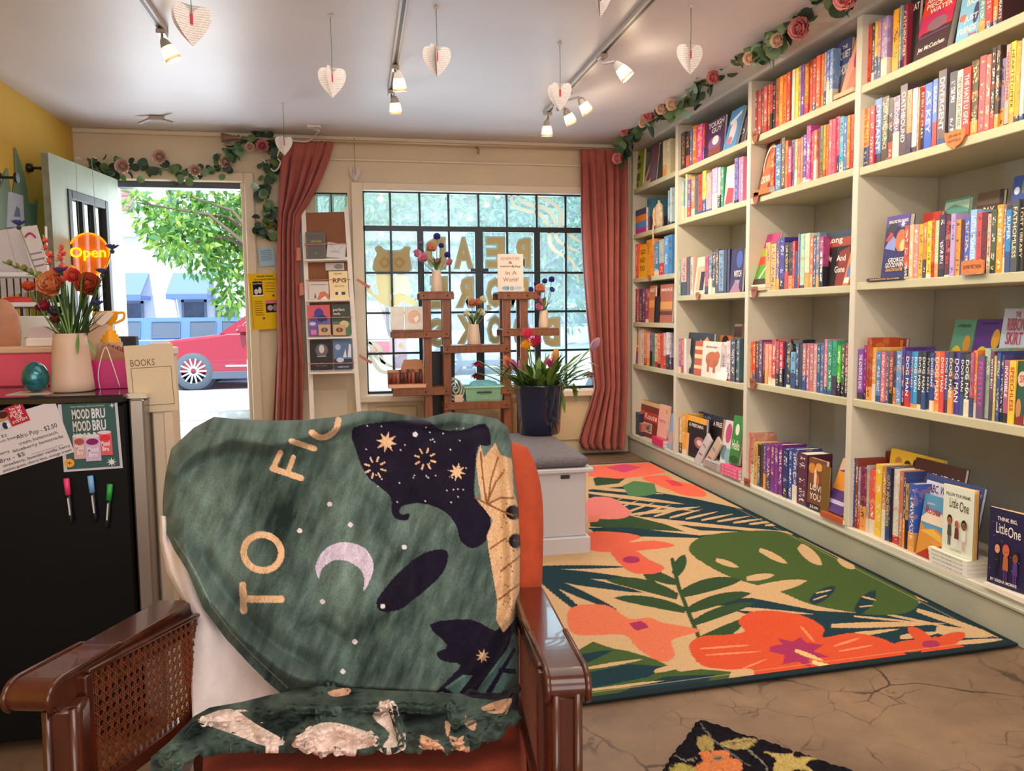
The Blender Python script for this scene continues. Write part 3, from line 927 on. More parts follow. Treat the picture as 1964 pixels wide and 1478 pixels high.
fb(0, 2, c4, (935, 1180, 445), '5a9a90', 'teal front cover behind the row with clouds', [('p', [(0, .88), (.4, .93), (1, .86), (1, .97), (0, .97)], 'a8d0b8'), ('r', 0, .7, 1, .82, '4a8880')], back=.2, tilt=.1)
fb(0, 2, c4, (1600, 1790, 215), '2a4a98', 'royal blue front cover with clouds behind the row', [('e', .25, .85, .15, .04, 'e8e8f4'), ('e', .85, .8, .16, .05, 'e8e8f4'), ('e', .6, .88, .1, .07, '6a8a4a'), ('r', .2, .55, .9, .72, 'f0e0e8'), ('t', .25, .58, .85, .69, 'Phinneas', '9a3060'), ('e', .2, .5, .12, .04, 'e8e8f4')], back=.18, tilt=.1, th=.03)
fb(0, 2, c4, (755, 935, 580), 'c03a30', 'bright red tall book lying back behind the spines', [('r', 0, .8, 1, .84, 'e86a50')], back=.19, tilt=.05)
fb(0, 3, c5, (322, 640, 430), 'a8382a', 'brick red front cover with orange panel behind spines', [('r', .08, .3, .92, .97, 'e8904a'), ('t', .3, .9, .7, .94, 'TALES FROM', '6a2a20'), ('t', .15, .8, .85, .88, 'Bubble Trouble', '8a2418')], back=.17, tilt=.06)
fb(0, 3, c5, (985, 1180, 265), '5fa088', 'green front cover with two yellow smiling faces', [('e', .32, .5, .3, .2, 'e8d030'), ('e', .32, .42, .17, .07, 'f4f0e8'), ('e', .22, .57, .03, .03, '5a4a20'), ('e', .42, .57, .03, .03, '5a4a20'), ('e', .75, .72, .17, .1, 'd89a28'), ('t', .2, .9, .8, .95, 'a smiling story', '2a4a40')], back=.15, tilt=.2, hmin=.3)
fb(0, 3, c5, (1190, 1440, 262), '5a2f90', 'purple front cover with two yellow worried faces', [('e', .38, .5, .28, .2, 'f0d830'), ('e', .38, .4, .06, .04, 'e89088'), ('e', .28, .56, .03, .02, '6a5a20'), ('e', .47, .56, .03, .02, '6a5a20'), ('e', .8, .78, .15, .11, 'e0a828'), ('t', .2, .93, .8, .97, 'a story of three', '3a1a60')], back=.15, tilt=.2, hmin=.3)
fb(0, 3, c5, (1462, 1742, 162), 'c4d4ee', 'pale blue front cover with red lettering and three figures', [('p', [(0, .4), (.1, .55), (.25, .6), (.4, .48), (.55, .6), (.75, .62), (.9, .5), (1, .55), (1, .3), (0, .3)], '7a8268'), ('e', .15, .45, .1, .12, 'c04a3a'), ('e', .42, .46, .08, .14, '2a2020'), ('e', .42, .38, .12, .06, 'f0f0f4'), ('e', .73, .46, .09, .12, '4a5058'), ('t', .4, .92, .58, .97, 'THE', 'b83048'), ('t', .18, .79, .76, .91, 'RIBBON', 'b83048'), ('t', .2, .66, .74, .78, 'SKIRT', 'b83048'), ('t', .3, .6, .65, .63, 'CAMERON MUKWA', '4a5a88')], back=.15, tilt=.14, hmin=.32)
fb(0, 3, c5, (1708, 1793, 645), '2c5a48', 'dark green front cover with red pale lettering at frame edge', [('e', .6, .72, .5, .12, 'd8c8b0'), ('t', .35, .66, .95, .78, 'SP', 'b82a28'), ('e', .4, .25, .3, .16, 'c88a58'), ('p', [(0, 0), (1, 0), (1, .15), (.3, .12)], '8a2a28')], back=.0, tilt=.03)
fb(0, 3, c5, (1748, 1793, 165), '3a3038', 'dark front cover beside the pale blue cover', [('r', .1, .6, .9, .9, '6a2a3a')], back=.15, tilt=.1, hmin=.3)
fb(0, 4, c6, (836, 1160, 220), '7a2c22', 'maroon cover behind upright picture books', [('t', .15, .84, .35, .93, 'A is for', 'e8c8a0'), ('e', .2, .6, .15, .1, 'c88a68')], back=.12, tilt=.12, cat='picture book', hmin=.27)
fb(0, 4, c6, (1008, 1350, 238), 'f0c63c', 'tall yellow cover with a row of cartoon heads', [('e', .18, .86, .07, .06, 'c88a58'), ('e', .36, .84, .07, .06, '3a2a20'), ('e', .52, .87, .06, .07, '2a2020'), ('e', .7, .86, .07, .05, 'e8b080'), ('e', .88, .86, .07, .06, 'a86a48')], back=.1, tilt=.12, cat='picture book', hmin=.26)
fb(0, 4, c6, (1150, 1475, 300), '4a2418', 'dark brown cover with pale title above an orange sunset', [('r', 0, .3, 1, .55, 'b85a28'), ('r', 0, .55, 1, .62, '8a3c20'), ('e', .5, .5, .3, .1, 'e89848'), ('t', .1, .72, .22, .87, 'J', 'f0dcc8'), ('t', .25, .82, .34, .86, 'is for', 'f0dcc8'), ('t', .36, .72, .92, .87, 'JUDY', 'f0dcc8')], back=.05, tilt=.16, cat='picture book', hmin=.245)
fb(0, 4, c6, (1225, 1600, 415), '3a4a80', 'blue cover with white title strip and zigzag border', [('r', .03, .72, .97, .92, 'd8d8ec'), ('t', .1, .76, .92, .88, 'ABC, WHAT CAN I BE?', '2a2a44'), ('r', .03, .02, .97, .7, '6aa0d0')], back=.02, tilt=.17, cat='picture book', hmin=.2)
fb(0, 4, c6, (1245, 1420, 520), '5a9cc8', 'blue and red desert road cover in front of blue spines', [('p', [(0, 0), (1, 0), (1, .42), (.6, .5), (.2, .45), (0, .55)], 'd8943a'), ('p', [(0, 0), (1, 0), (1, .3), (.4, .16)], 'b03428'), ('p', [(.0, .62), (.3, .78), (.6, .7), (.9, .82), (1, .7), (1, .55), (0, .55)], 'e8dcc8'), ('p', [(0, .4), (.5, .48), (1, .38), (1, .3), (.5, .36)], 'e8b850'), ('t', .12, .7, .98, .83, 'Route 66', 'c02a2c'), ('t', .15, .85, .45, .88, "COUNTRY'S", 'f0e8e0')], back=-.012, tilt=.14, cat='picture book', th=.01)
# board books on white stacks, nearest bay
def flat_book(name, b, s, org, sc, x0, x1, col, label, group, depth=.13, th=.012, z0=0., xs=.02, rz=0., art=None, cat='book'):
    """book lying flat, spine to the room"""
    z = shelf_z(b, s)+z0+.0004; X = XB+xs
    ya = solveY(org[0]+x0*sc, X, z+.01); yb = solveY(org[0]+x1*sc, X, z+.01); w_ = ya-yb
    o = empty(name, (X, (ya+yb)/2, z), 0, label, cat, group); o.rotation_euler = (0, 0, rz)
    c = .0015; m_ = MB()
    m_.box(0, c, -w_/2, w_/2, 0, th, col).box(c, depth, -w_/2, w_/2, 0, c, col).box(c, depth, -w_/2, w_/2, th-c, th, col)
    m_.build('cover', PRINT, o, recalc=False)
    MB().box(c, depth-.003, -w_/2+.002, w_/2-.002, c, th-c).build('pages', PAGESW, o, recalc=False)
    if art:
        a = MB(); add_text(a, art[0], -w_*.4, w_*.4, th*.25, th*.75, -.0006, art[1], M4=Matrix.Rotation(-PI/2, 4, 'Z')); a.build('title', PRINT, o, recalc=False)
    return z0+th
h_ = 0
for k, nm in enumerate(('lowest', 'second from bottom', 'third', 'top')):
    h_ = flat_book('book', 0, 4, *c6, 1332-3*k, 1580, ['f0e8e8', 'e4e8e4', 'e8e8e0', 'ece8d8'][k], f"thin white flat book, {nm} of stack under pale green board book", 'white flat stack under the pale green board book', .12, .0155, h_, .0, art=('FOLLOW YOUR DREAMS, LITTLE ONE', '9a9a98') )+.0006
def board(x0, x1, ytop, X, bg, art, label, z0, rz, n=5):
    z = .16+z0; ya = solveY(c6[0][0]+x0*c6[1], X, z); w_ = .155
    px = c6[0][0]+(x0+x1)/2*c6[1]; h = onX(px, c6[0][1]+ytop*c6[1], X)[2]-z
    o = empty('board_book', (X, ya, z+.001), 0, label, 'board book', None); o.rotation_euler = (0, 0, rz)
    for k in range(n):
        a = math.radians(3+7*k); 
        M4 = Matrix.Translation((.0, .003*k, 0)) @ Matrix.Translation((w_, 0, 0)) @ Matrix.Rotation(-a*.0, 4, 'Z') @ Matrix.Translation((-w_, 0, 0))
        if k: M4 = Matrix.Rotation(math.radians(2.2*k), 4, 'Z') @ Matrix.Translation((0, .002*k, 0))
        c_ = [bg, 'e8c898', 'f0c040', 'd8a898', '4a3a40'][k % 5]
        MB().bev(.0, w_, 0, .0018, 0, h, .0008, c_, M4).build('front_cover' if k == 0 else ('back_cover' if k == n-1 else 'board_page'), PRINT, o)
    a = MB(); art_into(a, w_, h, art); a.build('cover_print', PRINT, o, recalc=False)
    return o
def kid(x, z, s, skin, hair, top, leg):
    return [('r', x-.045*s, z-.3*s, x-.01*s, z-.14*s, leg), ('r', x+.01*s, z-.3*s, x+.045*s, z-.14*s, leg), ('p', [(x-.07*s, z-.16*s), (x+.07*s, z-.16*s), (x+.055*s, z), (x-.055*s, z)], top), ('e', x, z+.075*s, .085*s, .075*s, hair), ('e', x, z+.055*s, .068*s, .058*s, skin), ('e', x-.025*s, z+.06*s, .008, .008, '2a1a14'), ('e', x+.025*s, z+.06*s, .008, .008, '2a1a14')]
board(1412, 1700, 478, XB+.014, 'dfe8d8', [('t', .1, .84, .9, .895, 'FOLLOW YOUR DREAMS,', '3a3a34'), ('t', .22, .68, .5, .82, 'Little', '3a3a34', .004), ('t', .55, .65, .85, .8, 'One', '3a3a34', .004)]+kid(.25, .42, 1, 'a86848', '2a1a14', '4a4a54', '3a3a44')+kid(.5, .4, 1, 'a86848', 'e8e4e0', '6a3a24', 'f0f0f0')+kid(.74, .4, 1, '8a5638', '2a1a14', 'e8e8e8', 'e0b0a8')+[('t', .35, .06, .7, .09, 'KEISHA MORRIS', '9a9a90')],
      'pale green board book with three small figures standing on a white stack', h_, -PI/2+.06)
flat_book('book', 0, 4, *c6, 1690, 2010, 'f0eadc', 'thin pale flat book under the navy board book at frame edge', None, .13, .018, 0, -.012)
board(1715, 1960, 625, XB+.002, '23204a', [('t', .22, .84, .75, .9, 'THINK BIG,', TX), ('t', .2, .68, .5, .82, 'Little', TX, .004), ('t', .52, .66, .85, .8, 'One', TX, .004)]+kid(.26, .42, 1, 'e0a080', '2a1a14', '1a1a20', '1a1a20')+kid(.5, .4, 1.1, 'c07048', 'd85838', 'b86838', '5a3a70')+kid(.76, .36, 1, '8a5638', '2a1a2a', '5a3a88', '5a3a88')+[('s', .1+.8*((k*37) % 100)/100, .2+.75*((k*53) % 100)/100, .02, '8a88b8', 5) for k in range(14)]+[('t', .15, .05, .85, .09, 'BY KEISHA MORRIS', TX)],
      'navy board book with three small figures at right edge of bottom shelf', .02, -PI/2+.12)
# nearest bay shelf C: flat book
flat_book('book', 0, 2, *c4, 222, 596, '3a2a44', 'dark flat book with orange end at far end, third shelf of nearest bay', None, .12, .013, 0, .0, art=('DRAGON SLAYER', 'f0c080'))

# second bay covers
fb(1, 0, c7, (697, 800, 300), '4a5478', 'slate blue front cover with pale serif capitals', [('r', 0, .5, 1, 1, '34407a'), ('e', .5, .2, .4, .12, '6a4030'), ('t', .4, .86, .75, .92, 'THE', 'dcd8d0'), ('t', .3, .68, .95, .82, 'QUIET', 'dcd8d0'), ('t', .3, .44, .9, .6, 'SHORE', 'dcd8d0')], back=.03, tilt=.05)
fb(1, 0, c7, (742, 834, 255), 'e8a890', 'peach front cover with pink haired figure leaning', [('e', .7, .7, .3, .28, 'b84468'), ('e', .75, .72, .18, .13, 'e8b8a0'), ('p', [(.3, 0), (1, 0), (1, .5), (.5, .4)], 'd88a78')], back=-.01, tilt=.25)
flat_book('book', 1, 0, *c7, 700, 832, 'e8b088', 'peach flat book below slanting cover, top shelf of second nearest bay', None, .12, .02, 0, -.005)
fb(1, 1, c7, (178, 262, 965), '6a2c20', 'brown front cover with pale arch around a figure', [('e', .5, .62, .42, .32, 'e8ded0'), ('e', .5, .6, .34, .28, '7a3a28'), ('e', .5, .55, .2, .22, 'd87848'), ('r', .2, .1, .8, .5, 'b8603a'), ('t', .15, .22, .9, .36, 'CROWN', 'f0e0d0')], back=.0, tilt=.22)
flat_book('book', 1, 1, *c7, 160, 262, 'e07030', 'orange flat book under brown arch cover, second shelf of second nearest bay', None, .1, .03, 0, -.008)
fb(1, 2, c8, (155, 252, 190), 'b03a78', 'striped leaning book in magenta, lime and red', [('r', 0, .55, 1, .72, 'b8c040'), ('r', 0, .38, 1, .55, 'd8503a'), ('r', 0, .1, 1, .38, '5a9a3a'), ('p', [(.4, .12), (.7, .35), (.75, .32), (.5, .1)], 'e8e8c0'), ('r', 0, .0, 1, .1, '3a2a20')], back=.0, tilt=.3, zoff=.036)
for k in range(2): flat_book('book', 1, 2, *c8, 150, 250, ['c8b090', 'e8d8b8'][k], ['lower', 'upper'][k]+' tan flat book under striped leaning book, third shelf of second bay', None, .1, .0175, k*.018, -.004)
fb(1, 2, c8, (662, 838, 168), '2a2026', 'black and red cover with white title words', [('r', 0, .72, 1, 1, 'a84a34'), ('r', 0, .88, 1, 1, '3a4a58'), ('p', [(.5, 0), (1, 0), (1, .7), (.6, .62)], '8a3424'), ('p', [(.15, .05), (.45, 0), (.45, .7), (.2, .66)], '141016'), ('t', .08, .76, .68, .9, 'Long', TX), ('t', .08, .45, .3, .57, 'Way', TX), ('t', .5, .45, .85, .56, 'And', TX), ('t', .45, .24, .85, .36, 'Gone', TX)], back=.02, tilt=.06)
fb(1, 2, c8, (800, 842, 285), 'd87848', 'small orange and blue card leaning at near end', [('e', .6, .4, .35, .2, '5a78b0'), ('r', .1, .05, .9, .2, 'e8e0d8')], back=-.012, tilt=.25, th=.008)
fb(1, 4, c6, (514, 628, 268), '7a4a2a', 'brown front cover with orange lights and pale lettering', [('e', .2, .8, .2, .1, 'd88a3a'), ('e', .6, .85, .2, .08, 'e8a050'), ('e', .5, .6, .16, .12, 'c86838'), ('e', .42, .62, .08, .2, 'e8d0b0'), ('t', .15, .38, .9, .5, 'LOVE', TX), ('t', .15, .2, .8, .33, 'YOU', TX), ('r', 0, 0, 1, .12, '2a2030'), ('t', .2, .02, .7, .09, 'JULIAN', TX)], back=-.01, tilt=.04, th=.02)
fb(1, 4, c6, (602, 655, 315), '7a5a1e', 'plain ochre cover standing before the brown cover', [], back=-.022, tilt=.03, th=.008)
fb(1, 4, c6, (640, 752, 270), '5a3a80', 'purple and orange cover leaning at near end', [('r', 0, .4, 1, .72, 'e89a40'), ('p', [(0, .72), (1, .85), (1, 1), (0, .95)], 'd8b090'), ('r', .05, .15, .9, .22, 'c8c0e0')], back=-.02, tilt=.35, zoff=.03)
flat_book('book', 1, 4, *c6, 604, 752, 'b85a38', 'orange patterned flat book at near end, bottom shelf of second bay', None, .12, .028, 0, -.012)
# third bay
fb(2, 0, c1, (745, 880, 205), '4a2a58', 'plum front cover with white capitals and a small figure', [('e', .5, .35, .35, .2, '8a5a88'), ('e', .55, .42, .18, .12, 'e8e0e4'), ('r', .2, .05, .85, .22, '8a4a40'), ('t', .1, .8, .95, .94, 'TOUGH', TX), ('t', .3, .64, .85, .77, 'GUY', TX)], tilt=.08)
fb(2, 0, c1, (880, 975, 128), '5a9ad8', 'bright blue front cover leaning beside the plum cover', [('e', .5, .4, .25, .3, 'f0d8e0'), ('e', .4, .2, .2, .1, 'e87888'), ('p', [(.1, .7), (.9, .9), (.9, .8), (.2, .6)], 'e8f0f8')], back=-.01, tilt=.25)
fb(2, 0, c1, (978, 1030, 200), '6a5a70', 'dull grey purple cover at near end', [('t', .3, .4, .9, .6, 'O', TX)], back=.02, tilt=.2)
fb(2, 1, c1, (888, 962, 545), 'ecc0c0', 'pale pink cover with blue and red picture', [('r', .1, .5, .9, .8, 'b8c0e0'), ('p', [(.1, .05), (.9, .05), (.9, .4), (.3, .45)], 'd84858')], back=.0, tilt=.08)
fb(2, 2, c1, (662, 743, 1222), 'e8d8c0', 'cream cover with dark picture panel', [('r', .15, .1, .85, .75, 'c8b090'), ('r', .5, .1, .85, .6, '2a2428')], back=-.01, tilt=.12)
fb(2, 2, c1, (932, 1022, 1162), '322a58', 'indigo cover with a pale moon and white capitals', [('e', .7, .75, .25, .2, '4a5ab0'), ('t', .3, .35, .9, .5, 'WITCH', TX), ('t', .4, .12, .8, .28, 'WAY', TX), ('p', [(.0, 0), (.9, 0), (.5, .3)], 'a87898')], back=-.006, tilt=.05)
fb(2, 3, c2, (552, 720, 345), '1e1a1c', 'tall black cover with an orange fox picture', [('p', [(.3, .5), (.5, .85), (.6, .78), (.75, .92), (.95, .7), (.9, .4), (.4, .3)], 'e88a38'), ('e', .85, .7, .08, .08, 'f0c890'), ('p', [(.0, .3), (.1, .5), (.2, .3), (.15, .1)], 'c8c8c8')], back=.02, tilt=.06, cat='picture book')
fb(2, 3, c2, (600, 650, 400), 'c8502a', 'red and cream striped cover edge beside the white cover', [('r', 0, .75, 1, .85, 'f0d890'), ('r', 0, .5, 1, .62, 'f0d890'), ('r', 0, .2, 1, .3, 'f0d890')], back=-.005, tilt=.06, cat='picture book')
fb(2, 3, c2, (650, 775, 402), 'f0e4d8', 'white square cover with an orange bear drawing', [('e', .55, .5, .35, .22, 'c8682a'), ('r', .3, .15, .42, .5, 'b85a24'), ('r', .62, .15, .74, .5, 'b85a24'), ('e', .8, .62, .14, .12, 'c8682a'), ('t', .2, .82, .8, .87, 'BROWN BEAR', '8a5a40')], back=-.01, tilt=.06, cat='picture book')
fb(2, 3, c2, (742, 818, 408), 'ece8e8', 'white and red paper cover slanting in front', [('r', .4, .75, .9, .95, 'e83a58'), ('t', .2, .5, .8, .6, 'hello', 'c04050')], back=-.02, tilt=.25, th=.004)
fb(2, 3, c2, (858, 908, 285), 'd8b898', 'tan cover standing high at the back near end', [('r', 0, .75, 1, .95, '7a4a3a'), ('e', .5, .4, .4, .2, 'f0e0c0')], back=.22, tilt=.05, hmin=.24)
fb(2, 3, c2, (765, 840, 360), 'd8702a', 'orange and black cover peeping over the row', [('e', .5, .85, .3, .14, '1e1a1c')], back=.15, tilt=.05, hmin=.2)
fb(2, 4, s1, (765, 1365, 318), '2a4a80', 'wide navy cover standing at the back', [('t', .55, .88, .95, .94, 'BUILDING', 'd0d8e8')], back=.14, tilt=.06, cat='picture book')
fb(2, 4, s1, (870, 1120, 372), '1c1822', 'black cover with yellow top edge and round emblem', [('r', 0, .86, 1, 1, 'f0b040'), ('t', .15, .74, .85, .82, 'A FREE MAN', TX), ('e', .72, .4, .26, .14, 'a86878'), ('e', .72, .4, .14, .07, 'e8c8b8'), ('r', 0, 0, .2, .55, 'e0b890')], back=.01, tilt=.06)
fb(2, 4, s1, (1150, 1330, 385), '2a2028', 'dark cover with tan edge behind the wrapped packets', [('r', .85, 0, 1, 1, 'b8906a'), ('t', .2, .8, .8, .9, 'A FREE', TX)], back=.06, tilt=.1)
fb(2, 4, s1, (1425, 1548, 368), '3a8a3a', 'green cover with white drawing at near end', [('e', .5, .72, .2, .12, 'e8f0e0'), ('t', .15, .3, .9, .5, 'Hello', 'e8f0e0'), ('e', .5, .1, .45, .08, '2a5a2a')], back=-.0, tilt=.12, zoff=.07)
fb(2, 4, s1, (1300, 1420, 430), 'dcd8dc', 'white and grey blue illustrated cover beside the green one', [('e', .5, .75, .3, .2, 'c04a78'), ('e', .3, .35, .3, .15, '6a90a0'), ('e', .7, .3, .3, .15, '8ab0b8')], back=.01, tilt=.15)
for k in range(3):
    flat_book('book', 2, 4, *s1, 1322, 1545, 'e85a90', f"pink flat book, {['lowest','middle','topmost'][k]} of the pink stack in third bay", None, .12, .021, k*.0215, -.014, art=('LOVE', 'f8c8d8'))
for k in range(3):
    flat_book('book', 2, 4, *s1, 1095+k*12, 1300, 'b8b8b8', f"grey flat book, {['lowest','middle','topmost'][k]} of the grey stack in third bay", None, .1, .016, k*.0165, -.012, art=('STORIES', '5a5a60'))
for k, (x0, x1, yt, tl) in enumerate(((985, 1130, 455, .25), (1090, 1250, 430, .3))):
    z = .16; X = XB-.002; ya = solveY(s1[0][0]+x0*s1[1], X, z); yb = solveY(s1[0][0]+x1*s1[1], X, z)
    o = empty('wrapped_packet', (X, ya, z+.006), 0, ['left', 'right'][k]+' of two slanting packets in clear wrap, bottom shelf of third bay', 'packet'); o.rotation_euler = (Matrix.Rotation(-PI/2, 3, 'Z') @ Matrix.Rotation(-tl, 3, 'X') @ Matrix.Rotation(.45, 3, 'Y')).to_euler()
    MB().bev(0, .1, 0, .02, 0, .24, .006, ['d8d0d4', 'd0b8a0'][k]).build('packet_body', PRINT, o)
    a = MB(); art_into(a, .1, .24, [('p', [(.2, .3), (.8, .38), (.75, .42), (.25, .36)], 'b84a58'), ('t', .2, .6, .8, .7, 'gift', '8a7a80')]); a.build('packet_print', PRINT, o, recalc=False)
    MB().bev(-.004, .104, -.004, .024, -.004, .25, .008).build('clear_wrap', glass_mat('clear_wrap', (.95, .95, .97), .1), o)
# farthest bay
fb(3, 0, c1, (178, 280, 450), 'b4c42a', 'acid yellow front cover with black lettering', [('e', .55, .82, .2, .07, '2a2c10'), ('r', .25, .52, .8, .7, '6a7a18'), ('t', .28, .54, .78, .68, 'TEN', '2a2c10'), ('r', .25, .2, .8, .4, '5a6428'), ('t', .3, .04, .75, .18, 'FOR', '2a2c10')], tilt=.06)
fb(3, 0, c1, (285, 330, 415), 'd8d4cc', 'white slanting cover beside the acid yellow one', [('r', .3, .1, .9, .35, 'c04a38')], tilt=.3, back=.0)
fb(3, 0, c1, (322, 380, 390), '7a6a78', 'grey mottled front cover in middle', [('r', .1, .1, .9, .9, '8a7088'), ('r', .5, .5, .9, .9, 'a0586a')], tilt=.1, back=.01)
fb(3, 0, c1, (384, 428, 380), '4a5048', 'dark grey green cover next to cream books', [], tilt=.1, back=.02)
for k, (c_, n_) in enumerate((('c83a90', 'magenta'), ('5a90d8', 'sky blue'), ('e88a38', 'orange'), ('4a5080', 'navy'))):
    flat_book('book', 3, 1, *c1, 230, 308, c_, n_+' flat book in the four book pile, second shelf of farthest bay', 'flat pile in the farthest bay', .12, [.04, .05, .055, .05][k], [0, .0405, .091, .1465][k], .01)
fb(3, 2, c1, (246, 308, 1130), 'f0b428', 'golden yellow front cover with dark lettering', [('t', .2, .7, .8, .85, 'GO', '5a4010'), ('t', .2, .45, .8, .6, 'NO', '5a4010'), ('t', .2, .2, .8, .35, 'TO', '5a4010')], tilt=.05)
fb(3, 3, c2, (294, 330, 28), 'c07850', 'left of two sunset orange front covers', [('r', 0, .4, 1, .6, 'e8a050'), ('t', .1, .82, .95, .92, 'MALAGASY', TX)], tilt=.05)
fb(3, 3, c2, (364, 450, 20), 'b86a50', 'right of two sunset orange front covers', [('r', 0, .35, 1, .55, 'e0a058'), ('r', 0, .2, 1, .3, '6a3a30'), ('t', .1, .82, .95, .9, 'MAHLE', TX)], tilt=.05)
fb(3, 3, c2, (331, 362, 100), '1a1618', 'narrow black card between the two sunset covers', [], tilt=.05, back=-.01, th=.006)
fb(3, 4, c2, (170, 222, 325), 'd87848', 'plaid front cover in green, orange and purple', [('r', 0, .75, 1, 1, '6a9a48'), ('r', .3, 0, .5, 1, 'e8b060'), ('r', 0, .0, 1, .35, '8a4a90'), ('r', .7, 0, .8, 1, 'c8603a'), ('r', 0, .5, 1, .55, 'f0d8a0')], tilt=.06)
fb(3, 5, s1, (270, 515, 185), '8a3a34', 'red game box cover with white script', [('r', 0, .45, 1, .7, 'd8483c'), ('t', .35, .5, .95, .66, 'Route', TX), ('r', .3, .12, .75, .4, 'd8c8b8'), ('t', .35, .16, .7, .36, 'GAMES', '3a3034'), ('r', 0, .88, 1, 1, 'e8c898')], tilt=.1, back=.03)
fb(3, 5, s1, (512, 632, 230), 'f0b8a8', 'pale pink cover with small orange sun', [('e', .8, .85, .12, .06, 'f0a040'), ('t', .15, .55, .8, .62, 'FAITH', 'a86a60')], tilt=.1, back=.0)
fb(3, 5, s1, (600, 690, 220), '7a7480', 'grey cover slanting against the near divider', [('r', .2, .2, .8, .8, 'b8a8a0')], tilt=.3, back=-.01)
fb(3, 5, s1, (655, 715, 340), '8ab0d8', 'light blue cover at near end', [('e', .5, .3, .4, .2, 'd8a8a0')], tilt=.12, back=-.015)
for k in range(2): flat_book('book', 3, 5, *s1, 460, 600, 'd83a70', ['lower', 'upper'][k]+' hot pink flat book, bottom shelf of farthest bay', None, .1, .028, k*.0285, -.012)
# little pouch hanging from the second shelf of the farthest bay
z = 1.875; q = onX(c1[0][0]+405*c1[1], c1[0][1]+860*c1[1], XB+.03)
o = empty('gauze_pouch', (q[0], q[1], 1.8755), 0, 'beige gauze pouch with floral trim and hanging tassel, second shelf of farthest bay', 'pouch')
MB().lathe([(0, 0), (.05, 0), (.065, .03), (.062, .1), (.055, .17), (.03, .19), (.012, .2), (.02, .215), (0, .216)], n=14, M4=Matrix.Diagonal((.45, 1.1, 1, 1))).build('pouch_body', M('cbb398', .9, var=.25, vscale=40), o, smooth=True)
MB().tube([(-.03, 0, .12), (-.04, .01, .05), (-.05, .0, -.03), (-.05, -.01, -.12)], .006, 6).tube([(-.03, .02, .16), (-.04, .015, .1), (-.035, .0, .02)], .009, 6).build('tassel', M('d8b48a', .9, var=.3, vscale=50), o)

# carved wooden shelf labels ------------------------------------------------
WOODTAG = M('b5653a', .55, var=.15, vscale=30)
def shelf_sign(px, py, z, text, label, w_=.085, h=.05, X=XB-.004, col='b5653a', tall=.0):
    ya = solveY(px, X, z); o = empty('shelf_sign', (X, ya, z), -PI/2, label, 'sign', 'carved wooden shelf signs')
    pts = spline([(-.5, .55), (-.3, .5), (0, .58), (.3, .5), (.5, .55), (.47, .1), (.3, -.25), (.12, -.35), (0, -.5), (-.12, -.35), (-.3, -.25), (-.47, .1)], 3, True)
    MB().prism([(a*w_, -.004, b_*h) for a, b_ in pts], (0, .004, 0)).build('plaque', M(col, .55, var=.2, vscale=40), o)
    a = MB(); L = text.split('|'); 
    for i, t_ in enumerate(L): add_text(a, t_, -.31*w_, .31*w_, (.26-.28*i)*h-.075*h, (.26-.28*i)*h+.075*h, -.0047, '4a2a1a')
    a.build('lettering', PRINT, o, recalc=False)
shelf_sign(1832, 264, 1.872, 'TEEN AND YA|NOVELS', 'orange wooden shelf sign reading teen, second shelf of nearest bay', .11, .07, col='d87a3c')
o = empty('shelf_sign', (XB-.01, solveY(1864, XB-.01, 1.36), 1.3445), -PI/2, 'low wooden sign standing on third shelf of nearest bay', 'sign')
MB().prism([(a, 0, b_) for a, b_ in ((-.056, 0), (.056, 0), (.056, .05), (.04, .055), (.02, .052), (0, .058), (-.02, .052), (-.04, .056), (-.056, .05))], (0, .006, 0)).build('plaque', M('d07a40', .55, var=.15, vscale=40), o)
a = MB(); add_text(a, 'JUVIE FICTION', -.045, .045, .018, .036, -.0007, '5a2a18'); a.build('lettering', PRINT, o, recalc=False)
MB().box(-.065, .065, -.012, .03, -.0002, .0008).build('clear_foot', GLASS, o)
for px, z, t_, n_ in ((1449, 2.225, 'ROMANCE', 'top'), (1450, 1.868, 'ROMANCE', 'second'), (1447, 1.318, 'POETRY', 'third'), (1444, .772, 'FANTASY', 'fourth'), (1433, .15, 'MANGA', 'bottom')):
    shelf_sign(px, 0, z, t_, f"brown wooden shelf sign at far end of {n_} shelf, second nearest bay", .07, .075, col='94553a')
shelf_sign(1338, 0, 1.32, 'HISTORY', 'orange brown wooden shelf sign on third shelf of third bay', .055, .055, col='b86a3a')
shelf_sign(1245, 0, 1.49, 'SPIRIT', 'small wooden shelf sign on third shelf of farthest bay', .05, .05, col='b86a3a')
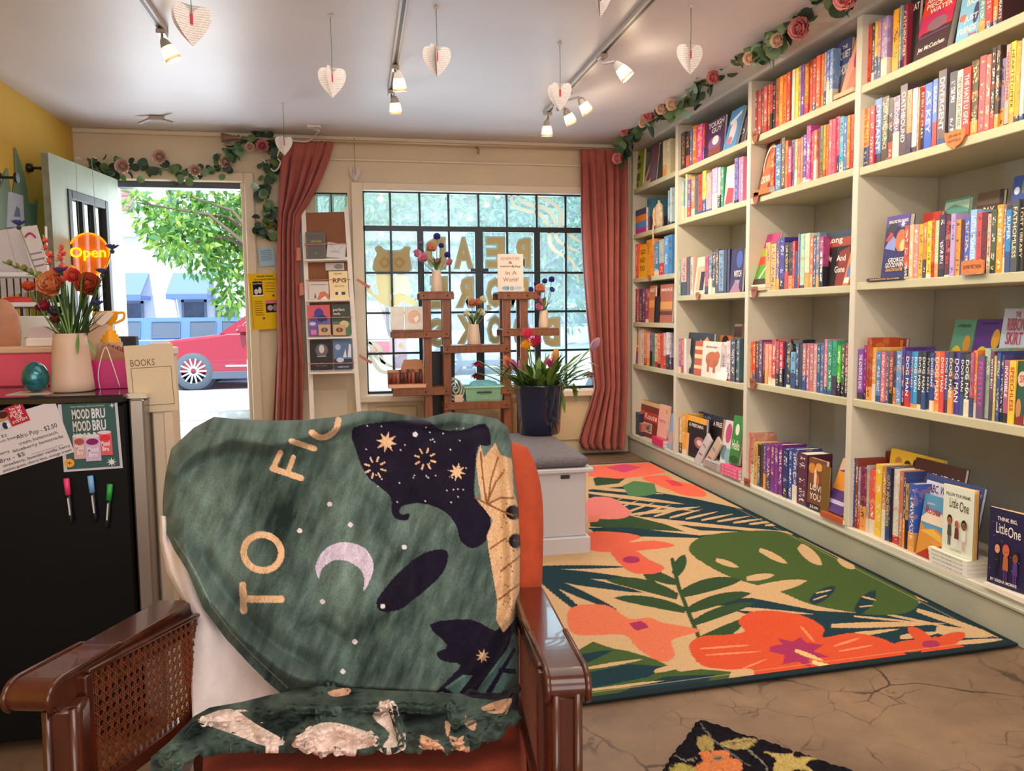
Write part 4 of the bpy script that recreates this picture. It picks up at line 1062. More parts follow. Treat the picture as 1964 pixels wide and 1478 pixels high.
# ------------------------------------------------------------------ rug
def crop(org, sc, pts): return [(org[0]+x*sc, org[1]+y*sc) for x, y in pts]
class Canvas:
    """print colours for a surface: shapes given where they show in the photograph"""
    def __init__(s, px, py, base, org, sc): s.px, s.py = px, py; s.C = np.ones(px.shape+(3,))*np.array(rgb(base)); s.o = org; s.k = sc
    def poly(s, pts, col, sm=0, hole=False):
        pts = crop(s.o, s.k, pts)
        if sm: pts = [tuple(p) for p in spline(pts, sm, True)]
        X = [p[0] for p in pts]; Y = [p[1] for p in pts]
        b = (s.px > min(X)) & (s.px < max(X)) & (s.py > min(Y)) & (s.py < max(Y))
        if b.any():
            i = inpoly(s.px[b], s.py[b], pts); t = s.C[b]; t[i] = rgb(col); s.C[b] = t
    def ell(s, cx, cy, rx, ry, col, rot=0):
        pts = [(cx+rx*math.cos(a)*math.cos(rot)-ry*math.sin(a)*math.sin(rot), cy+rx*math.cos(a)*math.sin(rot)+ry*math.sin(a)*math.cos(rot)) for a in np.linspace(0, 2*PI, 28)[:-1]]
        s.poly(pts, col)
    def dist(s, pts):
        pts = crop(s.o, s.k, pts); d = np.full(s.px.shape, 1e9)
        for (x0, y0), (x1, y1) in zip(pts[:-1], pts[1:]):
            L = (x1-x0)**2+(y1-y0)**2+1e-9; t = np.clip(((s.px-x0)*(x1-x0)+(s.py-y0)*(y1-y0))/L, 0, 1)
            d = np.minimum(d, np.hypot(s.px-x0-t*(x1-x0), s.py-y0-t*(y1-y0)))
        return d/s.k
    def line(s, pts, w, col): s.C[s.dist(pts) < w/2] = rgb(col)
    def taper(s, p, q, w0, w1, col, bow=0):
        p = np.array(p, float); q = np.array(q, float); n = np.array([-(q-p)[1], (q-p)[0]]); n /= np.linalg.norm(n)
        pts = []; 
        for t in np.linspace(0, 1, 9): pts.append(p+(q-p)*t+n*(bow*4*t*(1-t)+(w0+(w1-w0)*t)*math.sin(PI*min(1, .12+t*.88))**.6/2))
        for t in np.linspace(1, 0, 9): pts.append(p+(q-p)*t+n*(bow*4*t*(1-t)-(w0+(w1-w0)*t)*math.sin(PI*min(1, .12+t*.88))**.6/2))
        s.poly([tuple(a) for a in pts], col)
NL, NR, FL, FR = np.array([-.12, 2.222]), np.array([2.29, 2.352]), np.array([-.12, 5.95]), np.array([2.29, 6.0])
nu, nv = 430, 640
uu, vv = np.meshgrid(np.linspace(0, 1, nu), np.linspace(0, 1, nv)**1.35, indexing='ij')
XY = (NL*(1-uu[..., None])+NR*uu[..., None])*(1-vv[..., None])+(FL*(1-uu[..., None])+FR*uu[..., None])*vv[..., None]
P = np.dstack([XY, np.full(uu.shape, .009)])
pu, pv = project(P)
R = Canvas(pu, pv, 'c8a67c', (1000, 860), .4908)
TE, GR, DG, CO, SA, MG, TN, PK = '1a3640', '43592c', '30492c', 'd0502f', 'd87252', 'a0305a', 'c8a67c', 'dc7c78'
# palm fronds, teal
R.poly([(700, 600), (900, 590), (1150, 640), (1350, 652), (1560, 610), (1520, 560), (1700, 640), (1960, 778), (1900, 800), (1750, 830), (1520, 860), (1300, 870), (1150, 720), (900, 660)], TE)
for a in ((1430, 545, 1700, 640, 18), (1545, 638, 1900, 755, 26), (1430, 655, 1720, 716, 12), (1300, 662, 1580, 690, 10), (1210, 700, 1660, 690, 26), (1230, 745, 1480, 712, 22), (1480, 745, 1640, 725, 26), (1620, 715, 1840, 742, 46), (1690, 768, 1895, 752, 22), (1440, 800, 1600, 780, 20), (1560, 850, 1850, 808, 16), (760, 625, 1150, 655, 18)): R.taper(a[0:2], a[2:4], a[4], a[4]*.6, TN)
R.poly([(262, 165), (420, 150), (560, 180), (700, 205), (880, 245), (1010, 300), (1090, 355), (980, 345), (860, 330), (700, 325), (560, 290), (420, 262), (262, 235)], TE)
for k in range(13):
    x = 270+k*62; R.taper((x, 250+k*5), (x+130, 196+k*9), 11, 5, TN); R.taper((x+10, 272+k*5), (x+190, 268+k*7), 14, 6, TN)
for a in ((270, 158, 560, 182, 12), (262, 176, 640, 222, 14), (262, 200, 700, 250, 10), (430, 262, 700, 232, 12)): R.taper(a[0:2], a[2:4], a[4], a[4], TN)
for a in ((50, 470, 420, 468, 16), (50, 480, 460, 520, 30), (50, 490, 480, 570, 34), (52, 496, 380, 640, 34), (56, 500, 290, 690, 30), (150, 520, 420, 560, 22), (-200, 520, 60, 490, 40), (-260, 600, 40, 520, 50)): R.taper(a[0:2], a[2:4], a[4], a[4]*.8, TE)
R.poly([(265, 285), (420, 265), (560, 300), (640, 330), (560, 325), (420, 320), (270, 310)], DG)
R.poly([(262, 315), (420, 312), (560, 330), (700, 345), (800, 335), (700, 355), (500, 350), (300, 345)], TE)
# monstera
R.poly([(655, 405), (700, 352), (840, 330), (1000, 328), (1100, 362), (1250, 438), (1400, 508), (1520, 568), (1552, 612), (1500, 650), (1380, 657), (1250, 640), (1120, 612), (1000, 562), (850, 520), (740, 470)], GR, 4)
for a in ((1085, 385, 1175, 462, 44, TN), (1238, 432, 1304, 476, 36, TN), (880, 515, 990, 500, 26, TN), (860, 575, 1118, 522, 44, TN), (1130, 608, 1228, 545, 44, TE), (1310, 648, 1385, 560, 50, TE), (930, 400, 1040, 455, 26, TN), (760, 440, 850, 470, 22, TN)): R.taper(a[0:2], a[2:4], a[4], a[4], a[5])
for a in ((1150, 572, 1215, 558, 7), (1330, 585, 1390, 600, 8), (1320, 625, 1375, 620, 7), (1140, 598, 1200, 578, 6)): R.taper(a[0:2], a[2:4], a[4], a[4], TN)
# leafy branch
R.line([(590, 440), (612, 540), (650, 640), (700, 760)], 16, DG)
for a in ((610, 585, 330, 520, 46, 14), (640, 640, 360, 590, 40, 10), (605, 530, 420, 440, 40, -10), (625, 575, 860, 520, 52, -10), (650, 640, 900, 572, 44, -10), (670, 690, 910, 610, 40, -8), (600, 500, 640, 420, 46, 0), (690, 760, 880, 670, 50, 12), (540, 560, 470, 480, 24, 0)): R.taper(a[0:2], a[2:4], a[4], a[4], DG, a[5])
R.poly([(395, 150), (440, 130), (520, 140), (530, 180), (480, 190), (420, 190)], '4f7a50'); R.poly([(280, 120), (360, 100), (420, 110), (380, 140), (290, 150)], DG)
# lower left leaves
R.poly([(215, 800), (280, 762), (360, 790), (420, 800), (520, 830), (620, 880), (700, 870), (820, 880), (800, 930), (640, 975), (400, 1000), (215, 1020)], GR)
R.poly([(230, 812), (300, 800), (362, 795), (260, 845), (225, 850)], TE); R.poly([(230, 890), (420, 850), (560, 860), (500, 900), (300, 940), (225, 950)], TE); R.poly([(560, 900), (760, 890), (700, 940), (420, 985), (300, 990)], TE)
for a in ((240, 870, 480, 830, 14), (250, 955, 560, 915, 12), (400, 980, 760, 925, 16), (520, 880, 640, 850, 22)): R.taper(a[0:2], a[2:4], a[4], a[4], TN)
# blossoms
R.poly([(190, 630), (330, 618), (420, 672), (500, 668), (560, 690), (700, 715), (640, 738), (585, 760), (600, 815), (545, 842), (450, 785), (400, 735), (250, 738), (190, 718)], SA, 3); R.poly([(420, 690), (470, 680), (500, 705), (450, 720)], MG)
R.poly([(262, 75), (420, 62), (515, 58), (565, 96), (480, 112), (380, 122), (262, 112)], 'f0705a'); R.poly([(330, 78), (400, 64), (470, 76), (400, 98)], 'd84a78')
R.poly([(470, 118), (560, 108), (600, 130), (690, 150), (722, 190), (640, 188), (590, 170), (540, 150)], 'ee6a52', 3); R.poly([(560, 125), (600, 130), (640, 152), (590, 150)], 'd8425a')
R.poly([(262, 200), (350, 196), (400, 228), (432, 258), (380, 280), (262, 270)], PK, 3); R.poly([(262, 268), (310, 262), (300, 290), (262, 294)], 'd8786a')
R.poly([(262, 335), (380, 332), (470, 350), (420, 372), (520, 365), (600, 385), (500, 400), (380, 410), (262, 400)], 'd9634c', 3)
R.poly([(350, 405), (430, 398), (500, 440), (560, 470), (520, 495), (430, 490), (380, 450)], 'd6604c', 3); R.ell(430, 440, 34, 14, MG)
R.poly([(655, 782), (700, 742), (800, 735), (872, 722), (848, 682), (900, 645), (1000, 642), (1110, 664), (1182, 708), (1182, 745), (1300, 728), (1430, 758), (1502, 812), (1490, 848), (1400, 866), (1250, 870), (1150, 886), (1000, 906), (915, 908), (900, 870), (800, 872), (700, 852)], CO, 5)
R.poly([(972, 782), (1020, 772), (1000, 748), (1058, 762), (1092, 744), (1112, 766), (1182, 775), (1140, 800), (1204, 822), (1120, 830), (1134, 866), (1080, 840), (1020, 852), (1030, 815), (968, 800)], MG)
for a in ((700, 790, 900, 775, 8), (720, 815, 940, 800, 7), (1090, 700, 1150, 770, 10), (1220, 780, 1330, 745, 9), (1240, 800, 1380, 775, 7), (860, 870, 960, 830, 7)): R.taper(a[0:2], a[2:4], a[4], a[4], 'ee8a66')
R.taper((1070, 796), (1180, 838), 20, 14, 'e0b87a'); 
for k in range(6): R.ell(1150+k*20, 845+k*6, 16, 9, 'e6c48c', .3)
for k in range(5):
    a = .5+k*2*PI/5; R.ell(1605+85*math.cos(a), 776+30*math.sin(a), 72, 24, CO, math.atan2(30*math.sin(a), 85*math.cos(a)))
R.ell(1600, 772, 36, 15, MG)
# hidden left part: the same motifs go on
for a in ((-60, 420, -420, 300, 40, 20), (-60, 420, -380, 420, 40, -14), (-120, 700, -420, 620, 60, 20), (-40, 760, -360, 820, 60, -20), (0, 880, -300, 900, 60, 10), (40, 300, -260, 240, 34, 10)): R.taper(a[0:2], a[2:4], a[4], a[4], DG, a[5])
for cx, cy, s_ in ((-180, 560, 1.0), (60, 230, .6), (-320, 760, 1.1), (-90, 200, .5)):
    for k in range(5): R.ell(cx+70*s_*math.cos(k*1.257), cy+32*s_*math.sin(k*1.257), 66*s_, 30*s_, SA, k*1.257)
    R.ell(cx, cy, 30*s_, 14*s_, MG)
for k in range(0):
    c = onZ(0, 0, .5)
# bound edge
ed = np.minimum(np.minimum(uu*2.41, (1-uu)*2.41), np.minimum(vv*3.7, (1-vv)*3.65))
R.C[ed < .028] = rgb('1c2c30'); R.C[(ed > .05) & (ed < .056)] = R.C[(ed > .05) & (ed < .056)]*.6+np.array(rgb('d3b084'))*.4
rug_m = print_material('woven_rug', .9, .15, .16, 260, .5, 420)
rug = painted_grid('area_rug', P, R.C, rug_m); tag(rug, 'large tropical rug with coral flowers and palm leaves along the bookcase', 'rug')
md = rug.modifiers.new('thickness', 'SOLIDIFY'); md.thickness = .008; md.offset = -1
# small hooked mat
a0 = np.array([.95, 2.086]); ea, eb = np.array([-.668, -.744]), np.array([.641, -.767])
uu, vv = np.meshgrid(np.linspace(0, .62, 130), np.linspace(0, .9, 180), indexing='ij')
XY = a0+uu[..., None]*ea+vv[..., None]*eb
hz = .012+.004*fbm(uu*90, vv*90, 3, 3)
P = np.dstack([XY, hz]); pu, pv = project(P)
Q = Canvas(pu, pv, '17131a', (1250, 1380), .1986)
Q.line([(470, 70), (560, 190), (640, 270), (800, 390), (950, 480)], 14, '6a6460'); Q.line([(930, 320), (1050, 430), (1120, 520)], 14, '8a8070'); Q.line([(240, 390), (330, 440), (440, 400)], 14, '8a8270')
Q.poly([(440, 230), (510, 180), (590, 230), (580, 320), (500, 350), (450, 300)], 'a08a50', 4); Q.poly([(650, 265), (800, 225), (1000, 215), (960, 290), (850, 325), (720, 305)], 'a8935a', 4); Q.line([(680, 275), (980, 235)], 9, '6a5a38')
Q.poly([(1090, 345), (1300, 370), (1400, 330), (1380, 390), (1650, 405), (1500, 450), (1560, 540), (1400, 520), (1250, 600), (1170, 520), (1200, 410)], 'b8a05e', 3)
Q.poly([(470, 350), (720, 335), (760, 400), (860, 450), (840, 560), (700, 700), (450, 700), (400, 520), (480, 440)], 'd07a48', 4); Q.ell(640, 410, 60, 26, '8a7a68'); Q.ell(640, 410, 30, 12, '5a4030')
Q.poly([(190, 480), (330, 460), (420, 520), (330, 640), (180, 600)], 'a89850', 3)
for k in range(26):
    x, y = rng.uniform(-900, 1800), rng.uniform(620, 2600); r = rng.uniform(80, 170)
    Q.ell(x, y, r, r*.6, ['d07a48', 'b8a05e', '8a9a58', 'c8a878'][k % 4], rng.uniform(0, 3)); Q.ell(x, y, r*.3, r*.2, '6a4a38')
mat_ = painted_grid('hooked_mat', P, Q.C, print_material('hooked_wool', .95, .1, .3, 220, 1., 260)); tag(mat_, 'small black hooked mat with orange and olive flowers on concrete floor', 'mat')
md = mat_.modifiers.new('thickness', 'SOLIDIFY'); md.thickness = .0118; md.offset = -1

# ------------------------------------------------------------------ armchair
WOOD = M('4a2012', .22, var=.3, vscale=5, stretch=(6, 6, 1.2), coat=.35, name='mahogany')
RUST = M('b0401a', .85, var=.14, vscale=30, bump=.15, bscale=220, sheen=.06, name='rust_velvet')
V = lambda *a: Vector(dep(*a))
ch = empty('armchair', tuple(Vector((*dep(680, 1200, 1.55)[:2], 0))), 0, 'rust velvet armchair with mahogany arms and cane sides under a blanket', 'armchair')
ch0 = -ch.location
def cpart(mb, name, mat, smooth=None, parent=None, bevel=0, seg=3):
    o = mb.build(name, mat, parent or ch, smooth); 
    if parent is None: o.location = ch0
    if bevel:
        md = o.modifiers.new('bevel', 'BEVEL'); md.width = bevel; md.segments = seg; md.limit_method = 'ANGLE'; md.angle_limit = .6; o.data.shade_smooth()
        try: o.data.set_sharp_from_angle(angle=math.radians(50))
        except Exception: pass
    return o
def cushion(c4, th, name, mat, puff=3.2, n=34):
    """pillow between four mid-surface corners TL TR BR BL"""
    TL, TR, BR, BL = [np.array(c) for c in c4]
    nrm = np.cross(TR-TL, BL-TL); nrm /= np.linalg.norm(nrm)
    s = np.linspace(-1, 1, n); s = np.sign(s)*np.abs(s)**.6
    u, v = np.meshgrid(s, s, indexing='ij'); a, b = (u+1)/2, (v+1)/2
    mid = (TL*(1-a)[..., None]+TR*a[..., None])*(1-b)[..., None]+(BL*(1-a)[..., None]+BR*a[..., None])*b[..., None]
    cu_, cv_ = u*np.sqrt(1-.2*v**4), v*np.sqrt(1-.2*u**4); a, b = (cu_+1)/2, (cv_+1)/2
    mid = (TL*(1-a)[..., None]+TR*a[..., None])*(1-b)[..., None]+(BL*(1-a)[..., None]+BR*a[..., None])*b[..., None]
    h = th/2*np.clip((1-np.abs(u)**puff), 0, 1)**(1/2.6)*np.clip((1-np.abs(v)**puff), 0, 1)**(1/2.6)*(.86+.14*(1-u*u)*(1-v*v))
    m_ = MB(); m_.grid(mid+nrm*h[..., None]); m_.grid(mid-nrm*h[..., None], flip=True); return cpart(m_, name, mat, True)
cushion([dep(345, 828, 1.965), dep(1049, 828, 1.965), dep(1030, 1420, 1.80), dep(345, 1420, 1.80)], .17, 'back_cushion', RUST)
sz = .375
def gz(px, t, z): p = dep(px, 800, t); return np.array([p[0], p[1], z])
cushion([gz(365, 1.74, sz-.06), gz(1005, 1.74, sz-.06), gz(1000, 1.02, sz), gz(330, 1.02, sz)], .12, 'seat_cushion', RUST, 8)
def arm(Bk, Fr, w_, h_, side):
    Bk, Fr = Vector(Bk), Vector(Fr); d = (Fr-Bk).normalized(); lat = d.cross(Vector((0, 0, 1))).normalized(); up = lat.cross(d)
    L = (Fr-Bk).length
    prof = [(0, h_/2), (L*.6, h_/2), (L-.03, h_/2+.002)]+[(L-.03+.034*math.sin(a), -.001+(h_/2+.003)*math.cos(a)) for a in np.linspace(.25, PI-.3, 9)]+[(L-.07, -h_/2), (L*.5, -h_/2+.004), (0, -h_/2+.004)]
    pts = [Bk+d*x+up*z-lat*w_/2 for x, z in prof]
    m_ = MB(); m_.prism(pts, lat*w_); o = cpart(m_, 'arm_rest', WOOD, bevel=.006)
    for s_ in (-1, 1):
        pl = [Bk+d*x+up*(z)+lat*s_*(w_/2-.004) for x, z in prof[1:11] if x > L*.55]; pl = [Bk+d*(L*.56)+up*(h_/2-.002)+lat*s_*(w_/2-.004)]+pl
        cpart(MB().tube(pl, [.001]+[.0052]*(len(pl)-1), 8), 'moulding', WOOD, True)
LB, LF, RB, RF = V(340, 1169, 1.76), V(52, 1342, 1.27), V(1012, 1144, 1.80), V(1090, 1322, 1.25)
arm(LB, LF, .082, .046, -1); arm(RB, RF, .072, .046, 1)
def post(px, py, t, w_, lean):
    T_ = V(px, py, t)+Vector((0, 0, .03)); B_ = Vector((T_.x+lean*.35, T_.y-.0, 0)); prof = [T_, T_.lerp(B_, .3)+Vector((lean*-.0, 0, 0)), T_.lerp(B_, .6)+Vector((lean*.2, 0, 0)), B_]
    m_ = MB(); 
    for a, b in zip(prof[:-1], prof[1:]): m_.bar(a, b, w_, w_*.8, (0, 1, 0))
    cpart(m_, 'front_leg', WOOD, bevel=.008)
    for s_ in (-.32, .32): cpart(MB().tube([p+Vector((w_*s_*.98, -w_*.42, 0)) for p in prof], .007, 8), 'moulding', WOOD, True)
post(128, 1380, 1.315, .062, -.03); post(1080, 1352, 1.275, .056, .0)
for B_ in (V(372, 1190, 1.86), V(1004, 1175, 1.88)):
    cpart(MB().bar(B_+Vector((0, 0, -.02)), Vector((B_.x, B_.y+.06, 0)), .045, .045, (0, 1, 0)), 'rear_leg', WOOD, bevel=.005)
CANE = M('74391c', .5, var=.3, vscale=60)
def cane(A, B_, zl, name):
    """woven cane between the top line A-B and height zl"""
    A, B_ = Vector(A)+Vector((0, 0, .02)), Vector(B_)+Vector((0, 0, .02)); L = (B_-A).length; d = (B_-A).normalized(); hh = min(A.z, B_.z)-zl; nrm = d.cross(Vector((0, 0, 1))).normalized()
    pt = lambda x, y, o=0: A+d*x-Vector((0, 0, y))+nrm*o
    m_ = MB(); p = .0185; w_ = .0019
    nx, ny = int(L/p), int(hh/p)
    for i in range(nx+1):
        for k in (-.0026, .0026):
            x = i*p+k
            if 0 <= x <= L: m_.bar(pt(x, 0, .0006), pt(x, hh, .0006), w_, .0012, nrm)
    for j in range(ny+1):
        for k in (-.0026, .0026):
            y = j*p+k
            if 0 <= y <= hh: m_.bar(pt(0, y, -.0006), pt(L, y, -.0006), w_, .0012, nrm)
    for sg in (1, -1):
        for c in range(-ny-2, nx+ny+3):
            x0, y0 = c*p+p*.5, 0.; x1, y1 = x0+sg*hh, hh
            t0, t1 = 0., 1.
            lo, hi = sorted([(0-x0)/(x1-x0), (L-x0)/(x1-x0)]); t0, t1 = max(t0, lo), min(t1, hi)
            if t1-t0 > .02: m_.bar(pt(x0+(x1-x0)*t0, y0+hh*t0, .0018*sg), pt(x0+(x1-x0)*t1, y0+hh*t1, .0018*sg), w_, .0012, nrm)
    o = cpart(m_, name, CANE); o['kind'] = 'stuff'
    fr = MB(); fr.bar(pt(-.004, -.004), pt(L, -.004), .014, .008); fr.bar(pt(-.006, 0), pt(-.006, hh), .02, .014, nrm); fr.bar(pt(0, hh+.01), pt(L, hh+.01), .022, .03)
    cpart(fr, 'cane_frame', WOOD, bevel=.003)
for A_, B_, s_ in ((LB, LF, 1), (RB, RF, -1)):
    l_ = (A_-B_).cross(Vector((0, 0, 1))).normalized()*(.026 if s_ > 0 else -.022); p_, q_ = A_+l_*(1 if s_ > 0 else 1), A_.lerp(B_, .72)+l_
    if (p_-ch.location).length > ((A_-l_)-ch.location).length: p_, q_ = A_-l_, A_.lerp(B_, .72)-l_
    cpart(MB().bar(p_-Vector((0, 0, .036)), q_-Vector((0, 0, .03)), .014, .03), 'arm_apron', WOOD, bevel=.003)
cane(V(170, 1312, 1.36), V(388, 1195, 1.74), .36, 'cane_weave'); cane(V(1037, 1302, 1.30), V(998, 1188, 1.74), .36, 'cane_weave')
q = [gz(345, 1.72, .30), gz(1010, 1.72, .30), gz(1040, 1.14, .30), gz(200, 1.2, .30)]
m_ = MB()
for a, b in zip(q, q[1:]+q[:1]): m_.bar(a, b, .03, .07)
cpart(m_, 'seat_rail', WOOD, bevel=.004)
q = [dep(385, 890, 2.0), dep(1000, 890, 2.0), dep(985, 1250, 1.89), dep(400, 1250, 1.89)]
m_ = MB()
for a, b in zip(q, q[1:]+q[:1]): m_.bar(a, b, .04, .035, (0, 1, 0))
cpart(m_, 'back_frame', WOOD, bevel=.004)

# ------------------------------------------------------------------ blanket
BO, BS = (280, 760), .4857
top = [(62, 470), (70, 360), (78, 300), (100, 205), (190, 122), (270, 80), (360, 90), (500, 95), (640, 92), (750, 80), (850, 58), (930, 56), (1010, 70), (1100, 85), (1200, 62), (1300, 70), (1390, 88), (1432, 120), (1445, 175), (1480, 240)]
bot = [(62, 480), (75, 530), (110, 605), (165, 695), (220, 832), (310, 955), (400, 1055), (480, 1135), (550, 1192), (600, 1172), (660, 1165), (760, 1185), (900, 1190), (1000, 1180), (1160, 1190), (1280, 1200), (1480, 1190)]
nu, nv = 470, 380
u = np.linspace(66, 1446, nu); v = np.linspace(0, 1, nv)
yt = np.interp(u, *zip(*top)); yb = np.interp(u, *zip(*bot))
zy = yt[:, None]*(1-v)[None]+yb[:, None]*v[None]
# right edge leans outwards further down
kx = np.interp(zy, [170, 240, 420, 600, 800, 900, 1050, 1200], [1442, 1447, 1470, 1479, 1476, 1470, 1475, 1470])
zx = 66+(u[:, None]-66)/(1446-66)*(kx-66)
px, py = BO[0]+zx*BS, BO[1]+zy*BS
BC = Canvas(px, py, '4b635a', BO, BS)
nap = fbm(zx/260, zy/330, 5, 4); nap2 = fbm(zx/26+zy/60, zy/150-zx/90, 8, 4)
lo, hi = np.array(rgb('202f2c')), np.array(rgb('7d938a'))
def napped(base_lo, base_hi, k=.6): return base_lo+(base_hi-base_lo)*np.clip(.42+.3*nap+.13*nap2, 0, 1)[..., None]*k/.6
GREEN = napped(lo, hi); BC.C[:] = GREEN
navy = '1d1728'
BC.poly([(812, 152), (850, 112), (1090, 92), (1160, 130), (1250, 132), (1340, 108), (1362, 190), (1312, 200), (1300, 300), (1298, 390), (1330, 440), (1362, 480), (1350, 560), (1290, 600), (1240, 565), (1226, 512), (1182, 456), (1095, 422), (1020, 430), (1000, 452), (1012, 466), (1040, 462), (1032, 488), (990, 484), (970, 456), (968, 402), (930, 362), (880, 322), (850, 272), (830, 212)], navy, 3)
BC.poly([(910, 812), (940, 762), (1000, 692), (1060, 642), (1120, 610), (1190, 612), (1170, 700), (1060, 800), (1000, 842), (930, 848)], navy, 4)
BC.poly([(1120, 900), (1280, 880), (1380, 925), (1410, 880), (1478, 880), (1478, 1000), (1400, 1120), (1300, 1200), (1130, 1200), (1190, 1120), (1242, 1060), (1172, 1044), (1148, 1012), (1190, 982)], navy, 3)
for q in ([(1292, 1182), (1362, 1082), (1425, 1000), (1452, 930), (1472, 950), (1462, 1082), (1392, 1182)], [(1180, 1150), (1250, 1100), (1290, 1100), (1230, 1180)]): BC.poly(q, '5f7f7c')
for q in ([(1340, 1170), (1452, 990), (1462, 1000), (1360, 1178)], [(1395, 1070), (1460, 1075), (1462, 1095), (1390, 1090)]): BC.poly(q, '241c38')
tan_ = 'd6ac82'
BC.poly([(1320, 192), (1335, 242), (1380, 182), (1400, 230), (1445, 246), (1452, 380), (1472, 440), (1482, 600), (1480, 800), (1452, 885), (1410, 932), (1382, 880), (1386, 800), (1352, 600), (1346, 550), (1370, 490), (1330, 436), (1292, 388), (1326, 420), (1312, 330), (1304, 250)], tan_)
BC.ell(1452, 458, 32, 29, '17131c'); BC.ell(1462, 570, 30, 29, '17131c')
for q in ([(1410, 300), (1380, 340), (1345, 425)], [(1348, 425), (1400, 400), (1450, 402)], [(1300, 400), (1350, 425), (1400, 450), (1450, 470)], [(1345, 420), (1330, 320), (1322, 220)], [(1350, 425), (1362, 330), (1390, 240)], [(1400, 690), (1478, 630)], [(1395, 800), (1475, 740)], [(1360, 600), (1420, 560)]): BC.line(q, 7, '8a5a38')
for k in range(30): BC.ell(rng.uniform(1400, 1470), rng.uniform(260, 860), 4, 3, '8a5a38')
TXC = 'e2b68e'
BC.line([(382, 745), (386, 845)], 28, TXC); BC.line([(396, 800), (534, 800)], 28, TXC)
th_ = np.linspace(0, 2*PI, 40); BC.line([(460+74*math.cos(a)*1.0-6*math.sin(a), 616+70*math.sin(a)+8*math.cos(a)) for a in th_], 26, TXC)
BC.line([(500, 284), (612, 322)], 24, TXC); BC.line([(502, 284), (530, 222)], 22, TXC); BC.line([(560, 300), (582, 240)], 20, TXC)
BC.line([(574, 176), (664, 206)], 22, TXC); BC.line(spline([(655, 142), (680, 160), (715, 158), (750, 130), (760, 92)], 5), 24, TXC)
BC.poly([(682, 720), (670, 670), (698, 612), (750, 580), (812, 578), (870, 605), (898, 660), (890, 712), (860, 768), (862, 722), (845, 682), (800, 652), (750, 645), (710, 665), (690, 692)], 'd9c9de', 4)
for x, y in ((725, 425), (807, 507), (607, 530), (1020, 595), (697, 810), (825, 968), (778, 1086), (935, 828), (1063, 150)): BC.ell(x, y, 10, 10, 'e2d6dc')
def star(x, y, r, n=8, rot=.2): BC.poly([(x+(r if k % 2 == 0 else r*.42)*math.cos(rot+k*PI/n), y+(r if k % 2 == 0 else r*.42)*math.sin(rot+k*PI/n)) for k in range(2*n)], TXC)
star(950, 180, 44); star(1228, 298, 36); star(1330, 1025, 30)
for cx, cy, r in ((905, 280, 42), (1102, 246, 42)):
    for k in range(8):
        a = k*PI/4+.3; BC.line([(cx+r*.6*math.cos(a), cy+r*.6*math.sin(a)), (cx+r*math.cos(a), cy+r*math.sin(a))], 7, TXC)
for k in range(40): BC.ell(rng.uniform(860, 1290), rng.uniform(110, 430), 3, 3, 'd8c8cc')
BC.C *= (.91+.18*np.clip(.5+.5*nap2, 0, 1))[..., None]
# stitched hem line along the lower left edge
hem = BC.dist([(112, 560), (190, 680), (260, 830), (340, 935), (430, 1030), (560, 1150)]); BC.C[(hem < 2.2)] = BC.C[(hem < 2.2)]*.5+np.array(rgb('9aae9c'))*.5
# relief: how far the cloth lies from the cushion
def ridge(q, w_): return np.exp(-(BC.dist(q)/w_)**2)
rel = .012*fbm(zx/170, zy/240, 12, 3)+.004*fbm(zx/50+zy/140, zy/120, 14, 3)
for q, w_, a in (([(150, 600), (230, 780), (360, 930), (540, 1080), (660, 1130)], 34, .038), ([(225, 640), (330, 800), (480, 960), (640, 1060)], 38, -.03), ([(110, 300), (190, 220), (330, 165), (500, 190), (640, 150), (820, 95)], 30, .03), ([(180, 290), (320, 235), (480, 250), (640, 215), (800, 165)], 34, -.018), ([(200, 420), (150, 480), (160, 560)], 40, .012), ([(840, 70), (1000, 85), (1120, 110), (1240, 75)], 22, .02), ([(1100, 130), (1200, 140), (1330, 120)], 22, -.014), ([(1428, 150), (1445, 400), (1455, 700), (1445, 950)], 26, .022), ([(1385, 250), (1400, 500), (1410, 800)], 30, -.014), ([(1180, 1150), (1290, 1080), (1360, 960), (1410, 880)], 20, .012), ([(1260, 1190), (1370, 1080), (1440, 960)], 14, .012), ([(970, 300), (985, 430), (1000, 700), (960, 1000)], 36, .010), ([(760, 250), (740, 500), (720, 800)], 44, .004), ([(1290, 180), (1280, 420), (1300, 700)], 36, .004), ([(620, 920), (680, 900), (780, 960)], 30, -.016), ([(1020, 480), (1060, 640), (1080, 900)], 26, -.008), ([(560, 330), (520, 560), (480, 760)], 40, .008), ([(380, 300), (300, 480), (260, 640)], 46, .010), ([(860, 480), (880, 700), (860, 900)], 30, .006), ([(660, 1100), (800, 1140), (1000, 1150), (1150, 1160)], 26, .022)):
    rel += a*ridge(q, w_)
t0 = np.interp(py, [790, 1340], [1.802, 1.64])
edge = np.minimum(np.minimum((zx-62)/70, (kx-zx)/60), (zy-yt[:, None])/42).clip(0, 1)
low = ((yb[:, None]-zy)/30).clip(0, 1)
tt = t0-rel-.03*(1-((zx-770)/720)**2)*np.sin(np.clip((py-790)/600, 0, 1)*PI)**.5+.11*(1-np.sqrt(np.clip(1-(1-edge)**2, 0, 1)))
tt = tt-.010*(1-low)*0
PB = EYE+(FF+RR*((px-IW/2)/F)[..., None]+UU*((IH/2-py)/F)[..., None])*tt[..., None]
FLEECE = print_material('printed_fleece', .95, .1, .25, 420, .45, 480, sheen=.08, stretch=(1, 1, .35))
bl = empty('blanket', tuple(Vector((*dep(660, 1100, 1.6)[:2], .46))), 0, 'dark green fleece blanket with moon and stars draped over the armchair back', 'blanket')
o = painted_grid('printed_front', PB, BC.C, FLEECE, bl); o.location = -bl.location
md = o.modifiers.new('thickness', 'SOLIDIFY'); md.thickness = .012; md.offset = -1 
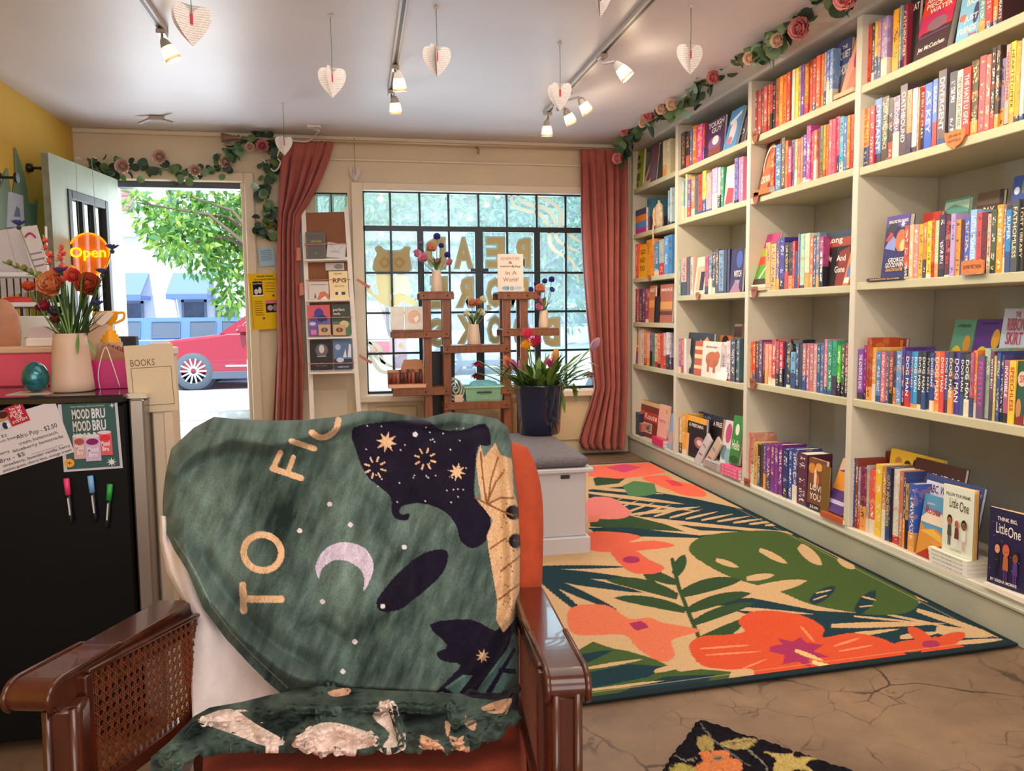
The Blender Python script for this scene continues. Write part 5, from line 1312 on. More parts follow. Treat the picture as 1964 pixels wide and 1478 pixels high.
# white underside showing at the left
WFL = M('efe0dc', .95, var=.08, vscale=30, bump=.3, bscale=300, sheen=.3, stretch=(1, 1, .4))
lft = [(62, 470), (60, 560), (85, 690), (130, 770), (180, 860), (186, 1000), (184, 1150), (186, 1275)]
rgt = [(90, 480), (120, 590), (180, 690), (240, 840), (330, 960), (430, 1062), (520, 1150), (575, 1215)]
rows = []
for k, s_ in enumerate(np.linspace(0, 1, 70)):
    i = s_*(len(lft)-1); a = int(min(i, len(lft)-2)); f = i-a
    l = np.array(lft[a])*(1-f)+np.array(lft[a+1])*f; r = np.array(rgt[a])*(1-f)+np.array(rgt[a+1])*f
    rr = []
    for w_ in np.linspace(0, 1, 40):
        q = l*(1-w_)+r*w_; x, y = BO[0]+q[0]*BS, BO[1]+q[1]*BS
        t = np.interp(y, [790, 1340, 1380], [1.83, 1.665, 1.62])+.06*max(0, 1-w_*4)**2*(1 if s_ < .6 else .2)-.008*math.sin(w_*7+s_*9)-.006*math.sin(s_*21+w_*3)+.012
        rr.append(dep(x, y, t))
    rows.append(rr)
o = MB().grid(np.array(rows)).build('white_underside', WFL, bl, True); o.location = -bl.location; o['label'] = 'pale pink fleece underside of the blanket'
md = o.modifiers.new('thickness', 'SOLIDIFY'); md.thickness = .008; md.offset = 0
# crumpled end lying on the seat
topl = [(18, 1425), (90, 1365), (190, 1262), (250, 1228), (380, 1205), (480, 1180), (560, 1165), (660, 1140), (800, 1150), (950, 1160), (1100, 1165), (1220, 1172), (1400, 1170), (1476, 1130)]
botl = [(18, 1465), (60, 1482), (140, 1466), (220, 1404), (330, 1380), (540, 1380), (640, 1395), (700, 1405), (900, 1388), (1040, 1384), (1180, 1394), (1300, 1374), (1400, 1325), (1476, 1240)]
nu, nv = 420, 130
u = np.linspace(18, 1474, nu); v = np.linspace(0, 1, nv)
yt = np.interp(u, *zip(*topl)); yb = np.interp(u, *zip(*botl)); zy = yt[:, None]*(1-v)[None]+yb[:, None]*v[None]; zx = np.repeat(u[:, None], nv, 1)
px, py = BO[0]+zx*BS, BO[1]+zy*BS; HC_ = Canvas(px, py, '33483f', BO, BS)
n1 = fbm(zx/90, zy/60, 21, 4); HC_.C[:] = np.array(rgb('16211e'))+(np.array(rgb('56695f'))-np.array(rgb('16211e')))*np.clip(.4+.5*n1, 0, 1)[..., None]
HC_.poly([(1180, 1150), (1476, 1120), (1476, 1250), (1400, 1200), (1290, 1190)], '1d1728')
cr = 'e2cbbf'
for q in ([(205, 1275), (330, 1232), (430, 1290), (548, 1362), (480, 1382), (350, 1335), (250, 1300)], [(575, 1375), (640, 1312), (720, 1285), (830, 1308), (908, 1345), (880, 1385), (700, 1406), (620, 1392)], [(895, 1260), (960, 1195), (985, 1300), (1012, 1372), (935, 1384), (962, 1330)]): HC_.poly(q, cr, 3)
for q in ([(1085, 1335), (1150, 1365), (1175, 1395), (1095, 1385)], [(1180, 1282), (1204, 1295), (1190, 1345)], [(1198, 1338), (1278, 1378), (1225, 1395)], [(1258, 1290), (1302, 1278), (1296, 1320)], [(1328, 1225), (1442, 1190), (1420, 1245), (1360, 1250)], [(720, 1165), (800, 1150), (800, 1175), (740, 1185)]): HC_.poly(q, 'd8a888', 3)
HC_.C *= (.85+.3*np.clip(.5+.5*fbm(zx/20, zy/20, 4, 3), 0, 1))[..., None]
rel = .03*fbm(zx/120, zy/80, 31, 3)+.012*np.abs(fbm(zx/60+zy/80, zy/40, 33, 3))
for q, w_, a in (([(60, 1420), (200, 1300), (360, 1240), (560, 1250)], 26, .02), ([(120, 1450), (260, 1350), (480, 1340)], 22, .014), ([(600, 1340), (740, 1300), (900, 1350)], 34, .03), ([(560, 1220), (700, 1230), (900, 1220), (1150, 1215)], 20, .025), ([(680, 1170), (690, 1280)], 10, .014), ([(740, 1180), (760, 1270)], 10, .012), ([(960, 1200), (1000, 1300), (1010, 1370)], 18, .025), ([(1040, 1230), (1120, 1240), (1200, 1210), (1215, 1290)], 16, .026), ([(1050, 1350), (1180, 1370), (1290, 1350), (1400, 1280)], 22, .024), ([(1230, 1290), (1400, 1240), (1470, 1170)], 20, .02), ([(620, 1280), (560, 1320), (540, 1370)], 14, -.02), ([(1020, 1290), (1120, 1300), (1230, 1320)], 12, -.02)):
    rel += 1.5*a*np.exp(-(HC_.dist(q)/w_)**2)
tt = np.interp(v, [0, .5, 1], [1.635, 1.52, 1.385])[None]+(np.interp(u, [18, 200, 1300, 1476], [-.02, .0, .0, .1]))[:, None]
rz_ = (FF+RR*((px-IW/2)/F)[..., None]+UU*((IH/2-py)/F)[..., None])[..., 2]; tt = np.minimum(tt, (EYE[2]-.462)/(-rz_))-np.maximum(rel, -.006)
PH = EYE+(FF+RR*((px-IW/2)/F)[..., None]+UU*((IH/2-py)/F)[..., None])*tt[..., None]
o = painted_grid('crumpled_end', PH, HC_.C, FLEECE, bl); o.location = -bl.location
md = o.modifiers.new('thickness', 'SOLIDIFY'); md.thickness = .012; md.offset = -1

# ------------------------------------------------------------------ bench and bucket of flowers
bx0, bx1, by0, by1 = .22, 1.115, 3.74, 4.62
WHT = M('c9c6cc', .4, name='white_lacquer')
be = empty('storage_bench', ((bx0+bx1)/2, (by0+by1)/2, 0), 0, 'white storage bench with grey cushion behind the armchair', 'bench')
def benchp(mb, n_, mt): o = mb.build(n_, mt, be); o.location = (-(bx0+bx1)/2, -(by0+by1)/2, 0); return o
benchp(MB().bev(bx0+.02, bx1-.02, by0+.02, by1-.02, .1, .425, .004), 'body', WHT)
benchp(MB().bev(bx0, bx1, by0, by1, .009, .1, .006), 'plinth', WHT)
benchp(MB().bev(bx0+.005, bx1+.015, by0-.005, by1+.01, .425, .448, .005), 'lid', WHT)
c = benchp(MB().bev(bx0+.01, bx1-.005, by0+.008, by1-.01, .449, .505, .018), 'seat_pad', M('6f6a70', .9, var=.15, vscale=60, bump=.3, bscale=300))
c.modifiers.new('bevel', 'BEVEL').width = .006
benchp(MB().box(bx1-.15, bx1-.105, by0+.014, by0+.02, .395, .413), 'catch', M('2a2624', .4))
vc = onZ(1035, 831, .506); vcx, vcy = vc[0], vc[1]
va = empty('flower_bucket', (vcx, vcy, .5055), 0, 'dark navy glazed bucket full of bright flowers standing on the grey bench pad', 'flower bucket')
MB().lathe([(0, 0), (.108, 0), (.118, .006), (.128, .12), (.143, .285), (.148, .295), (.142, .297), (.136, .285), (.122, .1), (.1, .03), (0, .03)], n=40, cap=False).build('bucket', M('151a38', .12, coat=.6), va, True)
LEAFM = [M('5f7f2c', .5), M('3f5f26', .5), M('86a040', .5), M('2f4a28', .5), M('7a9a5a', .5)]
def leaf_mesh(L, w_, fold=.15, n=4, bend=.2):
    vs = []; fs = []
    for i in range(n+1):
        t = i/n; ww = w_*math.sin(PI*(t*.92+.06))**.8; z = bend*L*t*t
        vs += [(-ww/2, L*t, z+fold*ww), (0, L*t, z), (ww/2, L*t, z+fold*ww)]
    for i in range(n): a = i*3; fs += [(a, a+1, a+4, a+3), (a+1, a+2, a+5, a+4)]
    return vs, fs
_lm = {}
def leaf(parent, pos, direc, L, w_, mat, up=(0, 0, 1), name='leaf', bend=-.2, roll=0, fold=.15):
    key = (round(w_/L, 2), bend, fold, mat.name)
    if key not in _lm:
        me = bpy.data.meshes.new('leaf'); v_, f_ = leaf_mesh(1, w_/L, fold, 4, bend); me.from_pydata(v_, [], f_); me.shade_smooth(); me.materials.append(mat); _lm[key] = me
    o = link(name, _lm[key], parent)
    d = Vector(direc).normalized(); u_ = Vector(up); x = d.cross(u_)
    if x.length < 1e-3: x = d.cross(Vector((1, 0, 0)))
    x.normalize(); z = x.cross(d)
    m4 = Matrix((x, d, z)).transposed().to_4x4() @ Matrix.Rotation(roll, 4, 'Y')
    o.matrix_local = Matrix.Translation(Vector(pos)) @ m4 @ Matrix.Scale(L, 4); return o
def petal_geo(m_, c, direc, r, wd, cup, col, up=(0, 0, 1), k=4):
    """one cupped petal from c along direc"""
    d = Vector(direc).normalized(); u_ = Vector(up); x = d.cross(u_)
    if x.length < 1e-3: x = d.cross(Vector((1, 0, 0)))
    x.normalize(); z = x.cross(d); P = []
    for i in range(k+1):
        t = i/k; ww = wd*math.sin(PI*(.12+.8*t)); lift = cup*r*t*t
        P.append([Vector(c)+d*(r*t*(1-.2*abs(cup)*t))+x*(ww*s_)+z*(lift+abs(s_)*ww*.5*cup) for s_ in (-.5, -.17, .17, .5)])
    m_.grid(np.array([[tuple(q) for q in row_] for row_ in P]), col)
def bloom(parent, c, axis, r, cols, name='bloom', layers=4, core=None, tight=1.):
    """rose or ranunculus head: rings of cupped petals around axis"""
    ax = Vector(axis).normalized(); a1 = ax.orthogonal().normalized(); a2 = ax.cross(a1); m_ = MB()
    for l in range(layers):
        f = 1-l/layers; n = 5+l % 2
        for k in range(n):
            an = 2*PI*k/n+l*.6; out = a1*math.cos(an)+a2*math.sin(an)
            d = out*(.25+.75*f)*tight+ax*(1.15-f*.75)
            petal_geo(m_, Vector(c)-ax*r*.3+out*r*.1*f, d, r*(.75+.25*f), r*(1.15*f+.3), .55, cols[l % len(cols)], ax)
    m_.ball(tuple(Vector(c)+ax*r*.12), r*.26, 8, core or cols[-1]); o = m_.build(name, PAPER, parent, True, recalc=False); return o
def stem(parent, pts, r, col='5a7a34', name='stem'): return MB().tube(spline(pts, 4), r, 6).build(name, M(col, .5), parent, True)
def vp(px, py, t=None, base=None):
    """local point of the bucket arrangement"""
    return Vector(dep(px, py, t))-va.location
tb = (np.array([vcx, vcy, .8])-EYE)@FF
for px, py, dt, r_, cols, kind in ((1025, 658, 0, .035, ['b8204a', 'd83058'], 'pin'), (1012, 642, .05, .03, ['d8385a', 'e85a70'], 'pin'), (1010, 665, -.03, .026, ['e8a020', 'f0b838'], 'pin'), (1055, 698, -.05, .024, ['b83078', 'd04890'], 'pin'), (1065, 682, .03, .03, ['e0a060', 'f0c080'], 'bud'), (975, 695, .02, .032, ['e07858', 'e89878'], 'bud'), (985, 700, -.04, .028, ['c87898', 'e098a8'], 'bud'), (1000, 700, .05, .024, ['d890a8'], 'bud'), (1141, 660, .0, .032, ['b890a8', 'd0a8b8'], 'bud'), (917, 692, 0, .026, ['6a1a2e', '8a2a3a'], 'hang'), (914, 715, .02, .026, ['5a1424', '7a2030'], 'hang'), (1130, 712, .0, .028, ['7a5a68', '8a6a78'], 'hang')):
    r_ *= 1.35; c = vp(px, py, tb+dt); b0 = Vector((max(-.09, min(.09, c.x*.35)), max(-.09, min(.09, c.y*.35)), .2))
    stem(va, [b0, b0.lerp(c, .55)+Vector((0, 0, .03)), c], .004, '6f8f3c')
    m_ = MB(); ax = (c-b0).normalized() if kind != 'hang' else Vector((-.3, -.2, -1)).normalized()
    if kind == 'pin':
        for k in range(60):
            z_ = 1-1.5*(k+.5)/60; a = k*2.4; s_ = math.sqrt(max(0, 1-z_*z_)); d = Vector((s_*math.cos(a), s_*math.sin(a), z_)); d = (d+ax*.5).normalized()
            m_.tube([c, c+d*r_*1.2], [.003, .0012], 4, cols[k % 2], False)
        m_.ball(tuple(c), r_*.55, 8, cols[0])
    elif kind == 'bud':
        for k in range(9):
            a = k*2.4; o1 = ax.orthogonal().normalized(); o2 = ax.cross(o1); petal_geo(m_, c-ax*r_, ax+(o1*math.cos(a)+o2*math.sin(a))*.32, r_*2.1, r_*1.2, .25, cols[k % len(cols)], ax)
    else:
        for k in range(14):
            a = k*2.4; d = Vector((math.cos(a)*.6, math.sin(a)*.6, -.5-.4*(k % 3))); petal_geo(m_, c, d, r_*1.5, r_*.7, .3, cols[k % len(cols)])
    m_.build('blossom', PAPER, va, True, recalc=False)
for k in range(92):
    a = rng.uniform(0, 2*PI); r0 = rng.uniform(.02, .13); p0 = Vector((r0*math.cos(a), r0*math.sin(a), rng.uniform(.25, .3)))
    d = Vector((math.cos(a)*rng.uniform(.2, 1), math.sin(a)*rng.uniform(.2, 1), rng.uniform(.35, 1.2)))
    leaf(va, p0, d, rng.uniform(.09, .2), .042, LEAFM[k % 5], bend=-.3)
for k in range(54):
    a_ = (rng.uniform(950, 1140), rng.uniform(668, 745)); c = vp(a_[0], a_[1], tb+rng.uniform(-.12, .12)); b0 = Vector((max(-.1, min(.1, c.x*.5)), max(-.1, min(.1, c.y*.5)), .27)); d = c-b0
    leaf(va, b0+d*.45, d+Vector((0, 0, -.02)), max(.06, d.length*.55), rng.uniform(.025, .045), LEAFM[k % 5], bend=-.25)
    if k % 3 == 0: stem(va, [b0, b0.lerp(c, .5)+Vector((0, 0, .02)), c], .0022, '7a9a48')
for px, py, qx, qy in ((1075, 745, 1085, 790), (1100, 735, 1106, 770), (1125, 695, 1148, 700), (1090, 700, 1118, 672), (1045, 730, 1040, 690), (960, 730, 985, 690)):
    p0 = vp(px, py, tb); leaf(va, p0, vp(qx, qy, tb-.05)-p0, (vp(qx, qy, tb-.05)-p0).length, .03, LEAFM[(px+qy) % 5], bend=-.1)
# ------------------------------------------------------------------ left side: fridge and counter
FY = 2.35
fxr = -.640; ftop = 1.0
fr = empty('mini_fridge', (-.92, 2.6, 0), 0, 'black under-counter fridge with a steel door edge left of the armchair', 'fridge')
def fp(mb, n_, mt, **k): o = mb.build(n_, mt, fr, **k); o.location = (.92, -2.6, 0); return o
FB = M('07070b', .5, spec=.18, var=.1, vscale=4, bump=.03, bscale=90)
fp(MB().bev(-1.24, fxr, FY, 2.72, .03, .975, .006), 'cabinet', FB)
fp(MB().bev(-1.25, fxr+.002, FY-.006, 2.73, .976, ftop, .006), 'top_panel', M('14121c', .12, coat=.4))
fp(MB().bev(fxr+.006, fxr+.046, FY+.004, 2.72, .06, .985, .005), 'door', M('a39c98', .3, metal=.85, var=.1, vscale=3))
fp(MB().box(fxr-.012, fxr+.05, FY+.02, FY+.06, .986, .998), 'hinge_cover', M('d8ccb8', .5))
for x in (-1.2, -.68):
    for y in (FY+.04, 2.66): fp(MB().lathe([(.02, 0), (.02, .03)], (x, y, 0), 10), 'foot', M('222', .6))
def flat(name, corners, Y, art, bg, label, cat, group=None, th=.0008, dY=0., mat=None):
    """sheet whose corners TL TR BR BL show at these pixels on the plane Y"""
    P = [Vector(onY(x, y, Y)) for x, y in corners]; TL, TR, BR, BL = P
    ux = ((TR-TL)+(BR-BL))/2; uz = ((TL-BL)+(TR-BR))/2; w_, h = ux.length, uz.length; ux.normalize(); uz = (uz-ux*uz.dot(ux)).normalized(); n_ = ux.cross(uz)
    c = (TL+TR+BR+BL)/4; org = c-ux*w_/2-uz*h/2
    o = empty(name, (0, 0, 0), 0, label, cat, group); o.matrix_world = Matrix((ux, -n_, uz)).transposed().to_4x4(); o.location = org+n_*dY
    MB().box(0, w_, -th, 0, 0, h, bg).build('sheet', mat or PAPER, o, recalc=False)
    if art: a = MB(); art_into(a, w_, h, art, -th-.0003); a.build('print', PAPER, o, recalc=False)
    return o
Yp = FY-.001
pz = [('r', .06, .03, .955, .955, '3f5f5e'), ('t', .2, .885, .78, .905, 'TASTY DRINKS  NON ALCOHOLIC', 'c8c0b0'), ('t', .22, .72, .52, .86, 'MOOD', 'd8cccc', .03), ('t', .55, .72, .78, .86, 'BRU', 'dcd8e4', .03), ('t', .22, .55, .52, .7, 'MOOD', 'd8cccc', .03), ('t', .55, .55, .78, .7, 'BRU', 'dcd8e4', .03), ('t', .22, .40, .52, .53, 'MOOD', 'd8cccc', .03), ('t', .55, .40, .78, .53, 'BRU', 'dcd8e4', .03)]
for x0, x1, z0, z1, c_, d_ in ((.2, .41, .17, .49, 'd0a8a0', 'b0504c'), (.63, .86, .2, .52, 'd86068', 'd83840'), (.4, .66, .13, .48, 'c8b0d0', '8a2468')):
    pz += [('r', x0, z0, x1, z1, c_), ('e', (x0+x1)/2, z1, (x1-x0)/2, .025, 'd8d0d8'), ('e', (x0+x1)/2, z1-.08, (x1-x0)*.4, .045, d_), ('t', x0+.04, z0+.13, x1-.04, z0+.2, 'Mood', 'f0e4ec', .02), ('t', x0+.06, z0+.06, x1-.06, z0+.12, 'Bru', 'f0e4ec', .02)]
pz += [('e', .12, .125, .085, .062, 'e89a30'), ('e', .12, .125, .05, .036, 'f0b850'), ('t', .08, .1, .16, .15, '*', '5a3a20'), ('s', .83, .1, .09, 'e0dce0'), ('s', .92, .89, .05, 'c8d4d8', 4)]
flat('drink_poster', [(112, 767), (226, 761), (234, 897), (121, 905)], Yp, pz, 'c8c4d0', 'green framed drinks poster with MOOD BRU lettering on black fridge side', 'poster')
hw = [('t', .0, .63, .3, .69, 'mba  -  $2', '2a2a34', .0), ('t', -.02, .55, .42, .61, 'cola, root beer', '2a2a34', .0), ('t', .4, .5, .92, .61, 'Afro Pop - $2.50', '2a2a34', .0), ('t', .4, .405, .9, .475, 'cream, butterscotch,', '2a2a34', .0), ('t', .3, .3, .94, .375, 'blueberry lemonade', '2a2a34', .0), ('t', -.02, .33, .26, .4, 'gooseberry', '2a2a34', .0), ('t', .1, .2, .42, .28, 'Bru - $5', '2a2a34', .0), ('t', .12, .1, .98, .17, 'strawberry, lavender vanilla, berry', '2a2a4a', .0), ('t', .1, .02, .98, .085, 'passion guava, cherry lime, orange cream', '2a2a4a', .0), ('r', .5, .19, .9, .197, '8a88c0')]
flat('price_card', [(-40, 808), (106, 772), (143, 862), (-10, 918)], Yp, [a for a in hw], 'd6ccd0', 'white handwritten drink price card taped askew on black fridge', 'card', dY=.0025)
flat('sticker', [(10, 782), (44, 770), (58, 805), (24, 818)], Yp, [('t', .2, .76, .85, .92, 'You had', 'f4e0e0'), ('t', .22, .6, .8, .74, 'me at', 'f4e0e0'), ('t', .15, .42, .85, .58, 'FUCK', 'f4e0e0'), ('t', .3, .26, .7, .4, 'THE', 'f4e0e0'), ('t', .1, .1, .92, .24, 'SYSTEM', 'f4e0e0')], 'b3283c', 'small red square sticker with white words on the price card', 'sticker', dY=.004)
flat('photo_sticker', [(-22, 795), (10, 785), (23, 817), (-10, 828)], Yp, [('e', .75, .6, .25, .3, 'c08868'), ('e', .8, .75, .28, .2, '4a2a20'), ('r', .3, .0, 1, .4, 'c8c8d8'), ('e', .7, .15, .15, .2, '2a3048'), ('e', .9, .1, .1, .15, 'e8e4e4')], '8a7a78', 'small photo of two people at left edge of the price card', 'photo', dY=.004)
for (x0, y0, x1, y1), c_, n_ in (((127, 917, 138, 1004), 'e83a70', 'pink'), ((173, 912, 184, 1000), '7ab0e8', 'light blue'), ((211, 928, 205, 1013), '2aa048', 'green')):
    A, B_ = Vector(onY(x0, y0, Yp-.009)), Vector(onY(x1, y1, Yp-.009)); o = empty('chalk_marker', A, 0, f'black chalk marker with {n_} cap stuck on the fridge', 'marker'); d = B_-A
    MB().tube([(0, 0, 0), d*.36], .0075, 12).build('cap', M(c_, .4), o, True); MB().tube([d*.36, d*.9, d*.95, d], [.0065, .0065, .005, .003], 12).build('barrel', M('14141a', .35), o, True)
    a = MB(); u_ = d.normalized(); s_ = Vector((u_.z, 0, -u_.x))
    a.add([d*.42-s_*.002+Vector((0, -.0068, 0)), d*.42+s_*.002+Vector((0, -.0068, 0)), d*.8+s_*.002+Vector((0, -.0068, 0)), d*.8-s_*.002+Vector((0, -.0068, 0))], [(0, 1, 2, 3)], 'c8c4c8'); a.build('label_strip', PRINT, o)
# on the fridge
def top_at(px, Y): return Vector((onY(px, 745, Y)[0], Y, ftop+.0005))
p = top_at(69, 2.47); o = empty('egg_ornament', p+Vector((0, 0, .003)), 0, 'teal blue glittering egg ornament standing on the fridge', 'egg')
MB().lathe([(0, 0), (.012, .001), (.024, .008), (.033, .024), (.036, .04), (.033, .058), (.025, .073), (.014, .083), (.005, .087), (0, .0875)], n=28, cap=False).build('egg_shell', M('1f6a74', .2, metal=.4, var=.35, vscale=30, stretch=(3, 3, .6), coat=.5), o, True)
o = MB().box(p.x-.06, p.x+.05, 2.42, 2.52, ftop+.0002, ftop+.002).build('paper_slip', M('c8b8a8', .8)); tag(o, 'creased paper slip lying under the teal egg', 'paper')
p = top_at(140, 2.5); vs_ = empty('fridge_vase', p, 0, 'tapered beige vase with coral and orange flowers standing on the fridge', 'flower vase')
k_ = 2.5/1519*1.03
MB().lathe([(0, 0), (.054, 0), (.058, .004), (.056, .03), (.047, .13), (.0425, .168), (.040, .168), (.042, .12), (.05, .02), (0, .015)], n=36, cap=False).build('vase', M('cfae98', .5), vs_, True)
def vl(px, py, Y=2.5): return Vector(onY(px, py, Y))-p
ORG = [(100, 547, 23, ['e8905a', 'e89a64', 'f0a870'], 'ranunculus'), (170, 547, 22, ['c85a3c', 'd86a44', 'e07a50'], 'ranunculus'), (141, 530, 14, ['e0584a', 'e86a58'], 'ranunculus'), (55, 552, 11, ['c8502e', 'd8683a'], 'small'), (85, 590, 13, ['8a1c34', 'b02a3a'], 'small'), (93, 560, 9, ['b8304a'], 'small'), (105, 600, 12, ['4a3a4a', '5a4a5a'], 'small'), (120, 575, 11, ['3a3448'], 'small'), (90, 570, 8, ['e07868'], 'small'), (105, 615, 9, ['8a3a34'], 'small')]
for px, py, r_, cs, kd in ORG:
    Y = 2.5+rng.uniform(-.04, .03); r_ *= 1.2; c = vl(px, py, Y); b0 = Vector((c.x*.25, (Y-2.5)*.4, .15)); stem(vs_, [b0, b0.lerp(c, .5)+Vector((c.x*.08, 0, .01)), c], .0022, '55753a')
    r = r_/1519*2.55
    if kd == 'ranunculus': bloom(vs_, c, (.15 if px > 150 else -.1, -1, .35), r, cs, 'bloom', 6, 'a06a3a')
    else: bloom(vs_, c, (rng.uniform(-.4, .4), -.6, .8), r, cs, 'bloom', 3)
for px, py in ((36, 432), (215, 478), (115, 522), (196, 524), (187, 585)):      # cornflowers
    c = vl(px, py, 2.47); b0 = Vector((c.x*.2, 0, .15)); stem(vs_, [b0, b0.lerp(c, .5)+Vector((c.x*.06, 0, .02)), c], .0016, '6a8050')
    m_ = MB()
    for k in range(16):
        a = k*2.4; petal_geo(m_, c, (math.cos(a), math.sin(a)*.8, .35), .024, .012, .2, ['4a4a88', '5a5aa0'][k % 2])
    m_.ball(tuple(c-Vector((0, 0, .006))), .007, 8, '3a4a38'); m_.build('cornflower', PAPER, vs_, True, recalc=False)
for pts, n_ in (([(150, 640), (110, 560), (96, 500), (82, 450)], 6), ([(150, 640), (125, 560), (118, 500), (122, 470)], 5), ([(140, 650), (95, 560), (70, 530), (5, 502)], 8)):   # gladiolus spikes
    P3 = [vl(x, y, 2.48) for x, y in pts]; P3[0].z = .15; P3[0].x *= .3; stem(vs_, P3, .0026, '6a8a3a'); sp_ = spline(P3, 8)
    for k in range(n_):
        c = Vector(sp_[int(len(sp_)*(.42+.55*k/n_))]); side = 1 if k % 2 else -1; m_ = MB(); r = .026*(1-.5*k/n_)
        for q in range(6): a = q*PI/3; petal_geo(m_, c, (side*.5+.5*math.cos(a), -.5, .3+.6*math.sin(a)), r, r*.7, .3, ['e8685a', 'f08a78', 'd84a50'][q % 3] if n_ != 8 else ['8a9a4a', 'a86a50', '7a8a3c'][q % 3])
        m_.build('gladiolus_floret', PAPER, vs_, True, recalc=False)
for k in range(46):
    px = rng.uniform(88, 205); py = rng.uniform(500, 640); c = vl(px, py, 2.5+rng.uniform(-.05, .05)); b0 = Vector((c.x*.25, rng.uniform(-.02, .02), .155)); d = c-b0
    leaf(vs_, b0, d, max(.07, d.length), rng.uniform(.006, .011), LEAFM[(0, 1, 3)[k % 3]], bend=rng.uniform(-.12, .12))
for q0, q1 in (((168, 652), (178, 668)), ((150, 640), (147, 685)), ((115, 640), (98, 615))): leaf(vs_, vl(*q0, 2.46), vl(*q1, 2.44)-vl(*q0, 2.46), .06, .01, LEAFM[0], bend=-.1)
# pink crate, boxes, kraft bags and trophy
def at_fr(px, py, Y): return Vector(onY(px, py, Y))
a, b_ = at_fr(-60, 672, 2.72), at_fr(112, 668, 2.72)
pc = empty('pink_tray', (a.x, 2.72, ftop+.0005), 0, 'rose pink tray with tan wooden rim behind the teal egg', 'tray')
hh = a.z-ftop; MB().bev(0, b_.x-a.x, 0, .13, 0, hh-.012, .004).build('pink_side', M('e0506a', .6, var=.12, vscale=8), pc)
MB().bev(-.004, b_.x-a.x+.004, -.004, .134, hh-.0119, hh+.006, .003).build('wooden_rim', M('d8ae90', .5), pc)
a, b_ = at_fr(52, 662, 2.76), at_fr(112, 630, 2.76)
o = empty('white_case', (a.x, 2.745, ftop+hh+.007), 0, 'small white case with rounded grey pad standing on the pink tray', 'case')
MB().bev(0, b_.x-a.x, 0, .05, 0, .028, .004).build('case_base', M('e8dcd4', .5), o); MB().prism([(x*(b_.x-a.x), .02, .028+z*.035) for x, z in spline([(.02, .1), (.1, .9), (.5, 1), (.9, .95), (1, .5), (.95, .05), (.5, 0), (.08, 0)], 4, True)], (0, .01, 0)).build('pad', M('c8b4b8', .5), o); MB().lathe([(.006, 0), (.004, .003), (0, .004)], M4=Matrix.Translation((.1, -.001, .014)) @ Matrix.Rotation(PI/2, 4, 'X'), n=10).build('stud', M('8a8a90', .3, metal=.8), o)
a, b_ = at_fr(172, 742, 2.55), at_fr(258, 690, 2.55)
pb = empty('pink_box', (a.x, 2.55, ftop+.0005), 0, 'hot pink open box with white handles in front of brown kraft bag', 'box')
w_, h = b_.x-a.x, b_.z-ftop; m_ = MB(); m_.bev(0, w_, 0, .003, 0, h, .001); m_.bev(0, w_, .097, .1, 0, h, .001); m_.bev(0, .003, .003, .097, 0, h, .001); m_.bev(w_-.003, w_, .003, .097, 0, h, .001); m_.box(.003, w_-.003, .003, .097, 0, .003)
m_.build('box_walls', M('c01c6c', .4), pb)
MB().tube(spline([(.03, -.004, -.0), (.028, -.006, h*.6), (.05, -.005, h*1.45), (.065, -.005, h*1.0), (.085, -.004, .005)], 6), .0016, 6).build('white_cord', M('e8dcd8', .6), pb, True)
# pyramid kraft bag with pegs
P3 = [at_fr(x, y, 2.6) for x, y in ((172, 708), (196, 660), (252, 684), (256, 708))]
kb = empty('kraft_carton', (P3[0].x, 2.655, ftop+.0005), 0, 'brown kraft carton with rounded chocolate pegs behind the pink box', 'carton')
m_ = MB(); m_.prism([q-kb.location for q in P3]+[Vector((P3[3].x, 2.6, ftop))-kb.location, Vector((P3[0].x, 2.6, ftop))-kb.location], (0, .035, 0)); m_.build('carton_side', M('a87456', .7), kb)
a_ = MB(); add_text(a_, '69', .035, .065, P3[2].z-ftop-.005, P3[2].z-ftop+.02, -.001, '3a2418'); a_.build('carton_print', PRINT, kb)
for k in range(6):
    q = at_fr(200+k*9.3, 658+k*1.5, 2.62)-kb.location; MB().tube([q+Vector((0, 0, -.045)), q+Vector((0, 0, -.004)), q], [.0062, .0062, .003], 10).build('peg', M('8a4a34', .4), kb, True)
P3 = [at_fr(x, y, 2.665) for x, y in ((160, 662), (180, 612), (208, 622), (205, 700), (158, 712))]
cb = empty('cream_gift_bag', (P3[4].x, 2.665, ftop+.0005), 0, 'cream paper gift bag with a white tag behind beige vase', 'bag')
m_ = MB(); q = [v_-cb.location for v_ in P3]; q[3].z = q[4].z = 0; m_.prism(q, (0, .045, 0)); m_.build('paper', M('d8b8a0', .7), cb)
q = [at_fr(x, y, 2.655)-cb.location for x, y in spline([(182, 604), (200, 598), (218, 600), (210, 612), (196, 624), (184, 618)], 3, True)]; MB().prism(q, (0, -.002, 0)).build('tag', M('f0ddcc', .6), cb)
c = at_fr(212, 656, 2.68); tr = empty('toy_trophy', (c.x, 2.68, ftop+.0005), 0, 'small yellow plastic trophy standing behind the pink box', 'trophy'); zz = lambda py: at_fr(212, py, 2.68).z-ftop-.0005
MB().box(-.028, .028, -.028, .028, 0, zz(656)).build('riser', M('c8a888', .6), tr)
m_ = MB(); r_ = .029
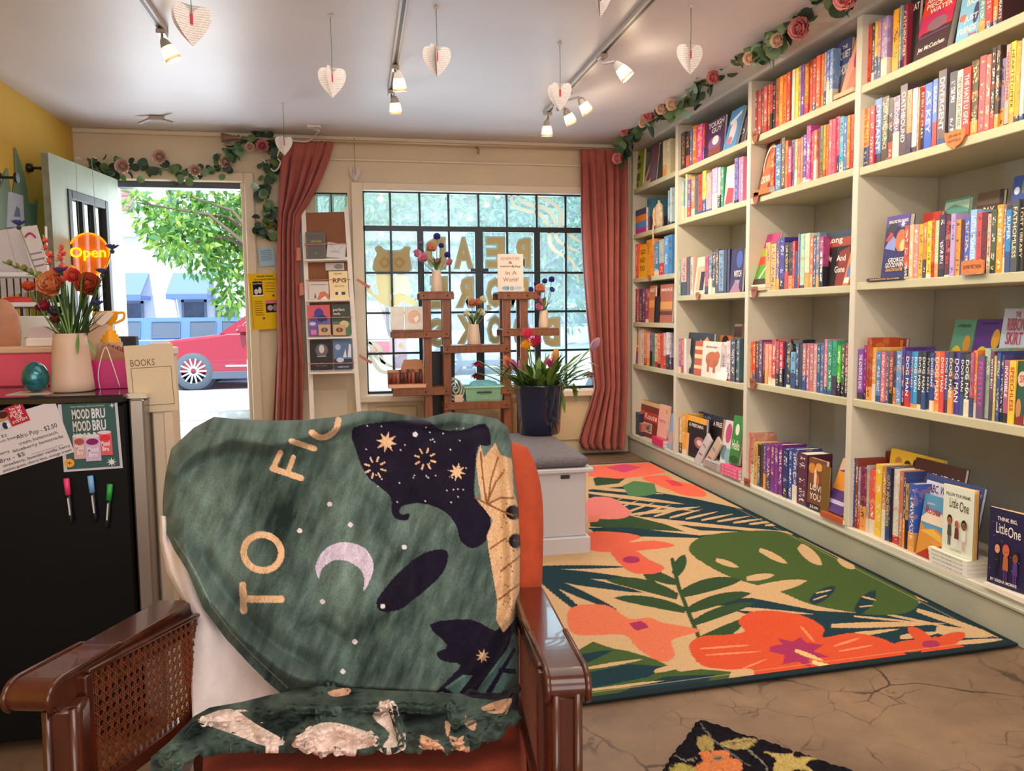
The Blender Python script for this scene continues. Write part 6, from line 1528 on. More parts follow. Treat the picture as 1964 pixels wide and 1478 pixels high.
m_.lathe([(r_, zz(656)), (r_, zz(649)), (r_*.8, zz(648)), (r_*.8, zz(641)), (r_*.62, zz(640)), (r_*.62, zz(634)), (r_*.3, zz(631)), (r_*.25, zz(624)), (r_*.8, zz(612)), (r_*.95, zz(598)), (r_*.85, zz(596)), (0, zz(606))], n=20); m_.tube(spline([(r_*.9, 0, zz(600)), (r_*1.5, 0, zz(600)), (r_*1.4, 0, zz(612)), (r_*.5, 0, zz(620))], 5), .004, 6); m_.tube(spline([(-r_*.9, 0, zz(600)), (-r_*1.5, 0, zz(600)), (-r_*1.4, 0, zz(612)), (-r_*.5, 0, zz(620))], 5), .004, 6)
smooth_angle(m_.build('cup', M('f0a818', .35), tr))
# display board beside the fridge, counter behind it
cY = 2.42; xr = onY(341, 900, cY)[0]; zb = onY(300, 657, cY)[2]
CC = M('d9c3a8', .55, var=.05, vscale=4)
db = empty('display_board', (xr-.1, cY+.02, 0), 0, 'cream upright display board right of the black fridge', 'board')
def cp(mb, n_, mt, e=db): o = mb.build(n_, mt, e); o.location = -e.location; return o
cp(MB().bev(fxr+.05, xr-.006, cY, cY+.03, .02, zb, .003), 'panel', CC); cp(MB().bev(xr-.03, xr-.006, cY-.006, cY, .03, zb-.2, .002), 'batten', CC); cp(MB().bev(fxr+.05, xr-.006, cY-.03, cY+.06, .0, .0195, .003), 'base', CC)
zt = zb-.045; cx1 = onY(285, 700, 2.95)[0]
ct = empty('counter', (cx1-.6, 3.2, 0), 0, 'cream checkout counter behind the black fridge', 'counter')
cp(MB().bev(cx1-1.2, cx1, 2.95, 3.4, .08, zt-.03, .004), 'body', CC, ct); cp(MB().bev(cx1-1.2, cx1+.006, 2.942, 3.4, zt-.029, zt, .004), 'worktop', M('dcc4a4', .45), ct); cp(MB().box(cx1-1.19, cx1-.02, 2.97, 3.38, 0, .0795), 'kick_board', M('8a7a68', .6), ct)
flat('book_sheet', [(238, 664), (331, 657), (343, 787), (250, 792)], cY-.008, [('t', .1, .69, .6, .79, 'BOOKS', '6a5a4a', .0), ('r', .1, .66, .93, .668, '6a5a4a'), ('r', .92, .1, .93, .66, '6a5a4a'), ('r', .1, .1, .93, .108, '6a5a4a'), ('r', .1, .1, .11, .66, '6a5a4a'), ('t', .1, .03, .4, .055, 'COME IN, GET COZY', '7a6a5a', 0)], 'd8c2a4', 'cream sheet headed BOOKS with a thin frame on the display board', 'sheet', th=.002)
o = MB().bev(-.03, .03, -.02, .02, 0, .052, .003).build('card_holder', M('2c3038', .5)); q = onY(246, 654, 3.0); o.location = (q[0], 3.0, zt+.0006); tag(o, 'dark grey card holder standing on the cream counter', 'holder')
q = onY(268, 654, 3.1); o = empty('pen_tray', (q[0]-.03, 3.1, zt+.0006), 0, 'low tray of thin brown sticks on counter top', 'tray'); MB().bev(-.08, .08, -.03, .03, 0, .008, .002).build('tray_base', M('c8a888', .6), o)
for k in range(9): MB().tube([(-.07+k*.012, -.028, .012), (-.07+k*.012, .028, .012)], .004, 6).build('stick', M(['8a5a40', '3a3038', 'b07850'][k % 3], .6), o)
# white wire rack, leaflets and brown bag further left
rY = 3.75; rx0, rx1 = onY(-60, 560, rY)[0], onY(104, 560, rY)[0]
rk = empty('wire_rack', ((rx0+rx1)/2, rY, zt), 0, 'white wire display rack with two shelves at far left', 'rack'); ox = (rx0+rx1)/2
z0, z1, z2 = (onY(50, y, rY)[2]-zt for y in (640, 583, 527))
for z in (z1, z2): MB().bev(rx0-ox, rx1-ox, -.1, .06, z-.012, z+.006, .003).build('wire_shelf', M('d8dcea', .4), rk)
for k in range(12):
    x = rx0-ox+(rx1-rx0)*(k+.5)/12; MB().tube([(x, .06, -.12), (x, .06, z2+.0)], .0035, 6).build('wire', M('2c302e', .4), rk)
for x in (rx0-ox, rx1-ox): MB().tube([(x, -.095, -.12), (x, -.05, z2+.2)], .005, 6).build('upright', M('e0d8d0', .4), rk)
MB().box(rx0-ox, rx1-ox, -.1, .06, -.121, -.12).build('rack_foot', M('d8dcea', .4), rk)
st = empty('rack_table', (ox-.1, rY+.05, 0), 0, 'low side table below white wire rack', 'table'); MB().bev(-.2, .3, -.2, .16, zt-.17, zt-.1212, .004).build('table_top', CC, st)
for x in (-.15, .25):
    for y in (-.15, .12): MB().bev(x-.02, x+.02, y-.02, y+.02, 0, zt-.17, .002).build('leg', CC, st)
q = onY(33, 577, rY-.03); o = MB().lathe([(0, 0), (.05, .0), (.055, .02), (.03, .03), (0, .032)], n=12, M4=Matrix.Diagonal((1.1, .5, .8, 1)), cap=False).build('red_dish', M('d83a3c', .4)); o.location = (q[0], rY-.03, zt+z1+.0065); tag(o, 'small red dish on lower shelf of the white rack', 'dish')
q = onY(66, 632, 3.3); o = empty('leaflet_box', (q[0], 3.3, zt+.0006), 0, 'white leaflet box with printed lines behind the white case', 'box'); MB().bev(-.055, .055, 0, .05, 0, onY(66, 606, 3.3)[2]-zt, .003).build('box_body', M('d4dade', .5), o)
a_ = MB(); art_into(a_, .09, .05, [('r', .1, .8, .9, .84, '7a7a80'), ('r', .1, .65, .8, .69, '7a7a80'), ('r', .6, .1, .75, .25, '4a4a50')], 0); b_ = a_.build('printed_lines', PRINT, o); b_.location = (-.045, -.0015, .004)
q = onY(-24, 640, 2.95); o = MB().lathe([(0, 0), (.06, 0), (.09, .025), (.098, .07), (.09, .13), (.06, .17), (.03, .185), (0, .188)], n=24, M4=Matrix.Diagonal((.62, .6, 1, 1)), cap=False).build('leather_pouch', M('ab7456', .6, var=.2, vscale=12), smooth=True); o.location = (q[0]-.005, 3.07, zt+.0006); tag(o, 'rounded brown leather pouch on the counter at left edge', 'pouch')
# sheets on an easel near the wall
flat('grey_placard', [(-30, 448), (56, 432), (92, 555), (-10, 570)], 3.95, [('r', .52, 0, .54, 1, 'b8b0b8')], 'cdc8d2', 'large pale grey placard tilted behind the flowers', 'placard', th=.006)
flat('ribbon_placard', [(46, 436), (78, 431), (98, 548), (66, 556)], 3.9, [('r', .15, .55, .85, .575, '8a808c'), ('r', .1, .45, .9, .475, '8a808c'), ('r', .2, .35, .75, .375, '8a808c')]+[('e', .2+.6*abs(math.sin(t))*.9, .85+.04*math.sin(3*t), .05, .018, 'b03a58') for t in np.linspace(0, PI, 18)], 'd8d0d4', 'white placard with a crimson ribbon scribble at its top', 'placard', th=.004)
st = empty('placard_stand', (onY(40, 560, 3.99)[0], 4.0, 0), 0, 'thin dark stand carrying the pale placards', 'stand'); MB().bar((0, 0, .0), (0, 0, 1.55), .03, .012).bar((-.17, -.02, 1.27), (.17, -.02, 1.27), .02, .02).build('post', M('3a3434', .5), st); MB().bev(-.18, .18, -.12, .12, 0, .02, .004).build('foot', M('3a3434', .5), st)
# painted leaf cutouts on the yellow wall
def wallcut(pts, label, col, off=.012, X=XL):
    P3 = [Vector(onX(x, y, X+off)) for x, y in pts]; c = sum(P3, Vector())/len(P3); o = MB().prism([q-c for q in P3], (off*.8, 0, 0)).build('leaf_cutout', M(col, .6, var=.08, vscale=5)); o.location = c-Vector((off*.6, 0, 0)); tag(o, label, 'wall decoration')
wallcut([(29, 283), (38, 308), (46, 335), (52, 365), (55, 390), (64, 391), (72, 381), (71, 410), (69, 480), (20, 480), (24, 400), (27, 366), (31, 335), (30, 305)], 'tall spiky sage green leaf cutout on the yellow wall beside door', '6f8f78')
wallcut([(14, 322), (19, 355), (23, 385), (22, 440), (18, 480), (-30, 480), (-30, 400), (0, 362)], 'sage green leaf cutout at left edge behind the black peg', '7f9a84')
P3 = [Vector(onX(x, y, XL+.03)) for x, y in ((21, 368), (45, 375), (48, 436), (18, 436))]; c = sum(P3, Vector())/4; o = empty('blue_card', c-Vector((.018, 0, 0)), 0, 'pale blue card with a small blue drawing on green leaf cutout', 'card')
MB().prism([q-c for q in P3], (.016, 0, 0)).build('card', M('c0cee0', .7), o); MB().prism([(Vector(onX(x, y, XL+.03))-c)+Vector((.0165, 0, 0)) for x, y in ((27, 415), (32, 395), (38, 400), (40, 416))], (.0006, 0, 0)).build('drawing', M('6a84a4', .7), o)
for px, py, L, n_ in ((62, 322, .05, 'single black wall peg next to the open door'), (2, 340, .085, 'black double ended wall peg at left edge')):
    q = onX(px, py, XL+.03); o = empty('wall_peg', (XL, q[1], q[2]), 0, n_, 'peg'); Rm = Matrix.Rotation(PI/2, 4, 'Y')
    MB().lathe([(.026, 0), (.03, .008), (.026, .03), (.012, .034), (.008, .036), (.008, L+.02), (.03 if L > .06 else .009, L+.021), (.03 if L > .06 else .009, L+.035)], n=14, M4=Rm).build('peg_body', M('0e0e10', .4), o)

# neon sign on the door glass
nb = dl
ne = empty('neon_sign', (0, 0, 0), 0, 'round orange neon sign reading Open hanging on green door', 'sign')
ux = Vector((math.cos(dl.rotation_euler.z), math.sin(dl.rotation_euler.z), 0)); uy = Vector((-ux.y, ux.x, 0))
def ondoor(px, py, off=LT+.03):
    o_ = Vector((hx, hy, 0))+uy*off; d = Vector(ray(px, py)); t = (o_-Vector(EYE)).dot(uy)/d.dot(uy); return Vector(EYE)+d*t
c0 = ondoor(172, 488); wL = (ondoor(205, 488)-ondoor(137, 488)).length/2; hT = (ondoor(172, 450)-ondoor(172, 526)).length/2
rad = min(max(hT, .16), .2)
c0 = Vector(onY(170, 488, (c0-uy*0).y))+Vector((.0, -.02, 0)); c0 = Vector(dep(170, 488, (np.array(c0)-EYE)@FF-.18)); sx_ = Vector((math.cos(-.22), math.sin(-.22), 0)); sy_ = Vector((-sx_.y, sx_.x, 0)); rad = .139
ne.matrix_world = Matrix((sx_, sy_, Vector((0, 0, 1)))).transposed().to_4x4(); ne.location = c0; uy = -sy_
NEON = M('ff9a08', .3, emit=1.1); NEON2 = M('ffc81a', .3, emit=1.25)
acr = bpy.data.materials.new('amber_acrylic'); acr.use_nodes = True; bs = acr.node_tree.nodes['Principled BSDF']; bs.inputs['Base Color'].default_value = (*rgb('f08a18'), 1); bs.inputs['Roughness'].default_value = .2; bs.inputs['Alpha'].default_value = .62; bs.inputs['Emission Color'].default_value = (*rgb('e86a10'), 1); bs.inputs['Emission Strength'].default_value = .25
MB().prism([(rad*math.cos(a), .006, rad*1.0*math.sin(a)) for a in np.linspace(0, 2*PI, 41)[:-1]], (0, .006, 0)).build('disc', acr, ne)
MB().tube([(rad*.99*math.cos(a), 0, rad*.99*math.sin(a)) for a in np.linspace(0, 2*PI, 49)], .007, 8, cap=False).build('ring_tube', NEON, ne, True)
a_ = MB(); add_text(a_, 'Open', -rad*.86, rad*.86, -rad*.3, rad*.36, -.012, None, .01); a_.c = ['ffd21e']*len(a_.c); lt = a_.build('neon_letters', NEON2, ne); md = lt.modifiers.new('thickness', 'SOLIDIFY'); md.thickness = .008
for s_ in (-.4, .45): MB().tube([(s_*rad, 0, rad*.9), (s_*rad*.9, -.0, rad*.9+.5), (s_*rad*.9, .02, 2.262-c0.z), (s_*rad*.9, .06, 2.262-c0.z)], .0016, 5).build('hanging_cord', M('9aa89a', .6), ne, True)
lamp('neon_glow', 'POINT', tuple(c0-Vector((0, -.1, 0))), .5, (1, .55, .1), .06)
# ------------------------------------------------------------------ ceiling: track lights, paper hearts
TRW = M('cfc8c2', .4); TRD = M('3a3634', .5)
GLOW = M('ffd9a0', .4, emit=2.2, name='lit_frosted_glass')
CHR = M('b8b0a8', .35, metal=.4)
def rail(X, Y0, Y1, label):
    o = empty('track_rail', (X, (Y0+Y1)/2, HC), 0, label, 'light track'); L = (Y1-Y0)/2
    MB().bev(-.019, .019, -L, L, -.026, -.0005, .003).build('rail', TRW, o); MB().box(-.008, .008, -L+.02, L-.02, -.0268, -.0262).build('slot', TRD, o)
    MB().bev(-.021, .021, L, L+.02, -.03, -.0005, .003).build('end_cap', CHR, o)
rail(-.9, 1.2, 4.27, 'white ceiling light track at left above the doorway side'); rail(.24, 1.2, 5.15, 'white ceiling light track in the middle of the ceiling'); rail(1.335, 1.2, 5.55, 'white ceiling light track running along the bookcase side')
WHERE = {0: 'left track', 1: 'middle track', 2: 'bookcase side track'}
def track_lamp(px, py, X, Y, label, aim, power=9):
    """head hanging at a pixel below the rail point (X, Y)"""
    o = empty('track_lamp', (X, Y, HC-.027), 0, label, 'spotlight', 'track lamps')
    t = (np.array([X, Y, HC])-EYE)@FF; c = Vector(dep(px, py, t))-o.location; c.x = max(-.1, min(.1, c.x)); c.y = max(-.06, min(.06, c.y)); c.z = max(-.3, min(-.09, c.z))
    MB().bev(-.022, .022, -.035, .035, -.024, 0, .004).build('connector', CHR, o)
    ax = Vector(aim).normalized(); top_ = c-ax*.055
    MB().tube([(0, 0, -.02), (0, 0, -.05), top_-ax*.01], .006, 8).build('stem', CHR, o, True)
    M4 = Matrix.Translation(c) @ ax.to_track_quat('Z', 'Y').to_matrix().to_4x4()
    MB().lathe([(0, -.06), (.012, -.058), (.02, -.045), (.027, -.025), (.03, -.018)], M4=M4, n=20, cap=False).build('socket', CHR, o, True)
    gs_ = MB().lathe([(.028, -.02), (.033, -.004), (.037, .022), (.0385, .034), (.036, .034), (.03, -.004), (0, -.012)], M4=M4, n=20, cap=False).build('glass_shade', GLOW, o, True)
    MB().lathe([(.0385, .0345), (.04, .05), (.038, .05), (.0365, .0345)], M4=M4, n=20, cap=False).build('clear_rim', M('c8c0b4', .1, trans=.6), gs_, True)
    w_ = o.location+c
    lamp('track_lamp_bulb', 'SPOT', tuple(w_+ax*.06), power, (1, .83, .6), .03, look=tuple(w_+ax*2), spot_size=2.3, spot_blend=.8)
    lamp('track_lamp_glow', 'POINT', tuple(w_+ax*.065), power*.05, (1, .8, .55), .03)
track_lamp(324, 97, -.9, 4.24, 'lit spotlight at end of the left ceiling track', (.5, .1, -1), 16)
track_lamp(765, 141, .24, 4.62, 'nearer lit spotlight on the middle ceiling track', (.1, .2, -1), 16)
track_lamp(758, 203, .24, 5.12, 'farther lit spotlight at end of the middle track', (.1, .25, -1), 14)
track_lamp(1222, 102, 1.335, 4.25, 'nearest lit spotlight on the bookcase side track', (.75, -.2, -.9), 40)
track_lamp(1132, 186, 1.335, 4.98, 'second nearest lit spotlight on the bookcase side track', (.6, .1, -.9), 40)
track_lamp(1091, 221, 1.335, 5.25, 'third nearest lit spotlight on the bookcase side track', (.5, .2, -.9), 32)
track_lamp(1049, 247, 1.335, 5.5, 'farthest lit spotlight on the bookcase side track', (.05, .15, -1), 14)
for Y, ax in ((1.7, (.75, .1, -.9)), (2.9, (.75, .1, -.9))):
    track_lamp(1600, -300, 1.335, Y, 'lit spotlight on the bookcase side track above the frame, '+('near' if Y < 2 else 'far'), ax, 40)
# bare junction, outlet, cord
q = onZ(300, 222, HC); o = empty('ceiling_bracket', tuple(q), 0, 'small broken metal bracket on the ceiling near the door', 'bracket'); MB().bev(-.05, .05, -.02, .02, -.03, -.0005, .004).bar((-.04, 0, -.02), (-.13, .05, -.045), .02, .012).bar((.04, 0, -.02), (.11, -.06, -.05), .025, .01).build('bracket_arm', M('a89c90', .4, metal=.4), o)
q = onZ(602, 240, HC); o = empty('ceiling_outlet', tuple(q), 0, 'white outlet box on the ceiling with a cord to curtain rod', 'outlet'); MB().bev(-.05, .05, -.035, .035, -.02, -.0005, .004).build('plate', M('dcd6d0', .5), o); MB().bev(.0, .04, -.02, .01, -.045, -.0205, .004).build('plug', M('b0a8a4', .5), o)
pts = [Vector(onY(x, y, Yc)) for x, y, Yc in ((612, 250, 6.2), (606, 258, 6.35), (590, 271, 6.42), (560, 270, 6.42), (544, 272, 6.43), (532, 300, 6.45), (538, 312, 6.45), (525, 328, 6.45), (500, 300, 6.5))]
o = MB().tube(spline(pts, 4), .006, 6).build('extension_cord', M('d8ccc0', .6), smooth=True); tag(o, 'white electric cord looping from ceiling outlet along curtain top', 'cord')

PGE = bpy.data.materials.new('book_page'); PGE.use_nodes = True; nt = PGE.node_tree; b_ = nt.nodes['Principled BSDF']
tc = nt.nodes.new('ShaderNodeTexCoord'); sx = nt.nodes.new('ShaderNodeSeparateXYZ'); nt.links.new(tc.outputs['Object'], sx.inputs[0])
wv = nt.nodes.new('ShaderNodeTexWave'); wv.bands_direction = 'Z'; wv.inputs['Scale'].default_value = 38; wv.inputs['Distortion'].default_value = .6; nt.links.new(tc.outputs['Object'], wv.inputs['Vector'])
nz = nt.nodes.new('ShaderNodeTexNoise'); nz.inputs['Scale'].default_value = 160; nt.links.new(tc.outputs['Object'], nz.inputs['Vector'])
mu = nt.nodes.new('ShaderNodeMath'); mu.operation = 'MULTIPLY'; nt.links.new(wv.outputs['Fac'], mu.inputs[0]); nt.links.new(nz.outputs['Fac'], mu.inputs[1])
rp = nt.nodes.new('ShaderNodeValToRGB'); rp.color_ramp.elements[0].position = .3; rp.color_ramp.elements[0].color = (*rgb('ece2dc'), 1); rp.color_ramp.elements[1].position = .5; rp.color_ramp.elements[1].color = (*rgb('c2baba'), 1)
nt.links.new(mu.outputs[0], rp.inputs[0]); nt.links.new(rp.outputs[0], b_.inputs['Base Color']); b_.inputs['Roughness'].default_value = .85; b_.inputs['Subsurface Weight'].default_value = .0
HALF = [(0, .02), (.012, .05), (.04, .066), (.06, .055), (.066, .03), (.058, -.002), (.035, -.038), (.0, -.075)]
def heart(c, ztop, W_, label, wings, clip=True):
    o = empty('paper_heart', c, 0, label, 'paper heart', 'paper hearts hanging from ceiling'); s_ = W_/.132; pr = spline(HALF[:-1], 3)+[np.array(HALF[-1])]
    for k, a in enumerate(wings):
        a = math.radians(a); m_ = MB(); n = len(pr); ca, sa = math.cos(a), math.sin(a)
        vs = [(x*s_*ca, x*s_*sa-.002*x/.066, z*s_) for x, z in pr]+[(0, 0, z*s_) for x, z in pr]
        m_.add(vs, [(i, i+1, n+i+1, n+i) for i in range(n-1)]); q = m_.build('page', PGE, o, recalc=False)
    if clip: MB().bev(-.005*s_, .005*s_, -.006, .004, .0, .035, .001).build('clothes_pin', M('c83048', .5), o)
    if ztop: MB().tube([(0, 0, .03), (.002, 0, (ztop-c[2])*.5), (0, 0, ztop-c[2]-.002)], .0016, 5).build('green_string', M('4a6048', .7), o); MB().lathe([(.012, 0), (.008, -.01), (.003, -.012)], (0, 0, ztop-c[2]-.0005), 8).build('ceiling_hook', M('d8d4d0', .4), o)
def hang(hpx, hpy, tpx, tpy, W_, label, wings, t=None):
    if t is None: q = onZ(tpx, tpy, HC); d = (q-EYE)@FF
    else: d = t
    c = dep(hpx, hpy, d); heart(tuple(c), HC, W_, label, wings)
hang(368, 47, 0, 0, .13, 'large open paper heart at upper left beside the left track', (15, 60, 140, 185, 220), 2.75)
hang(637, 157, 635, 33, .132, 'paper heart hanging left of the middle ceiling track', (5, 50, 175, 250))
hang(838, 117, 836, 17, .132, 'warm lit paper heart hanging right of the middle ceiling track', (0, 55, 180, 235, 262))
hang(545, 279, 542, 200, .115, 'white paper heart in front of left curtain top', (-10, 45, 190, 255))
hang(681, 335, 681, 262, .1, 'small white paper heart in front of wall left of the window', (-30, 55, 205, 250))
hang(1074, 185, 1074, 85, .13, 'paper heart hanging in front of bookcase side track end', (-35, 30, 160, 215))
hang(1151, 2, 0, 0, .11, 'paper heart cut by the top frame edge right of centre', (-50, 65, 230, 250), 3.0)
hang(1324, 112, 0, 0, .13, 'paper heart hanging in front of the ceiling near bookcase garland', (8, 60, 170, 240), 3.7)

# ------------------------------------------------------------------ garlands
GL = [M('3c5c3c', .5), M('2c4630', .5), M('56763f', .5), M('24382c', .55), M('6a8a64', .5)]
PK1 = ['e8989a', 'f0b0a8', 'd87880']; PK2 = ['f4d8c0', 'f8e4d0', 'f0c8a8']; PK3 = ['f2cfc0', 'f6dccf']
def disc_leaf(parent, pos, nrm, r, mat, rot=0):
    k = ('disc', mat.name)
    if k not in _lm:
        vs = [(0, 0, 0)]+[(math.cos(a)*.5*(1+.12*math.cos(a)), math.sin(a)*.46, .06*math.cos(2*a)) for a in np.linspace(0, 2*PI, 13)[:-1]]
        me = bpy.data.meshes.new('leaf'); me.from_pydata([Vector(v_) for v_ in vs], [], [(0, i+1, (i+1) % 12+1) for i in range(12)]); me.shade_smooth(); me.materials.append(mat); _lm[k] = me
    o = link('leaf', _lm[k], parent); n_ = Vector(nrm).normalized(); x = n_.orthogonal().normalized(); y = n_.cross(x)
    o.matrix_local = Matrix.Translation(Vector(pos)) @ Matrix((x, y, n_)).transposed().to_4x4() @ Matrix.Rotation(rot, 4, 'Z') @ Matrix.Scale(2*r, 4); return o
def garland(name, path, flowers, label, nleaf, rl, front, sp_=.045):
    c = sum(path, Vector())/len(path); o = empty(name, c, 0, label, 'garland'); P3 = [Vector(q) for q in spline(path, 8)]
    MB().tube([q-c for q in P3], .0035, 6).build('vine', M('5a6a3c', .7), o, True)
    for k in range(nleaf):
        q = P3[int((k+rng.uniform(0, 1))/nleaf*(len(P3)-1))]; off = Vector(front)*rng.uniform(.0, .035)+Vector(rng.normal(0, 1, 3))*sp_*.55
        n_ = Vector(front)+Vector(rng.normal(0, .55, 3)); r = rl*rng.uniform(.7, 1.15)
        if k % 6: disc_leaf(o, q+off-c, n_, r, GL[int(rng.integers(0, 5))], rng.uniform(0, 6))
        else: leaf(o, q-c, off+Vector(rng.normal(0, .03, 3))+Vector((0, 0, -.02)), r*2.6, r*1.1, GL[k % 5])
    for pos, r, cs, axis in flowers: bloom(o, Vector(pos)-c+Vector(front)*.03, axis, r*1.25, cs, 'rose', 5, 'a83a48' if cs is PK1 else 'e8b088')
    return o
XG = XB-.165
gp = [Vector(onX(x, y, XG)) for x, y in ((1196, 305), (1204, 275), (1225, 248), (1262, 226), (1302, 205), (1335, 183), (1352, 155), (1376, 130), (1402, 108), (1442, 104), (1480, 92), (1503, 66), (1530, 42), (1550, 18), (1600, 4), (1645, -8))]
garland('flower_garland', gp, [(onX(x, y, XG-.03), r/1519*t, cs, (-1, -.5, -.25)) for x, y, r, t, cs in ((1208, 246, 15, 6, PK1), (1253, 219, 15, 5.7, PK1), (1278, 208, 12, 5.5, PK2), (1241, 236, 9, 5.8, PK2), (1193, 303, 12, 6.1, PK1), (1298, 200, 12, 5.3, PK2), (1379, 148, 14, 4.6, PK1), (1399, 95, 15, 4.5, PK2), (1448, 112, 13, 4.2, PK2), (1546, 55, 22, 3.7, PK1), (1502, 78, 14, 3.9, PK2), (1636, -4, 24, 3.4, PK1))], 'eucalyptus garland with pink and cream roses along the bookcase cornice', 210, .043, (-1, -.25, -.1))
for px, py in ((1430, 158), (1636, 40), (1295, 238)): pass
YG = D-.075
gp = [Vector(onY(x, y, YG)) for x, y in ((180, 320), (205, 325), (240, 326), (290, 320), (340, 330), (390, 326), (428, 318), (441, 292), (456, 281), (482, 264), (508, 258))]
garland('flower_garland', gp, [(onY(x, y, YG-.03), r/1519*6.7, cs, (.1, -1, -.1)) for x, y, r, cs in ((237, 320, 12, PK3), (308, 302, 12, PK3), (376, 328, 10, PK3), (433, 311, 11, PK3), (480, 283, 8, PK3))], 'rose and eucalyptus garland swagged above the open doorway', 130, .034, (0, -1, 0), .065)
gp = [Vector(onY(x, y, YG)) for x, y in ((505, 262), (524, 276), (520, 303), (514, 332), (508, 364), (513, 392), (520, 412), (505, 436), (492, 455))]
garland('flower_garland', gp, [(onY(504, 281, YG-.03), 11/1519*6.7, PK1, (.1, -1, -.1))], 'leafy garland hanging down the wall strip left of the curtain', 90, .036, (0, -1, 0), .07)
c = onY(523, 442, D-.04); o = empty('wall_bowl', tuple(c), 0, 'dark round dish with yellow leaf spray on wall beside curtain', 'dish')
MB().lathe([(0, 0), (.05, -.0), (.075, -.025), (.085, -.055), (.08, -.055), (.05, -.01)], M4=Matrix.Rotation(PI/2, 4, 'X') @ Matrix.Rotation(PI, 4, 'Y') @ Matrix.Translation((0, 0, .055)), n=24, cap=False).build('dish', M('2c2c34', .3), o, True)
for k in range(12): leaf(o, (rng.uniform(-.04, .04), -.05, rng.uniform(-.01, .03)), (rng.uniform(-1, 1), -.3, rng.uniform(0, 1)), .07, .03, [M('c8b020', .5), GL[0], GL[2]][k % 3])

# ------------------------------------------------------------------ curtains and rod
VEL = M('a4544a', .75, var=.1, vscale=12, sheen=.12, bump=.1, bscale=200, name='rose_velvet')
YC = D-.085
def curtain(L, R_, n_folds, label, seed, flare=0., wr=None):
    rr = np.random.default_rng(seed); ys = np.linspace(L[0][1], L[-1][1], 90); S_ = np.linspace(0, 1, 180); P3 = np.zeros((180, 90, 3))
    ph = rr.uniform(0, 6)
    for j, y in enumerate(ys):
        xl = np.interp(y, [q[1] for q in L], [q[0] for q in L]); xr_ = np.interp(y, [q[1] for q in R_], [q[0] for q in R_]); a, b = onY(xl, y, YC), onY(xr_, y, YC); dn = j/89
        amp = .012+.03*min(1, dn*4)
        wob = .5*math.sin(dn*3+ph)
        for i, s_ in enumerate(S_):
            p_ = a*(1-s_)+b*s_; ss = s_+.02*math.sin(dn*5+s_*7); f = n_folds*2*PI*ss
            dy = amp*(math.sin(f+wob)+.4*math.sin(1.7*f+ph+dn*2))+.006*math.sin(f*3.1)*max(0, .3-dn)
            if dn < .03: dy *= .5; 
            if .03 < dn < .045: dy *= .35
            if wr: dy += wr(s_, dn)
            P3[i, j] = p_+np.array([.006*math.cos(f), dy-.02, 0])
    o = MB().grid(P3).build('curtain', VEL, smooth=True); tag(o, label, 'curtain'); md = o.modifiers.new('thickness', 'SOLIDIFY'); md.thickness = .003
    return o
curtain([(537, 271), (534, 350), (532, 450), (529, 600), (530, 660), (527, 720), (523, 800), (520, 862)], [(640, 274), (632, 302), (624, 322), (610, 356), (590, 392), (576, 412), (572, 450), (576, 600), (582, 700), (580, 800), (578, 862)], 5, 'dusty rose velvet curtain pulled aside at left of the ladder shelf', 3)
curtain([(1110, 286), (1113, 400), (1118, 500), (1124, 600), (1132, 690), (1138, 742), (1128, 780), (1114, 820), (1106, 846), (1114, 860)], [(1201, 290), (1200, 500), (1199, 700), (1197, 800), (1195, 850), (1190, 862)], 6, 'dusty rose velvet curtain at right between window and bookcase', 5, wr=lambda s_, d: -.05*max(0, d-.86)/.14*math.sin(PI*s_)-.012*math.sin(40*d+5*s_)*max(0, d-.86)*6)
rod = empty('curtain_rod', tuple(onY(800, 281, YC)), 0, 'long brass curtain rod with fluted finial above window and door', 'curtain rod')
A, B_ = Vector(onY(452, 272, YC-.02)), Vector(onY(1203, 294, YC-.02)); B_.z = A.z = 2.572; rl_ = rod.location
MB().tube([A-rl_, B_-rl_], .011, 10).build('rod', M('cbb59c', .35, metal=.3), rod, True)
fd = Vector((-1, 0, 0)); M4 = Matrix.Translation(A-rl_) @ fd.to_track_quat('Z', 'Y').to_matrix().to_4x4()
MB().lathe([(.012, -.02), (.02, -.01), (.016, .0), (.022, .01), (.016, .02), (.024, .04), (.036, .1), (.03, .1), (.0, .06)], M4=M4, n=12, cap=False).build('finial', M('8a6a58', .5), rod, True)
for px in (478, 917): q = Vector(onY(px, 285, YC-.02)); MB().bar(Vector((q.x, D-.02, 2.572))-rl_, Vector((q.x, YC-.02, 2.572))-rl_, .012, .02).bar(Vector((q.x, YC-.02, 2.555))-rl_, Vector((q.x, YC-.02, 2.50))-rl_, .016, .016).build('bracket', M('7a6a5c', .4), rod)
# ------------------------------------------------------------------ ladder shelf by the wall
LP0 = Vector((0, D-.06, 2.06)); LN = Vector((0, -1, .1)).normalized()
def onPlane(px, py, p0, n_):
    d = Vector(ray(px, py)); e = Vector(EYE); return e+d*((p0-e).dot(n_)/d.dot(n_))
L_ = lambda x, y: onPlane(x, y, LP0, LN)
ls = empty('ladder_shelf', tuple(Vector((L_(640, 800).x, L_(640, 800).y, 0))), 0, 'white ladder shelf with kraft backing leaning by the left curtain', 'ladder shelf'); lo = -ls.location
def lpart(mb, n_, mt): o = mb.build(n_, mt, ls); o.location = lo; return o
LW_ = M('f0e8e2', .5)
def to_floor(a, b): d = b-a; return a+d*(a.z/(a.z-b.z)) if a.z != b.z else b
for (x0, y0, x1, y1) in ((582, 404, 599, 800), (664, 402, 689, 800)):
    a, b = L_(x0, y0), L_(x1, y1); f = a+(b-a)*((a.z-.0)/(a.z-b.z)); lpart(MB().bar(a+Vector((0, 0, .02)), f, .034, .03, LN), 'side_rail', LW_)
